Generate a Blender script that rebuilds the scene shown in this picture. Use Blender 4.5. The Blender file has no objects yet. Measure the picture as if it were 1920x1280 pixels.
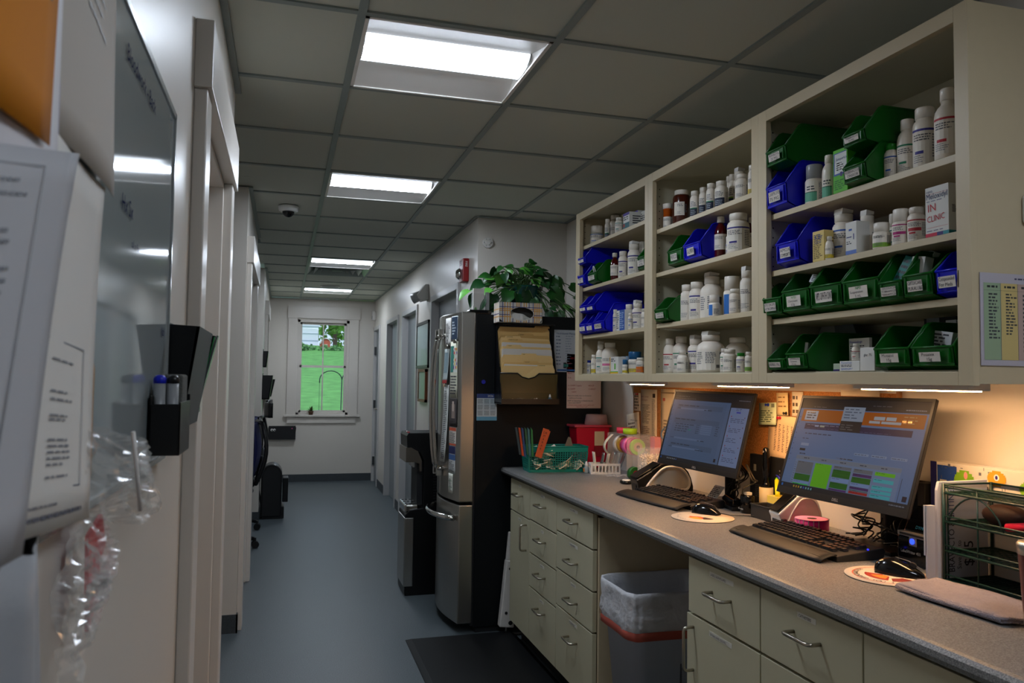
import bpy, bmesh, math, random
from mathutils import Vector, Matrix
random.seed(7)
sc = bpy.context.scene
C = sc.collection
PI = math.pi

def srgb(r, g=None, b=None):
    if g is None: r, g, b = r
    f = lambda c: (c/255/12.92) if c/255 <= .04045 else ((c/255+.055)/1.055)**2.4
    return (f(r), f(g), f(b), 1.0)

# ---------------------------------------------------------------- camera
CAMZ, ZC = 1.405, 2.472
FPX = 1470.0
YAW, PITCH, ROLL = [math.radians(a) for a in (16.2104, 2.806, .74109)]
fwd = Vector((math.sin(YAW)*math.cos(PITCH), math.cos(YAW)*math.cos(PITCH), math.sin(PITCH)))
rt0 = Vector((math.cos(YAW), -math.sin(YAW), 0)); up0 = rt0.cross(fwd)
RT = math.cos(ROLL)*rt0 + math.sin(ROLL)*up0
UP = -math.sin(ROLL)*rt0 + math.cos(ROLL)*up0
CAM = Vector((0, 0, CAMZ))
cd = bpy.data.cameras.new('camera'); cam = bpy.data.objects.new('camera', cd); C.objects.link(cam)
cd.sensor_width = 36; cd.lens = FPX/1920*36; cd.clip_start = .05; cd.clip_end = 300
m = Matrix((RT, UP, -fwd)).transposed().to_4x4(); m.translation = CAM
cam.matrix_world = m
cd.dof.use_dof = True; cd.dof.focus_distance = 3.2; cd.dof.aperture_fstop = 9.0
sc.camera = cam

def ray(px, py): return fwd*FPX + RT*(px-960) - UP*(py-640)
def atx(px, py, x): r = ray(px, py); return CAM + r*(x/r.x)
def aty(px, py, y): r = ray(px, py); return CAM + r*(y/r.y)
def atz(px, py, z): r = ray(px, py); return CAM + r*((z-CAMZ)/r.z)

# ---------------------------------------------------------------- world, sun, exposure
w = bpy.data.worlds.new('world'); sc.world = w; w.use_nodes = True
bg = w.node_tree.nodes['Background']; bg.inputs[0].default_value = (.62, .80, 1.0, 1); bg.inputs[1].default_value = 1.1
sd = bpy.data.lights.new('sun', 'SUN'); sd.energy = 1.6; sd.angle = .02; sd.color = (1, .95, .85)
sun = bpy.data.objects.new('sun', sd); C.objects.link(sun); sun.rotation_euler = (math.radians(42), 0, math.radians(-35))
sc.view_settings.view_transform = 'Standard'
try: sc.view_settings.look = 'None'
except Exception: pass
sc.view_settings.gamma = 1; sc.view_settings.use_curve_mapping = False
sc.view_settings.exposure = 0.0
LENS_E = 62.0        # ceiling light lens emission
STRIP_E = 72.0      # under-cabinet strip emission

# ---------------------------------------------------------------- materials
MATS = {}
def mat(name, col, rough=.5, metal=0., spec=.5, emit=None, es=0., bump=0., bscale=60., var=0., vscale=8., trans=0., alpha=1., coat=0., ior=1.45, speck=None, sscale=300., aniso=0.):
    if name in MATS: return MATS[name]
    m = bpy.data.materials.new(name); m.use_nodes = True
    nt = m.node_tree; b = nt.nodes['Principled BSDF']
    c = srgb(col) if len(col) == 3 else col
    b.inputs['Base Color'].default_value = c
    b.inputs['Roughness'].default_value = rough; b.inputs['Metallic'].default_value = metal
    b.inputs['Specular IOR Level'].default_value = spec; b.inputs['IOR'].default_value = ior
    b.inputs['Transmission Weight'].default_value = trans; b.inputs['Alpha'].default_value = alpha
    b.inputs['Coat Weight'].default_value = coat
    if emit: b.inputs['Emission Color'].default_value = srgb(emit); b.inputs['Emission Strength'].default_value = es
    tc = nt.nodes.new('ShaderNodeTexCoord')
    if var or speck:
        n = nt.nodes.new('ShaderNodeTexNoise'); n.inputs['Scale'].default_value = vscale; n.inputs['Detail'].default_value = 4
        nt.links.new(tc.outputs['Object'], n.inputs['Vector'])
        mx = nt.nodes.new('ShaderNodeMix'); mx.data_type = 'RGBA'
        mx.inputs[6].default_value = tuple(x*(1-var) for x in c[:3])+(1,); mx.inputs[7].default_value = tuple(min(1, x*(1+var)) for x in c[:3])+(1,)
        nt.links.new(n.outputs['Fac'], mx.inputs[0]); out = mx.outputs[2]
        if speck:
            n2 = nt.nodes.new('ShaderNodeTexNoise'); n2.inputs['Scale'].default_value = sscale; n2.inputs['Detail'].default_value = 2
            nt.links.new(tc.outputs['Object'], n2.inputs['Vector'])
            r = nt.nodes.new('ShaderNodeValToRGB'); r.color_ramp.elements[0].position = .38; r.color_ramp.elements[1].position = .62
            nt.links.new(n2.outputs['Fac'], r.inputs[0])
            m2 = nt.nodes.new('ShaderNodeMix'); m2.data_type = 'RGBA'; m2.inputs[6].default_value = srgb(speck)
            nt.links.new(r.outputs[0], m2.inputs[0]); nt.links.new(out, m2.inputs[7]); out = m2.outputs[2]
        nt.links.new(out, b.inputs['Base Color'])
    if bump:
        n = nt.nodes.new('ShaderNodeTexNoise'); n.inputs['Scale'].default_value = bscale; n.inputs['Detail'].default_value = 3
        nt.links.new(tc.outputs['Object'], n.inputs['Vector'])
        bp = nt.nodes.new('ShaderNodeBump'); bp.inputs['Strength'].default_value = bump; bp.inputs['Distance'].default_value = .01
        nt.links.new(n.outputs['Fac'], bp.inputs['Height']); nt.links.new(bp.outputs[0], b.inputs['Normal'])
    MATS[name] = m
    return m
def colmat(name, emit=False, rough=.6, es=1.):      # flat print: colour read from the mesh's colour attribute
    m = bpy.data.materials.new(name); m.use_nodes = True; nt = m.node_tree; b = nt.nodes['Principled BSDF']
    a = nt.nodes.new('ShaderNodeAttribute'); a.attribute_name = 'Col'
    b.inputs['Roughness'].default_value = rough
    if emit:
        b.inputs['Base Color'].default_value = (.01, .01, .01, 1); b.inputs['Specular IOR Level'].default_value = .04; nt.links.new(a.outputs['Color'], b.inputs['Emission Color']); b.inputs['Emission Strength'].default_value = es
    else: nt.links.new(a.outputs['Color'], b.inputs['Base Color'])
    return m
PRINT = colmat('print_ink'); GLOSSPRINT = colmat('glossy_print', rough=.25); SCREEN = colmat('screen_light', True, .65, .30)

WALL = mat('wall_paint', (208, 201, 191), .34, bump=.03, bscale=220)
TRIM = mat('trim_paint', (206, 199, 190), .3)
GREYDOOR = mat('door_paint', (128, 134, 136), .4)
STEELTRIM = mat('door_frame_paint', (186, 184, 182), .3)
CEIL = mat('ceiling_tile', (192, 194, 182), .95, bump=.12, bscale=420)
TBAR = mat('ceiling_grid', (138, 146, 142), .5)
BASE = mat('cove_base', (72, 78, 82), .5, speck=(46, 50, 54), sscale=400)
CREAM = mat('cream_laminate', (198, 182, 150), .42, var=.03, vscale=40)
CREAM2 = mat('cream_front', (186, 180, 152), .38, var=.02, vscale=40)
CREAMIN = mat('cream_inside', (190, 184, 160), .5)
COUNTER = mat('counter_laminate', (134, 134, 132), .32, var=.05, speck=(88, 88, 88), sscale=330)
STAIN = mat('stainless_steel', (176, 174, 168), .30, metal=1., bump=.015, bscale=300)
STAIND = mat('stainless_side', (146, 138, 128), .3, metal=1.)
CHROME = mat('chrome', (200, 198, 194), .12, metal=1.)
NICKEL = mat('brushed_nickel', (178, 170, 156), .28, metal=1.)
BLKP = mat('black_plastic', (14, 15, 17), .32)
BLKM = mat('black_matte', (20, 21, 23), .6)
BLKF = mat('black_fridge_side', (17, 20, 22), .5, spec=.22, bump=.05, bscale=500)
BLKG = mat('black_gloss', (8, 9, 11), .12)
WHT = mat('white_plastic', (226, 226, 224), .3)
WHTM = mat('white_matte', (214, 210, 204), .6)
BOTW = mat('bottle_white', (232, 222, 208), .3)
GREY = mat('grey_plastic', (120, 122, 126), .4)
PAPER = mat('paper_white', (216, 212, 206), .85, spec=.2)
PAPERW = mat('paper_cream', (226, 212, 188), .8)
MANILA = mat('manila_card', (226, 186, 116), .7, var=.03)
GLASS = mat('clear_glass', (255, 255, 255), .02, trans=1., ior=1.2)
CLEARP = mat('clear_plastic', (240, 240, 240), .10, alpha=.15, spec=.8)
BAGP = mat('bag_plastic', (232, 230, 226), .13, alpha=.26, spec=1., ior=2.4)
BINB = mat('bin_blue', (3, 8, 190), .35)
BING = mat('bin_green', (2, 86, 14), .35)
AMBER = mat('amber_glass', (70, 22, 10), .12, spec=.8)
ORANGE = mat('vial_orange', (190, 84, 14), .25)
SYRUP = mat('syrup_red', (74, 8, 10), .12, spec=.8)
INK = mat('ink_black', (22, 22, 24), .6)
CORK = mat('cork', (190, 128, 66), .85, var=.12, vscale=90, speck=(150, 96, 44), sscale=260, bump=.2, bscale=200)
FLOORM = mat('floor_vinyl', (92, 100, 104), .42, var=.06, speck=(66, 74, 78), sscale=260, bump=.10, bscale=170)
MATM = mat('mat_rubber', (10, 11, 12), .55, spec=.25, bump=.05, bscale=300)
GRASS = mat('grass', (98, 160, 84), .9, var=.55, vscale=2.6)
LEAF = mat('leaf_green', (30, 84, 28), .35, var=.35, vscale=30)
LEAFD = mat('leaf_dark', (20, 62, 26), .35, var=.3, vscale=30)

def smooth(pts, n=6):      # Catmull-Rom through the points
    P = [Vector(p) for p in pts]; P = [P[0]]+P+[P[-1]]; out = []
    for i in range(1, len(P)-2):
        for k in range(n):
            t = k/n; a, b, c, d = P[i-1], P[i], P[i+1], P[i+2]
            out.append(.5*((2*b)+(c-a)*t+(2*a-5*b+4*c-d)*t*t+(3*b-a-3*c+d)*t**3))
    return out+[P[-2]]
# ---------------------------------------------------------------- mesh builder
class MB:
    def __init__(s): s.v = []; s.f = []; s.mi = []; s.c = []; s.sm = []
    def add(s, vs, fs, mi=0, col=None, smooth=False):
        n = len(s.v); s.v += [tuple(p) for p in vs]
        for f in fs: s.f.append([n+i for i in f]); s.mi.append(mi); s.c.append(col); s.sm.append(smooth)
        return s
    def box(s, x0, x1, y0, y1, z0, z1, mi=0, col=None):
        if x0 > x1: x0, x1 = x1, x0
        if y0 > y1: y0, y1 = y1, y0
        if z0 > z1: z0, z1 = z1, z0
        v = [(x0,y0,z0),(x1,y0,z0),(x1,y1,z0),(x0,y1,z0),(x0,y0,z1),(x1,y0,z1),(x1,y1,z1),(x0,y1,z1)]
        return s.add(v, [(0,3,2,1),(4,5,6,7),(0,1,5,4),(1,2,6,5),(2,3,7,6),(3,0,4,7)], mi, col)
    def obox(s, O, U, V, W, mi=0, col=None):      # box from a corner and three edge vectors
        O, U, V, W = map(Vector, (O, U, V, W))
        if U.cross(V).dot(W) < 0: U, V = V, U
        v = [O, O+U, O+U+V, O+V, O+W, O+U+W, O+U+V+W, O+V+W]
        return s.add(v, [(0,3,2,1),(4,5,6,7),(0,1,5,4),(1,2,6,5),(2,3,7,6),(3,0,4,7)], mi, col)
    def prism(s, pts, ax, a, b, mi=0, smooth=False):   # polygon extruded along axis; pts in the other two axes (cyclic order)
        def P(p, t):
            return (t, p[0], p[1]) if ax == 'x' else (p[0], t, p[1]) if ax == 'y' else (p[0], p[1], t)
        ar = sum(pts[i][0]*pts[(i+1) % len(pts)][1]-pts[(i+1) % len(pts)][0]*pts[i][1] for i in range(len(pts)))
        if (ar > 0) == (ax == 'y'): pts = pts[::-1]
        if a > b: a, b = b, a
        n = len(pts); v = [P(p, a) for p in pts]+[P(p, b) for p in pts]
        s.add(v, [tuple(range(n))[::-1], tuple(range(n, 2*n))], mi)
        s.f += [[len(s.v)-2*n+i, len(s.v)-2*n+(i+1) % n, len(s.v)-n+(i+1) % n, len(s.v)-n+i] for i in range(n)]
        s.mi += [mi]*n; s.c += [None]*n; s.sm += [smooth]*n
        return s
    def cyl(s, p0, p1, r0, r1=None, n=16, mi=0, caps=True, col=None):
        p0, p1 = Vector(p0), Vector(p1); r1 = r0 if r1 is None else r1
        d = (p1-p0).normalized(); a = d.orthogonal().normalized(); b = d.cross(a)
        v = [p0+(a*math.cos(2*PI*i/n)+b*math.sin(2*PI*i/n))*r0 for i in range(n)]+[p1+(a*math.cos(2*PI*i/n)+b*math.sin(2*PI*i/n))*r1 for i in range(n)]
        s.add(v, [(i, (i+1) % n, n+(i+1) % n, n+i) for i in range(n)], mi, col, True)
        if caps:
            k = len(s.v)-2*n
            s.f += [[k+i for i in range(n)][::-1], [k+n+i for i in range(n)]]; s.mi += [mi]*2; s.c += [col]*2; s.sm += [False]*2
        return s
    def lathe(s, prof, c=(0, 0, 0), n=24, mi=0, rib=0., sx=1., sy=1.):
        v = []
        for r, z in prof:
            for i in range(n):
                k = (1-rib*(i % 2)); a = 2*PI*i/n
                v.append((c[0]+r*k*math.cos(a)*sx, c[1]+r*k*math.sin(a)*sy, c[2]+z))
        fs = []
        for j in range(len(prof)-1):
            for i in range(n): fs.append((j*n+i, j*n+(i+1) % n, (j+1)*n+(i+1) % n, (j+1)*n+i))
        s.add(v, fs, mi, None, True)
        k = len(s.v)-len(v)
        if prof[0][0] > 1e-5: s.f.append([k+i for i in range(n)][::-1]); s.mi.append(mi); s.c.append(None); s.sm.append(False)
        if prof[-1][0] > 1e-5: s.f.append([k+(len(prof)-1)*n+i for i in range(n)]); s.mi.append(mi); s.c.append(None); s.sm.append(False)
        return s
    def tube(s, pts, r, n=8, mi=0, closed=False):
        pts = [Vector(p) for p in pts]; L = len(pts); v = []; a = None
        for i, p in enumerate(pts):
            d = (pts[min(i+1, L-1)]-pts[max(i-1, 0)]) if not closed else (pts[(i+1) % L]-pts[(i-1) % L])
            d.normalize()
            a = d.orthogonal().normalized() if a is None else (a-d*a.dot(d)).normalized()
            b = d.cross(a); rr = r[i] if isinstance(r, (list, tuple)) else r
            v += [p+(a*math.cos(2*PI*k/n)+b*math.sin(2*PI*k/n))*rr for k in range(n)]
        fs = [(i*n+k, i*n+(k+1) % n, (i+1)*n+(k+1) % n, (i+1)*n+k) for i in range(L-1) for k in range(n)]
        if closed: fs += [((L-1)*n+k, (L-1)*n+(k+1) % n, (k+1) % n, k) for k in range(n)]
        s.add(v, fs, mi, None, True)
        if not closed:
            k0 = len(s.v)-len(v); s.f += [[k0+k for k in range(n)][::-1], [k0+(L-1)*n+k for k in range(n)]]; s.mi += [mi]*2; s.c += [None]*2; s.sm += [False]*2
        return s
    def grid(s, fn, nu, nv, mi=0, col=None, smooth=True):
        v = [fn(i/nu, j/nv) for j in range(nv+1) for i in range(nu+1)]
        return s.add(v, [(j*(nu+1)+i, j*(nu+1)+i+1, (j+1)*(nu+1)+i+1, (j+1)*(nu+1)+i) for j in range(nv) for i in range(nu)], mi, col, smooth)
    def sphere(s, c, r, nu=16, nv=10, sz=(1, 1, 1), z0=-1., z1=1., mi=0):
        a0, a1 = math.asin(z0), math.asin(z1)
        return s.lathe([(max(1e-4, r*math.cos(a0+(a1-a0)*j/nv)), r*sz[2]*math.sin(a0+(a1-a0)*j/nv)) for j in range(nv+1)], c, nu, mi, 0, sz[0], sz[1])
    def build(s, name, mats, parent=None, world=False, bevel=0., seg=2, solid=0., sub=0):
        if parent is not None and world:
            inv = parent.matrix_basis.inverted()
            s.v = [tuple(inv @ Vector(p)) for p in s.v]
        me = bpy.data.meshes.new(name); me.from_pydata(s.v, [], s.f)
        if not isinstance(mats, (list, tuple)): mats = [mats]
        for m in mats: me.materials.append(m)
        me.polygons.foreach_set('material_index', s.mi); me.polygons.foreach_set('use_smooth', s.sm)
        if any(c is not None for c in s.c):
            ca = me.color_attributes.new('Col', 'FLOAT_COLOR', 'CORNER'); buf = []
            for f, c in zip(s.f, s.c):
                cc = c if c is not None else (1, 1, 1, 1)
                buf += list(cc)*len(f)
            ca.data.foreach_set('color', buf)
        me.update()
        o = bpy.data.objects.new(name, me); C.objects.link(o)
        if parent is not None: o.parent = parent
        if solid: md = o.modifiers.new('s', 'SOLIDIFY'); md.thickness = solid; md.offset = 0
        if bevel: md = o.modifiers.new('b', 'BEVEL'); md.width = bevel; md.segments = seg; md.limit_method = 'ANGLE'; md.angle_limit = math.radians(40); md.harden_normals = False
        if sub: md = o.modifiers.new('u', 'SUBSURF'); md.levels = md.render_levels = sub
        return o

def thing(name, label, cat, loc=(0, 0, 0), rz=0., group=None):
    o = bpy.data.objects.new(name, None); C.objects.link(o); o.location = loc; o.rotation_euler = (0, 0, rz)
    o.empty_display_size = .02
    o.matrix_basis = Matrix.Translation(Vector(loc)) @ Matrix.Rotation(rz, 4, 'Z')
    o['label'] = label; o['category'] = cat
    if group: o['group'] = group
    return o
def tag(o, label, cat, group=None, kind=None):
    if label: o['label'] = label
    if cat: o['category'] = cat
    if group: o['group'] = group
    if kind: o['kind'] = kind
    return o
def struct(o): o['kind'] = 'structure'; return o
def lab(o, t): o['label'] = t; return o

class Frame:      # a flat printed surface: origin, unit u (reading direction), unit v (up), normal towards the reader
    def __init__(s, O, U, V): s.O = Vector(O); s.U = Vector(U).normalized(); s.V = Vector(V).normalized(); s.N = s.U.cross(s.V).normalized()
    def p(s, u, v, k=0.): return s.O+s.U*u+s.V*v+s.N*k
FX = lambda x, y, z: Frame((x, y, z), (0, -1, 0), (0, 0, 1))     # faces -x ; u runs towards -y
FY = lambda x, y, z: Frame((x, y, z), (1, 0, 0), (0, 0, 1))      # faces -y ; u runs towards +x
FL = lambda x, y, z: Frame((x, y, z), (0, 1, 0), (0, 0, 1))      # faces +x ; u runs towards +y
FZ = lambda x, y, z: Frame((x, y, z), (0, -1, 0), (1, 0, 0))     # lies flat, read from the front of the counter

class Print:
    def __init__(s, fn, lift=.0004, step=.00015): s.fn = fn; s.m = MB(); s.k = lift; s.st = step; s.n = 0
    def rect(s, u0, v0, u1, v1, col, layer=None, nu=1):
        k = s.k+(layer if layer is not None else s.n)*s.st
        if layer is None: s.n += 1
        c = srgb(col)
        s.m.grid(lambda a, b: s.fn(u0+(u1-u0)*a, v0+(v1-v0)*b, k), nu, 1, 0, c, False)
        return s
    def lines(s, u0, v0, u1, v1, n, col=(60, 60, 66), fill=.5, ragged=.5, word=.012, layer=1, nu=1):
        h = (v1-v0)/n
        for i in range(n):
            y = v1-h*(i+.5); u = u0; end = u0+(u1-u0)*(1-ragged*random.random())
            while u < end:
                wd = min(word*random.uniform(.5, 1.6), end-u)
                if wd > word*.2: s.rect(u, y-h*fill/2, u+wd, y+h*fill/2, col, layer, nu)
                u += wd+word*.3
        return s
    def build(s, parent, world=True, m=None, name='print'):
        return s.m.build(name, m or PRINT, parent, world)

def text(st, fr, u, v, size, m, parent, world=True, align='LEFT', name='lettering', k=.0008, sx=1., shear=0., rot=0.):
    cu = bpy.data.curves.new('t', 'FONT'); cu.body = st; cu.size = size; cu.align_x = align; cu.shear = shear; cu.space_character = 1.
    cu.resolution_u = 2
    o = bpy.data.objects.new('t', cu); C.objects.link(o)
    me = bpy.data.meshes.new_from_object(o); bpy.data.objects.remove(o); bpy.data.curves.remove(cu)
    mt = m if not isinstance(m, (tuple, list)) else mat('ink_%d_%d_%d' % tuple(m), m, .6)
    me.materials.clear(); me.materials.append(mt)
    inv = parent.matrix_basis.inverted() if world else Matrix()
    cr, sr = math.cos(rot), math.sin(rot)
    for q in me.vertices:
        x, y = q.co.x*sx, q.co.y
        q.co = inv @ fr.p(u+x*cr-y*sr, v+x*sr+y*cr, k)
    me.name = name
    ob = bpy.data.objects.new(name, me); C.objects.link(ob); ob.parent = parent
    return ob
# ================================================================ THE ROOM
XR1, XR2 = 1.205, 1.825           # hall right wall / counter-side wall
YB, YF, YA = 11.0, -3.4, 4.975    # far wall, wall behind the camera, alcove back
def sbox(name, m, *bx, parent=None, bevel=0.):
    b = MB()
    for q in bx: b.box(*q)
    o = b.build(name, m, parent, bevel=bevel)
    if parent is None: struct(o)
    return o
sbox('floor', FLOORM, (-2.4, 3.2, YF-.1, YB+.1, -.06, 0))
sbox('wall_left', WALL, (-.332, -.202, YF, 1.90, 0, ZC), (-.332, -.202, 2.68, 3.08, 0, ZC), (-.332, -.202, 1.90, 2.68, 2.03, ZC))
sbox('wall_left_middle', WALL, (-2.0, -.215, 4.62, 4.76, 0, ZC), (-.345, -.215, 5.74, 6.28, 0, ZC), (-.345, -.215, 4.76, 5.74, 2.05, ZC))
sbox('wall_left_far', WALL, (-1.3, -.20, 8.03, 8.15, 0, ZC), (-.33, -.20, 8.15, 8.75, 0, ZC), (-.33, -.20, 9.6, YB, 0, ZC), (-.33, -.2, 8.75, 9.6, 2.06, ZC))
sbox('wall_corridor_end', WALL, (-2.1, -2.0, 3.0, 4.76, 0, ZC), (-2.1, -.332, 2.96, 3.08, 0, ZC))
sbox('wall_recess_back', WALL, (-1.42, -1.3, 6.16, 8.15, 0, ZC), (-1.42, -.345, 6.16, 6.28, 0, ZC))
sbox('wall_back', WALL, (-.4, .17, YB, YB+.14, 0, ZC), (.86, 1.5, YB, YB+.14, 0, ZC), (.17, .86, YB, YB+.14, 0, .90), (.17, .86, YB, YB+.14, 2.19, ZC))
ops = [(5.55, 6.56), (7.36, 8.25), (8.65, 9.53), (10.36, 10.92)]
bx = []; y = YA
for a, b in ops: bx.append((XR1, XR1+.12, y, a, 0, ZC)); bx.append((XR1, XR1+.12, a, b, 2.06, ZC)); y = b
bx.append((XR1, XR1+.12, y, YB, 0, ZC))
sbox('wall_right', WALL, *bx)
sbox('wall_alcove', WALL, (XR1+.12, XR2+.12, YA, YA+.12, 0, ZC))
sbox('wall_counter', WALL, (XR2, XR2+.12, YF, YA, 0, ZC))
sbox('wall_front', WALL, (-.35, XR2+.12, YF-.12, YF, 0, ZC))
# closed doors inside the right-hand openings, metal frames round them
for i, (a, b) in enumerate(ops):
    leafx = XR1+.02 if i == 3 else XR1+.05
    o = sbox('door_%d' % (i+4), GREYDOOR, (leafx, leafx+.04, a+.004, b-.004, .008, 2.055))
    if i == 3:
        MB().cyl((leafx, 10.43, 1.0), (leafx-.05, 10.43, 1.0), .011, n=10).cyl((leafx-.045, 10.43, 1.0), (leafx-.045, 10.55, 1.0), .009, n=10).cyl((leafx, 10.43, 1.0), (leafx-.008, 10.43, 1.0), .028).build('door_handle', NICKEL, o)
        for z in (.28, 1.05, 1.78): MB().box(leafx-.03, leafx+.0, 10.885, 10.935, z-.055, z+.055).build('hinge', mat('hinge_steel', (90, 92, 92), .35, .8), o)
    b_ = MB(); t = .045; px = XR1-.016
    b_.box(px, XR1+.11, a-t, a+.004, 0, 2.06+t).box(px, XR1+.11, b-.004, b+t, 0, 2.06+t).box(px, XR1+.11, a+.004, b-.004, 2.056, 2.06+t)
    struct(b_.build('trim_%d' % (i+4), STEELTRIM, bevel=.003))
# left doors: casings with heavy headers
def left_door(n, xw, y0, y1, hy0, hy1, zt, hd=.15):
    b = MB()
    b.box(xw, xw+.028, y0-.10, y0, 0, zt).box(xw, xw+.028, y1, y1+.10, 0, zt)
    b.box(xw-.13, xw+.002, y0, y0+.018, 0, zt).box(xw-.13, xw+.002, y1-.018, y1, 0, zt).box(xw-.13, xw+.002, y0, y1, zt-.018, zt)
    b.box(xw-.095, xw-.06, y1-.03, y1-.018, 0, zt-.02).box(xw-.095, xw-.06, y0+.018, y0+.03, 0, zt-.02).box(xw-.095, xw-.06, y0, y1, zt-.03, zt-.018)
    o = struct(b.build('trim_%d' % n, TRIM, bevel=.003))
    h = MB().box(xw, xw+.038, hy0, hy1, zt, zt+hd).build('header_board', TRIM, o, bevel=.002)
    struct(MB().box(xw-.13, xw-.095, y0+.018, y1-.018, .01, zt-.02).build('door_%d' % n, TRIM))
left_door(1, -.202, 1.90, 2.68, 1.79, 2.79, 2.03)
left_door(2, -.215, 4.76, 5.74, 4.655, 5.86, 2.05)
left_door(3, -.20, 8.75, 9.6, 8.64, 9.72, 2.06)
# baseboards (grey cove base)
bb = [('left', [(-.202, -.194, YF, 1.79, 0, .1), (-.202, -.194, 2.79, 3.088, 0, .1), (-.345, -.202, 3.08, 3.088, 0, .1)]),
      ('left_middle', [(-2.0, -.207, 4.612, 4.62, 0, .1), (-.215, -.207, 4.612, 4.655, 0, .1), (-.215, -.207, 5.85, 6.288, 0, .1), (-.345, -.207, 6.28, 6.288, 0, .1)]),
      ('left_far', [(-1.3, -.192, 8.022, 8.03, 0, .1), (-.2, -.192, 8.03, 8.64, 0, .1), (-.2, -.192, 9.71, YB, 0, .1)]),
      ('back', [(-.2, XR1, YB-.008, YB, 0, .1)]),
      ('right', [(XR1-.008, XR1, a, b, 0, .1) for a, b in ((YA, 5.5), (6.61, 7.31), (8.3, 8.6), (9.58, 10.31), (10.97, YB))]),
      ('alcove', [(XR1, XR2, YA-.008, YA, 0, .1)]), ('counter', [(XR2-.008, XR2, 4.2, YA, 0, .1), (XR2-.008, XR2, 2.2, 2.97, 0, .1)])]
for n, q in bb: sbox('baseboard_'+n, BASE, *q)

# ---------------------------------------------------------------- suspended ceiling
GX = [.1945, .8041, 1.4137]; GY0, T = 2.2857, .6096
ceil = sbox('ceiling', CEIL, (-2.4, 3.2, YF-.1, YB+.2, ZC+.14, ZC+.2))
lights = {-4: 2, 0: 1, 3: 1, 8: 1, 12: 1}
tm = {}
def tile(x0, x1, y0, y1):
    key = (round(x1-x0, 3), round(y1-y0, 3))
    if key not in tm:
        o = MB().box(0, x1-x0, 0, y1-y0, 0, .018).build('tile', CEIL, ceil); tm[key] = o.data
    else:
        o = bpy.data.objects.new('tile', tm[key]); C.objects.link(o); o.parent = ceil
    o.location = (x0, y0, ZC+.005+random.uniform(0, .0025))
bars = MB()
for j in range(-10, 15):
    y0 = GY0+j*T; y1 = min(y0+T, YB)
    if y0 < YF: y0 = YF
    if y0 >= YB-.02: continue
    cor = 3.08 < (y0+y1)/2 < 4.62 or 6.28 < (y0+y1)/2 < 8.03
    cols = [(-.202, GX[0], 0), (GX[0], GX[1], 1), (GX[1], GX[2], 2), (GX[2], XR2, 3)]
    if cor: cols = [(GX[0]-2*T, GX[0]-T, 4), (GX[0]-T, GX[0], 0)]+cols[1:]
    for x0, x1, c in cols:
        if (j == 9 and c == 1) or lights.get(j) == c: continue
        if y1 > YA and c >= 2 and c != 4:
            if y0 < YA: tile(max(x0, XR1), x1, y0, YA)
            if c == 3: continue
            x1 = min(x1, XR1)
        tile(x0, x1, y0, y1)
    xl = GX[0]-2*T if cor else -.202
    bars.box(xl, XR2 if y0 < YA else XR1, y0-.012, y0+.012, ZC, ZC+.03) if y0 > YF else None
for x in GX: bars.box(x-.012, x+.012, YF, YB if x < XR1 else YA, ZC-.0006, ZC+.03)
tile(-.83, -.202, 4.4, 5.0)
bars.build('grid_bars', TBAR, ceil)
sbox('trim_wall_angle_left', TBAR, (-.204, -.18, YF, 3.085, ZC-.003, ZC+.002), (-.332, -.204, 3.06, 3.085, ZC-.003, ZC+.002))
sbox('trim_wall_angle_middle', TBAR, (-.217, -.193, 4.62, 6.285, ZC-.003, ZC+.002))
sbox('trim_wall_angle_far', TBAR, (-.202, -.178, 8.03, YB, ZC-.003, ZC+.002), (-.2, XR1, YB-.022, YB, ZC-.003, ZC+.002))
sbox('trim_wall_angle_right', TBAR, (XR1-.022, XR1, YA, YB, ZC-.003, ZC+.002), (XR1, XR2, YA-.022, YA, ZC-.003, ZC+.002), (XR2-.022, XR2, YF, YA, ZC-.003, ZC+.002))

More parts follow.
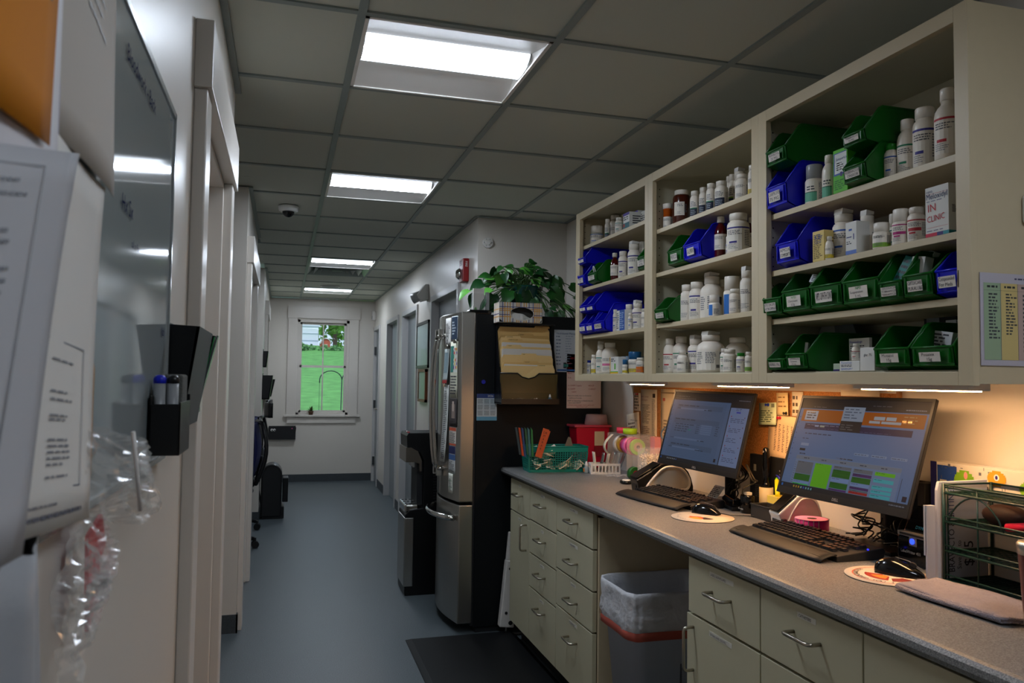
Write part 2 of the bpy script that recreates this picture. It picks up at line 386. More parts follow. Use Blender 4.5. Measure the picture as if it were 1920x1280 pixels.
# troffer lights
HOUS = mat('light_housing', (222, 218, 212), .45)
LENS = mat('light_lens', (255, 255, 255), .5, emit=(228, 240, 255), es=LENS_E)
LENS2 = mat('light_lens_side', (255, 255, 255), .5, emit=(228, 240, 255), es=2.6)
descs = {-4: 'recessed ceiling light overhead behind the nearest one in view', 0: 'large recessed square ceiling light, the one closest to the camera', 3: 'recessed square ceiling light, second along the hallway ceiling',
         8: 'recessed ceiling light just before the slotted air vent', 12: 'recessed ceiling light nearest the window wall'}
def troffer(j):
    x0, x1 = GX[lights[j]-1]+.012, GX[lights[j]]-.012; y0 = GY0+j*T+.012; y1 = y0+T-.024
    r = thing('ceiling_light', descs[j], 'ceiling light', ((x0+x1)/2, (y0+y1)/2, ZC), group='recessed lights down the hallway ceiling')
    W, H = (x1-x0)/2, (y1-y0)/2; d = .036; e = .014; q = .102
    b = MB()
    # sloped reflector pans on both sides, sloped ends
    b.add([(-W, -H, 0), (W, -H, 0), (W-e, -q, d), (-W+e, -q, d)], [(0, 3, 2, 1)])
    b.add([(-W, H, 0), (W, H, 0), (W-e, q, d), (-W+e, q, d)], [(0, 1, 2, 3)])
    b.add([(-W, -H, 0), (-W, H, 0), (-W+e, q, d), (-W+e, -q, d)], [(0, 1, 2, 3)])
    b.add([(W, -H, 0), (W, H, 0), (W-e, q, d), (W-e, -q, d)], [(0, 3, 2, 1)])
    b.box(-W+e, W-e, -q, q, d, d+.01)
    b.build('reflector', HOUS, r)
    f = MB(); t = .012
    f.box(-W, W, -H, -H+t, -.002, .003).box(-W, W, H-t, H, -.002, .003).box(-W, -W+t, -H, H, -.002, .003).box(W-t, W, -H, H, -.002, .003)
    f.build('frame', HOUS, r)
    l = MB(); n = 14; W2 = W-.017
    pts = [(-q*math.cos(PI*i/n), d-.031*math.sin(PI*i/n)) for i in range(n+1)]
    l.prism(pts, 'x', -W2, W2, smooth=False)
    for fi, fc in enumerate(l.f):      # the diffuser shines hardest straight down, its curved sides softly
        if len(fc) == 4:
            ym = sum(l.v[k_][1] for k_ in fc)/4
            l.mi[fi] = 0 if abs(ym) < q*.55 else 1
        else: l.mi[fi] = 1
    l.build('lens', [LENS, LENS2], r)
    for s in (-1, 1):
        pe = [(-(q+.006)*math.cos(PI*i/n), d+.001-.036*math.sin(PI*i/n)) for i in range(n+1)]
        MB().prism(pe, 'x', s*W2, s*(W2+.010)).build('end_cap', mat('lens_cap', (150, 150, 148), .4), r)
for j in lights: troffer(j)
# air diffuser
y0 = GY0+9*T+.012; r = thing('air_vent', 'square louvred air diffuser between the ceiling lights', 'air vent', ((GX[0]+GX[1])/2, y0+.293, ZC))
H = .293; VENT = mat('vent_paint', (150, 158, 150), .3)
MB().box(-H, H, -H, H, .07, .08).build('backing', mat('vent_dark', (40, 48, 44), .7), r)
for k, s in enumerate((1., .78, .56, .34)):
    a = H*s; b_ = a*.82; b = MB()
    for q in range(4):
        c_, s_ = [(1, 0), (0, 1), (-1, 0), (0, -1)][q]
        R = lambda x, y, z: (x*c_-y*s_, x*s_+y*c_, z)
        b.add([R(-a, -a, 0), R(a, -a, 0), R(b_, -b_, .04), R(-b_, -b_, .04), R(-a, -a, .003), R(a, -a, .003), R(b_, -b_, .043), R(-b_, -b_, .043)], [(0, 3, 2, 1), (4, 5, 6, 7), (0, 1, 5, 4), (2, 3, 7, 6)])
    b.build('louvre', VENT, r)
MB().box(-.05, .05, -.05, .05, .015, .02).build('louvre', VENT, r)
# dome camera, speaker, small sensor
p = atz(541, 387, ZC)
r = thing('dome_camera', 'white ceiling dome camera with a dark glass ball', 'security camera', (p.x, p.y, ZC))
MB().lathe([(.048, -.034), (.058, -.028), (.062, -.004), (.062, 0)], n=28).build('housing', WHT, r)
MB().sphere((0, 0, -.032), .037, 20, 8, z0=-1, z1=0).build('dome', BLKG, r)
p = atz(619, 537, ZC)
r = thing('ceiling_speaker', 'round flat ceiling speaker beside the farthest light', 'speaker', (p.x, p.y, ZC))
MB().lathe([(.10, -.006), (.112, -.004), (.115, 0)], n=32).build('rim', HOUS, r)
MB().lathe([(.0001, -.010), (.06, -.009), (.098, -.006)], n=28).build('grille', mat('speaker_mesh', (140, 142, 140), .7), r)

# ---------------------------------------------------------------- window_1 and what is outside
wx0, wx1, wz0, wz1 = .17, .86, .90, 2.19
win = struct(MB().box(wx0, wx0+.035, YB+.01, YB+.12, wz0, wz1).box(wx1-.035, wx1, YB+.01, YB+.12, wz0, wz1).box(wx0, wx1, YB+.01, YB+.12, wz1-.035, wz1).box(wx0, wx1, YB+.01, YB+.12, wz0, wz0+.03).build('window_1', TRIM))
zm = 1.555
for nm, za, zb, yy in (('lower_sash', wz0+.03, zm+.012, YB+.045), ('upper_sash', zm-.012, wz1-.035, YB+.075)):
    t = .028; b = MB(); x0, x1 = wx0+.035, wx1-.035
    b.box(x0, x0+t, yy, yy+.025, za, zb).box(x1-t, x1, yy, yy+.025, za, zb).box(x0, x1, yy, yy+.025, za, za+t).box(x0, x1, yy, yy+.025, zb-t, zb)
    b.box((x0+x1)/2-.009, (x0+x1)/2+.009, yy+.004, yy+.021, za, zb)
    s = b.build('sash', TRIM, win)
    for xa, xb in ((x0+t, (x0+x1)/2-.009), ((x0+x1)/2+.009, x1-t)):
        MB().box(xa, xb, yy+.010, yy+.014, za+t, zb-t).build('pane', GLASS, s)
b = MB(); b.box(.046, wx0-.0, YB-.022, YB, wz0-.01, 2.205).box(wx1, .985, YB-.022, YB, wz0-.01, 2.205)
struct(b.build('trim_11', TRIM, bevel=.002))
sbox('trim_12', TRIM, (.036, 1.005, YB-.032, YB, 2.205, 2.368), bevel=.002)
sbox('windowsill', TRIM, (.015, 1.02, YB-.05, YB+.04, .872, .898), bevel=.004)
sbox('trim_13', TRIM, (.055, .965, YB-.022, YB, .785, .868), bevel=.002)
r = thing('sill_plant', 'small bushy potted plant on the windowsill', 'plant', (.37, YB-.012, .898))
MB().lathe([(.026, 0), (.034, .045), (.036, .05), (.032, .05)], n=14).build('pot', mat('small_pot', (96, 66, 44), .7), r)
for i in range(46):
    a = random.uniform(0, 2*PI); e = random.uniform(.1, 1.4); L = random.uniform(.05, .085)
    d = Vector((math.cos(a)*math.cos(e), math.sin(a)*math.cos(e)*.6, math.sin(e))); s = d.cross(Vector((0, 0, 1))).normalized()*.009
    o = Vector((0, 0, .045)); MB().add([o, o+d*L*.55+s, o+d*L, o+d*L*.55-s], [(0, 1, 2, 3)]).build('leaf', mat('bush_leaf', (70, 84, 30), .7), r)
# lawn hillside
def hill(u, v):
    x = -22+50*u; y = YB+.6+34*v; t = (y-YB)/34
    return (x, y, -.35+3.45*t**1.1+.06*math.sin(x*.7+y*.3)*t)
g = struct(MB().grid(hill, 60, 44).build('lawn', GRASS))
g['label'] = 'sunlit green lawn rising outside the window'
r = thing('white_house', 'pale white clapboard building up the hill outside', 'building', (0, 46, 2.7))
b = MB(); b.box(-6, 1.86, 0, 6, -.5, 7).build('wall', mat('siding', (214, 222, 232), .8), r)
for k in range(16): MB().box(-6, 1.88, -.05, 0, -.4+k*.4, -.37+k*.4).build('clapboard', mat('siding_edge', (190, 198, 210), .8), r)
MB().prism([(-6.4, 7), (2.1, 7), (-2.1, 9)], 'y', -.3, 6.3).build('roof', mat('roof_grey', (110, 112, 118), .8), r)
r = thing('red_shed', 'round-roofed red barn beyond the lawn', 'barn', (2.16, 43.5, 2.9)); r.scale = (.7, .7, .7)
MB().prism([(-.34, 0), (.34, 0)]+[(.34*math.cos(PI*i/10), .5+.36*math.sin(PI*i/10)) for i in range(11)], 'y', 0, 3).build('wall', mat('barn_red', (188, 96, 80), .8), r)
MB().prism([(.39*math.cos(PI*i/10), .5+.42*math.sin(PI*i/10)) for i in range(11)]+[(.34*math.cos(PI*i/10), .5+.36*math.sin(PI*i/10)) for i in range(10, -1, -1)], 'y', -.1, 3.1).build('roof', mat('barn_roof', (206, 206, 206), .6), r)
MB().box(-.12, .12, -.04, 0, 0, .42).build('door', mat('barn_door', (226, 226, 222), .7), r)
def blob(b, c, r, n=90, s=.2):
    for _ in range(n):
        d = Vector((random.gauss(0, 1), random.gauss(0, 1), random.gauss(0, 1))).normalized()*r*random.uniform(.55, 1)
        p = Vector(c)+d; u = Vector((random.uniform(-1, 1), random.uniform(-1, 1), random.uniform(-1, 1))).normalized()*s; v = u.orthogonal().normalized()*s*.8
        b.add([p-u, p-v, p+u, p+v], [(0, 1, 2, 3)])
for i, (x, y, h, lb) in enumerate(((5.4, 50, 6.5, 'tall leafy tree right behind the red barn'), (9.0, 46, 5.6, 'bushy tree at the right edge of the lawn'), (3.4, 56, 8, 'pale tree between the house and the barn'))):
    r = thing('tree', lb, 'tree', (x, y, 2.4), group='trees up the hill outside')
    MB().cyl((0, 0, -.5), (0, 0, h*.5), .2, .1, 8).build('trunk', mat('bark', (90, 76, 60), .9), r)
    b = MB()
    for k in range(16): blob(b, (random.uniform(-1.6, 1.6), random.uniform(-1, 1), h*random.uniform(.2, 1)), .95, 110, .17)
    b.build('crown', mat('tree_leaf_%d' % i, ((130, 176, 60), (150, 190, 76), (110, 160, 60))[i], .8, var=.3), r)
b = MB()
for k in range(60): blob(b, (-9+22*k/60+random.uniform(-.3, .3), 42.2+random.uniform(-.4, .4), 2.85+random.uniform(-.1, .12)), .32, 60, .10)
tag(b.build('undergrowth', mat('scrub', (96, 140, 88), .9, var=.3)), 'strip of grey-green scrub along the top of the lawn', 'undergrowth', kind='stuff')
# shepherd's hook with a feeder
IRON = mat('iron', (40, 52, 54), .5)
pz = -.25; hx, hy = .885, YB+1.6
r = thing('shepherd_hook', 'thin double-armed iron hook stake on the lawn', 'garden hook', (hx, hy, pz))
arc = lambda s: [(0, 0, 1.55)]+[(s*(.17-.17*math.cos(PI*i/10)), 0, 1.62+.14*math.sin(PI*i/10)) for i in range(11)]+[(s*.34, 0, 1.57)]
MB().tube([(0, 0, 0), (-.01, 0, .8), (0, 0, 1.62)], .009, 6).build('pole', IRON, r)
MB().tube(arc(-1), .008, 6).build('arm', IRON, r); MB().tube(arc(1), .008, 6).build('arm', IRON, r)
r = thing('bird_feeder', 'blue-capped tube bird feeder hanging from the hook', 'bird feeder', (hx-.34, hy, pz+.94))
MB().tube([(0, 0, .2), (0, 0, .64)], .003, 5).build('wire', IRON, r)
MB().lathe([(.075, .12), (.06, .14), (.02, .19), (.012, .21)], n=16).build('cap', mat('feeder_blue', (40, 96, 130), .4), r)
MB().lathe([(.036, -.2), (.036, .12)], n=14).build('tube', mat('feeder_tube', (170, 196, 190), .3), r)
MB().lathe([(.055, -.23), (.06, -.2), (.036, -.2)], n=14).build('tray', IRON, r)
# ================================================================ FRIDGE
FY0, FY1 = 4.30, 4.94
fr = thing('refrigerator', 'stainless french-door refrigerator with black sides, papers on its doors', 'refrigerator', (1.43, 4.62, 0))
MB().box(1.045, 1.80, FY0, FY1, .03, 1.775).build('cabinet', BLKF, fr, True, bevel=.004)
MB().box(1.06, 1.79, FY0+.01, FY1-.01, 0, .03).build('base_grille', BLKM, fr, True)
def bulge(y): t = (y-FY0)/(FY1-FY0); return .955-.046*math.sin(PI*min(max(t, 0), 1))
def door_shape(ya, yb, za, zb):
    n = 12; ys = [ya+(yb-ya)*i/n for i in range(n+1)]
    pts = [(bulge(y), y) for y in ys]+[(1.035, yb), (1.035, ya)]
    return MB().prism(pts, 'z', za, zb)
d1 = door_shape(FY0, 4.617, .72, 1.785).build('door', STAIN, fr, True, bevel=.006)
d2 = door_shape(4.623, FY1, .72, 1.785).build('door', STAIN, fr, True, bevel=.006)
d3 = door_shape(FY0, FY1, .055, .705).build('freezer_drawer', STAIN, fr, True, bevel=.006)
MB().box(1.03, 1.05, FY0+.006, FY1-.006, .04, 1.78).build('gasket', BLKM, fr, True)
MB().box(1.0, 1.13, FY0+.004, FY0+.07, 1.775, 1.80).box(1.0, 1.13, FY1-.07, FY1-.004, 1.775, 1.80).build('hinge_cover', BLKG, fr, True, bevel=.006)
def vhandle(y, door):
    h = []
    for i in range(17):
        t = i/16; h.append((bulge(y)-.016-.040*math.sin(PI*t)**.5, y, .86+.82*t))
    b = MB().tube(h, .0105, 10); b.cyl((bulge(y)+.01, y, .88), (bulge(y)-.03, y, .88), .016, n=12).cyl((bulge(y)+.01, y, 1.66), (bulge(y)-.03, y, 1.66), .016, n=12)
    b.box(bulge(y)-.034, bulge(y)-.004, y-.013, y+.013, .84, .90).box(bulge(y)-.034, bulge(y)-.004, y-.013, y+.013, 1.64, 1.70)
    inv = fr.matrix_basis.inverted(); b.v = [tuple(inv @ Vector(q)) for q in b.v]
    b.build('handle', CHROME, door)
vhandle(4.57, d1); vhandle(4.67, d2)
h = [(bulge(FY0+.04+.56*i/16)-.010-.050*math.sin(PI*i/16)**.45, FY0+.04+.56*i/16, .628) for i in range(17)]
b = MB().tube(h, .016, 10); inv = fr.matrix_basis.inverted(); b.v = [tuple(inv @ Vector(q)) for q in b.v]
b.build('handle', CHROME, d3)
# papers held on the curved door
def door_fn(y0, z0):
    return lambda u, v, k: Vector((bulge(y0-u)-.0025-k, y0-u, z0+v))
def door_paper(label, y0, z0, wd, ht, base, draw, curl=.0):
    o = thing('door_paper', label, 'paper', (bulge(y0-wd/2)-.002, y0-wd/2, z0+ht/2))
    f = door_fn(y0, z0)
    MB().grid(lambda a, b: f(wd*a, ht*b, curl*(1-b)**2), 6, 6, 0).build('sheet', mat('door_sheet_%d_%d_%d' % base, base, .7), o, True, solid=.0008)
    pr_ = Print(lambda u, v, k: f(u, v, k+curl*(1-v/ht)**2+.0006))
    draw(pr_, wd, ht); pr_.build(o)
def d_table(p, w, h):
    p.rect(.006, h*.45, .02+w*.3, h*.92, (60, 130, 120), 0, 3); cols = [(220, 120, 60), (120, 80, 160), (80, 160, 90), (200, 80, 120), (240, 200, 80)]
    for i in range(7):
        for j in range(4): p.rect(w*.45+j*w*.13, h*.45+i*h*.065, w*.45+j*w*.13+w*.1, h*.45+i*h*.065+h*.045, random.choice(cols+[(225, 225, 220)]*4), 1)
    p.lines(.008, h*.05, w-.01, h*.4, 7, nu=2)
def d_text(p, w, h): p.lines(.01, .012, w-.01, h-.03, max(4, int(h/.012)), nu=2)
def d_blue(p, w, h): p.rect(.0, h*.72, w, h, (24, 34, 84), 0, 4); p.rect(0, h*.5, w, h*.70, (60, 96, 150), 0, 4); p.lines(.008, .01, w-.008, h*.46, 8, nu=2)
def d_orange(p, w, h): p.rect(0, h*.82, w, h, (198, 88, 60), 0, 4); p.rect(0, 0, w, h*.1, (198, 88, 60), 0, 4); p.lines(.008, h*.14, w-.008, h*.78, 9, nu=2)
def d_navy(p, w, h): p.rect(.004, .004, w-.004, h-.004, (38, 56, 78), 0, 4); p.lines(.01, h*.2, w*.8, h*.8, 5, (190, 200, 206), nu=2)
def d_photo(p, w, h): p.rect(.003, h*.2, w-.003, h-.003, (66, 60, 60), 0, 4); p.rect(w*.3, h*.3, w*.75, h*.8, (150, 132, 122), 1, 3); p.rect(w*.38, h*.55, w*.62, h*.9, (196, 176, 164), 2, 2)
def d_green(p, w, h): d_text(p, w, h); p.rect(.004, h*.28, w-.006, h*.30, (40, 110, 70), 3, 3); p.rect(.004, h*.62, w-.006, h*.64, (40, 110, 70), 3, 3)
door_paper('navy card on the refrigerator door, high up beside its edge', 4.43, 1.63, .085, .135, (200, 204, 206), d_navy)
door_paper('white notice with small print at the top of the refrigerator door', 4.53, 1.60, .09, .16, (220, 218, 212), d_text)
door_paper('colourful chart sheet on the refrigerator door, under the navy card', 4.44, 1.30, .10, .32, (214, 212, 190), d_table)
door_paper('dark photo print on the refrigerator door above the orange-edged sheet', 4.44, 1.135, .10, .16, (60, 54, 54), d_photo)
door_paper('orange-edged list on the refrigerator door', 4.44, 1.03, .095, .10, (226, 216, 204), d_orange)
door_paper('blue-topped calendar page on the refrigerator door', 4.44, .87, .09, .155, (206, 208, 206), d_blue)
door_paper('narrow white slip with green rules, lowest on the refrigerator door', 4.44, .76, .06, .11, (216, 218, 206), d_green)
door_paper('long curling white sheet hanging beside the refrigerator handle', 4.545, .93, .085, .44, (206, 208, 202), d_text, .02)
door_paper('glossy leaflet with a red band beside the refrigerator handle', 4.545, 1.38, .08, .20, (170, 180, 178), lambda p, w, h: (p.rect(0, .0, w, h*.1, (150, 40, 40), 0, 3), p.rect(.01, h*.3, w-.01, h*.9, (130, 150, 156), 0, 3)), .012)
for k, (yy, zz) in enumerate(((4.48, 1.595), (4.50, 1.37), (4.52, .975), (4.355, 1.62))):
    r = thing('magnet_clip', ['round silver magnet holding the top notice on the refrigerator', 'silver magnet below the glossy leaflet on the refrigerator', 'small silver magnet on the long curling sheet', 'silver clip magnet near the hinge edge of the refrigerator'][k], 'magnet', (bulge(yy), yy, zz))
    MB().cyl((-.004, 0, 0), (-.014, 0, 0), .012, .010, 14).build('disc', CHROME, r); MB().box(-.024, -.012, -.003, .003, -.012, .004).build('clip', CHROME, r)
# things on the fridge side (faces the camera)
S = FY(0, FY0, 0)
r = thing('pocket_calendar', 'small blue-topped 2026 calendar card on the refrigerator side', 'calendar', (1.10, FY0, 1.25))
MB().box(1.048, 1.165, FY0-.0015, FY0-.0003, 1.175, 1.325).build('card', mat('cal_card', (190, 204, 208), .5), r, True)
P_ = Print(lambda u, v, k: Vector((1.048+u, FY0-.0017-k, 1.175+v)))
P_.rect(0, .126, .117, .15, (40, 62, 120), 0).rect(0, 0, .117, .022, (96, 160, 190), 0)
for i in range(3):
    for j in range(3): P_.lines(.006+j*.037, .028+i*.033, .036+j*.037, .056+i*.033, 5, (70, 76, 90), .45, .1, .004, 1)
P_.build(r); text('2026', FY(1.048, FY0-.002, 1.175), .062, .132, .017, WHT, r)
r = thing('push_magnet', 'small blue round magnet on the refrigerator side above the calendar', 'magnet', (1.083, FY0, 1.392))
MB().cyl((0, 0, 0), (0, -.012, 0), .011, .012, 14).build('disc', mat('magnet_blue', (14, 36, 170), .3), r)
# wall file
r = thing('file_organizer', 'black tiered file rack hanging on the refrigerator side', 'file rack', (1.33, FY0, 1.28))
xa, xb = 1.15, 1.485; FB = mat('rack_black', (16, 17, 19), .3)
prof = [(FY0-.001, 1.72), (FY0-.012, 1.725), (FY0-.15, 1.30), (FY0-.15, 1.275), (FY0-.001, 1.275)]
for x in (xa, xb-.004): MB().prism(prof, 'x', x, x+.004).build('side_panel', FB, r, True)
MB().box(xa, xb, FY0-.006, FY0-.001, 1.275, 1.725).build('back_panel', FB, r, True)
MB().box(xa, xb, FY0-.15, FY0, 1.272, 1.28).box(xa, xb, FY0-.154, FY0-.148, 1.272, 1.302).build('bottom_tray', FB, r, True)
MB().box(xa, xb, FY0-.075, FY0-.0, 1.717, 1.725).build('top_plate', FB, r, True)
fp = MB()
top = [(0, .155), (.10, .155), (.125, .135), (.165, .125), (.2, .135), (.225, .155), (.335, .155)]
fp.prism([(xa, 1.29)]+[(xa+u, 1.29+v*.98) for u, v in top]+[(xb, 1.29)], 'y', FY0-.122, FY0-.118)
fp.build('front_pocket', mat('smoke_plastic', (92, 78, 44), .25, alpha=.75), r, True)
b = MB(); b.tube([(xa+u, FY0-.121, 1.442+v-.155) for u, v in top], .004, 6); b.build('front_rim', FB, r, True)
MAN = [MANILA, mat('manila_card_b', (206, 164, 98), .7, var=.03), mat('manila_card_c', (234, 200, 136), .7, var=.03)]
seq = [('M', 1.706, .20, 'rearmost manila folder with the highest tab'), ('M', 1.660, .10, 'manila folder just in front of the rearmost one'), ('M', 1.645, .02, 'manila folder with a left tab, third from the back'), ('M', 1.628, .03, 'manila folder with bold tab writing right behind the first white stack'),
       ('W', 1.617, 0, 'upper stack of white papers'), ('M', 1.594, .02, 'manila folder in front of the upper white stack'), ('W', 1.580, 0, 'middle stack of white papers'), ('W', 1.562, 0, 'lower stack of white papers, edges uneven'),
       ('M', 1.546, .10, 'manila folder in front of the lower white stack'), ('M', 1.503, .11, 'manila folder with a middle tab, last but one from the front'), ('W', 1.494, 0, 'thin white papers behind the front folder'), ('M', 1.484, .19, 'frontmost manila folder in the open pocket')]
for k, (kind_, zt, tx_, lb_) in enumerate(seq):
    white = kind_ == 'W'; y = FY0-.016-.0088*k; hgt = .15
    q = thing('paper_stack' if white else 'manila_folder', lb_+' of the file rack', 'papers' if white else 'folder', (1.32, y, zt-hgt), group='folders and papers in the tiered file rack')
    tl = random.uniform(-.007, .004); w0 = random.uniform(-.004, .006)
    if white: pts = [(xa+.024, zt-hgt), (xa+.022+w0, zt-.004), (xa+.03, zt), (xb-.024, zt+tl), (xb-.018, zt-.02), (xb-.016, zt-hgt)]
    else:
        tx = xa+tx_
        pts = [(xa+.02, zt-hgt), (xa+.013+w0, zt-.024), (xa+.026+w0, zt), (tx+.026, zt), (tx+.032, zt+.009), (tx+.115, zt+.009), (tx+.122, zt), (xb-.026, zt+tl), (xb-.016, zt-.02), (xb-.012, zt-hgt)]
    mb = MB().prism(pts, 'y', 0, -.0045 if white else -.0022)
    mb.v = [(x, y+yy+(zt-z)*.05+.004*math.sin((x-xa)*20+k), z) for x, yy, z in mb.v]
    mb.build('sheet', PAPER if white else MAN[k % 3], q, True)
    if not white: text(['CARE SHEETS', 'INTAKE', 'LAB FORMS', 'FORMS TO COPY', '', 'CLIENT', '', '', 'DIET', 'SURGERY', '', 'ESTIMATES'][k], FY(tx+.036, y-.0045-.004, zt+.0005), 0, 0, .007, INK, q)
r = thing('cotton_heap', 'heap of crumpled white packets in the bottom tray of the rack', 'packets', (1.3, FY0-.135, 1.282))
for i in range(26):
    x = xa+.01+random.random()**1.3*.27; s = random.uniform(.008, .017)
    p0 = Vector((x, FY0-.136+random.uniform(-.006, .006), 1.283)); a = random.uniform(-.6, .6)
    MB().add([p0+Vector((-s, 0, 0)), p0+Vector((s, -.004, 0)), p0+Vector((s*.4+a*s, 0, s*1.6)), p0+Vector((-s*.6, .004, s*1.2)), p0+Vector((0, -.006, s*.8))], [(0, 1, 4), (1, 2, 4), (2, 3, 4), (3, 0, 4)]).build('packet', CLEARP if i % 2 else WHTM, r, True)
r = thing('dropper_bottle', 'tiny dropper bottle at the end of the file rack tray', 'bottle', (1.435, FY0-.138, 1.282))
MB().lathe([(.010, 0), (.010, .024), (.005, .029)], n=12).build('body', mat('dropper_blue', (70, 100, 120), .3), r)
MB().lathe([(.006, .028), (.006, .034), (.003, .046)], n=10).build('cap', WHT, r)
# notices on the fridge side
def notice(name, label, x0, x1, z0, z1, base, draw, y=FY0, rot=0.):
    o = thing(name, label, 'notice', ((x0+x1)/2, y, (z0+z1)/2))
    MB().box(x0, x1, y-.0015, y-.0004, z0, z1).build('sheet', base, o, True)
    p = Print(lambda u, v, k: Vector((x0+u, y-.0016-k, z0+v))); draw(p, x1-x0, z1-z0, o); p.build(o); return o
def n1(p, w, h, o):
    text('Nutritional Management', FY(1.505, FY0-.002, 1.455), .012, h-.026, .0165, (46, 66, 110), o)
    for i in range(9): p.lines(.012, .04+i*.02, .045, .052+i*.02, 1, (90, 100, 120), .5, .3)
    for i in range(12): p.lines(.07, .045+i*.0145, .12, .053+i*.0145, 1, (130, 140, 156), .5, .5)
    p.rect(.02, .006, w, .016, (40, 90, 150), 0); p.rect(.058, .022, .078, .055, (30, 34, 38), 2).rect(.06, .03, .088, .046, (30, 110, 100), 3)
notice('nutrition_poster', 'white nutritional management poster on the refrigerator side beside the file rack', 1.505, 1.69, 1.455, 1.70, mat('poster_grey', (176, 182, 190), .5), n1)
def n2(p, w, h, o):
    T_ = FY(1.585, FY0-.002, 1.245); R_ = (170, 24, 34); K = (30, 30, 34)
    text('VAX', T_, .02, h-.03, .018, R_, o, sx=.9)
    for i, s in enumerate(('Puk -', 'Give -', 'Back -', 'FLK -')): text(s, T_, .006, h-.058-.028*i, .013, R_, o)
    text('1x DAPP / Lepto', T_, .006, .128, .0125, R_, o); text('MDCP', T_, .135, .128, .0125, R_, o)
    text('3x DAPP', T_, .006, .108, .0125, R_, o); text('+ HDCP', T_, .135, .108, .0125, R_, o); text('Lepto', T_, .03, .092, .0125, R_, o)
    text('Return for initials, then 1yr if received', T_, .006, .070, .0105, K, o, sx=.9); text('before in 4 weeks', T_, .016, .056, .0105, K, o)
    text('DAPP 1yr (depending on Needs) then 3yr', T_, .004, .040, .0105, K, o, sx=.9); text('Same with HDCP', T_, .012, .028, .0105, K, o)
    text('CATS INCLUDES RABIES, FVRCP, LEPTO LIST', T_, .004, .0145, .0095, R_, o, sx=.9); text('FVRCP FVRCP LIST', T_, .06, .004, .0095, R_, o, sx=.9)
notice('handwritten_notice', 'handwritten vaccine schedule in red and black on the refrigerator side', 1.585, 1.80, 1.245, 1.56, mat('notice_paper', (226, 196, 178), .6), n2)
MB().box(1.578, 1.64, FY0-.006, FY0-.001, 1.375, 1.379)
# tissue box on the rack
r = thing('tissue_box', 'tissue box in blue and yellow check on top of the file rack', 'tissue box', (1.28, FY0-.06, 1.7255))
bx0, bx1, by0, by1, bz0, bz1 = 1.14, 1.392, FY0-.115, FY0-.003, 1.7255, 1.838
n = 28; cx, cz, rx, rz = 1.272, 1.775, .068, .036
el = [(cx+rx*math.cos(2*PI*i/n), cz+rz*math.sin(2*PI*i/n)*(1 if math.sin(2*PI*i/n) > 0 else .9)) for i in range(n)]
b = MB(); b.box(bx0, bx0+.002, by0, by1, bz0, bz1).box(bx1-.002, bx1, by0, by1, bz0, bz1).box(bx0, bx1, by1-.002, by1, bz0, bz1).box(bx0, bx1, by0, by1, bz0, bz0+.002).box(bx0, bx1, by0, by1, bz1-.002, bz1)
vs = []; fs = []
for i in range(n):
    a = 2*PI*i/n; dx, dz = math.cos(a), math.sin(a)
    t = min((bx1-cx if dx > 0 else cx-bx0)/max(abs(dx), 1e-6), (bz1-cz if dz > 0 else cz-bz0)/max(abs(dz), 1e-6))
    vs += [(el[i][0], by0, el[i][1]), (cx+dx*t, by0, cz+dz*t)]
for i in range(n): j = (i+1) % n; fs.append((2*i, 2*i+1, 2*j+1, 2*j))
b.add(vs, fs); b.build('carton', mat('tissue_white', (212, 208, 200), .6), r, True)
P_ = Print(lambda u, v, k: Vector((bx0+u, by0-k, bz0+v)))
def hole_lines():
    w_, h_ = bx1-bx0, bz1-bz0; B_, Y_ = (38, 54, 120), (214, 160, 84)
    def vseg(u, wd, c, L):
        X = bx0+u+wd/2; s = abs(X-cx)
        if s < rx:
            e = rz*math.sqrt(1-(s/rx)**2)+.003
            P_.rect(u, 0, u+wd, cz-bz0-e, c, L); P_.rect(u, cz-bz0+e, u+wd, h_, c, L)
        else: P_.rect(u, 0, u+wd, h_, c, L)
    def hseg(v, wd, c, L):
        Z_ = bz0+v+wd/2; s = abs(Z_-cz)
        if s < rz:
            e = rx*math.sqrt(1-(s/rz)**2)+.003
            P_.rect(0, v, cx-bx0-e, v+wd, c, L); P_.rect(cx-bx0+e, v, w_, v+wd, c, L)
        else: P_.rect(0, v, w_, v+wd, c, L)
    for u in (.03, .045, .06, .10, .112, .142, .155, .205, .218, .23): vseg(u, .006, Y_, 0)
    for v in (.028, .062, .072): hseg(v, .006, Y_, 1)
    for u in (.018, .078, .124, .172, .196): vseg(u, .004, B_, 2)
    for v in (.04, .084): hseg(v, .0035, B_, 3)
hole_lines(); P_.build(r)
P2 = Print(lambda u, v, k: Vector((bx0-k, by1-u, bz0+v)))
for u in (.02, .05, .08): P2.rect(u, 0, u+.006, .11, (214, 160, 84), 0)
for v in (.028, .07): P2.rect(0, v, .11, v+.006, (214, 160, 84), 1)
P2.rect(.035, 0, .039, .11, (38, 54, 120), 2).rect(0, .045, .11, .049, (38, 54, 120), 3); P2.build(r)
b = MB(); b.grid(lambda a, c: (cx-.06+.12*a, by0+.02+.01*math.sin(a*9)+.012*c, 1.742+(.055-.04*a)*c+.004*math.sin(7*a+c*3)), 10, 6); b.build('tissue', mat('tissue_paper', (232, 228, 220), .9), r, True, solid=.001)
MB().box(bx0+.004, bx1-.004, by0+.05, by1-.004, bz0+.003, bz1-.004).build('inner_dark', mat('box_inside', (70, 66, 60), .9), r, True)
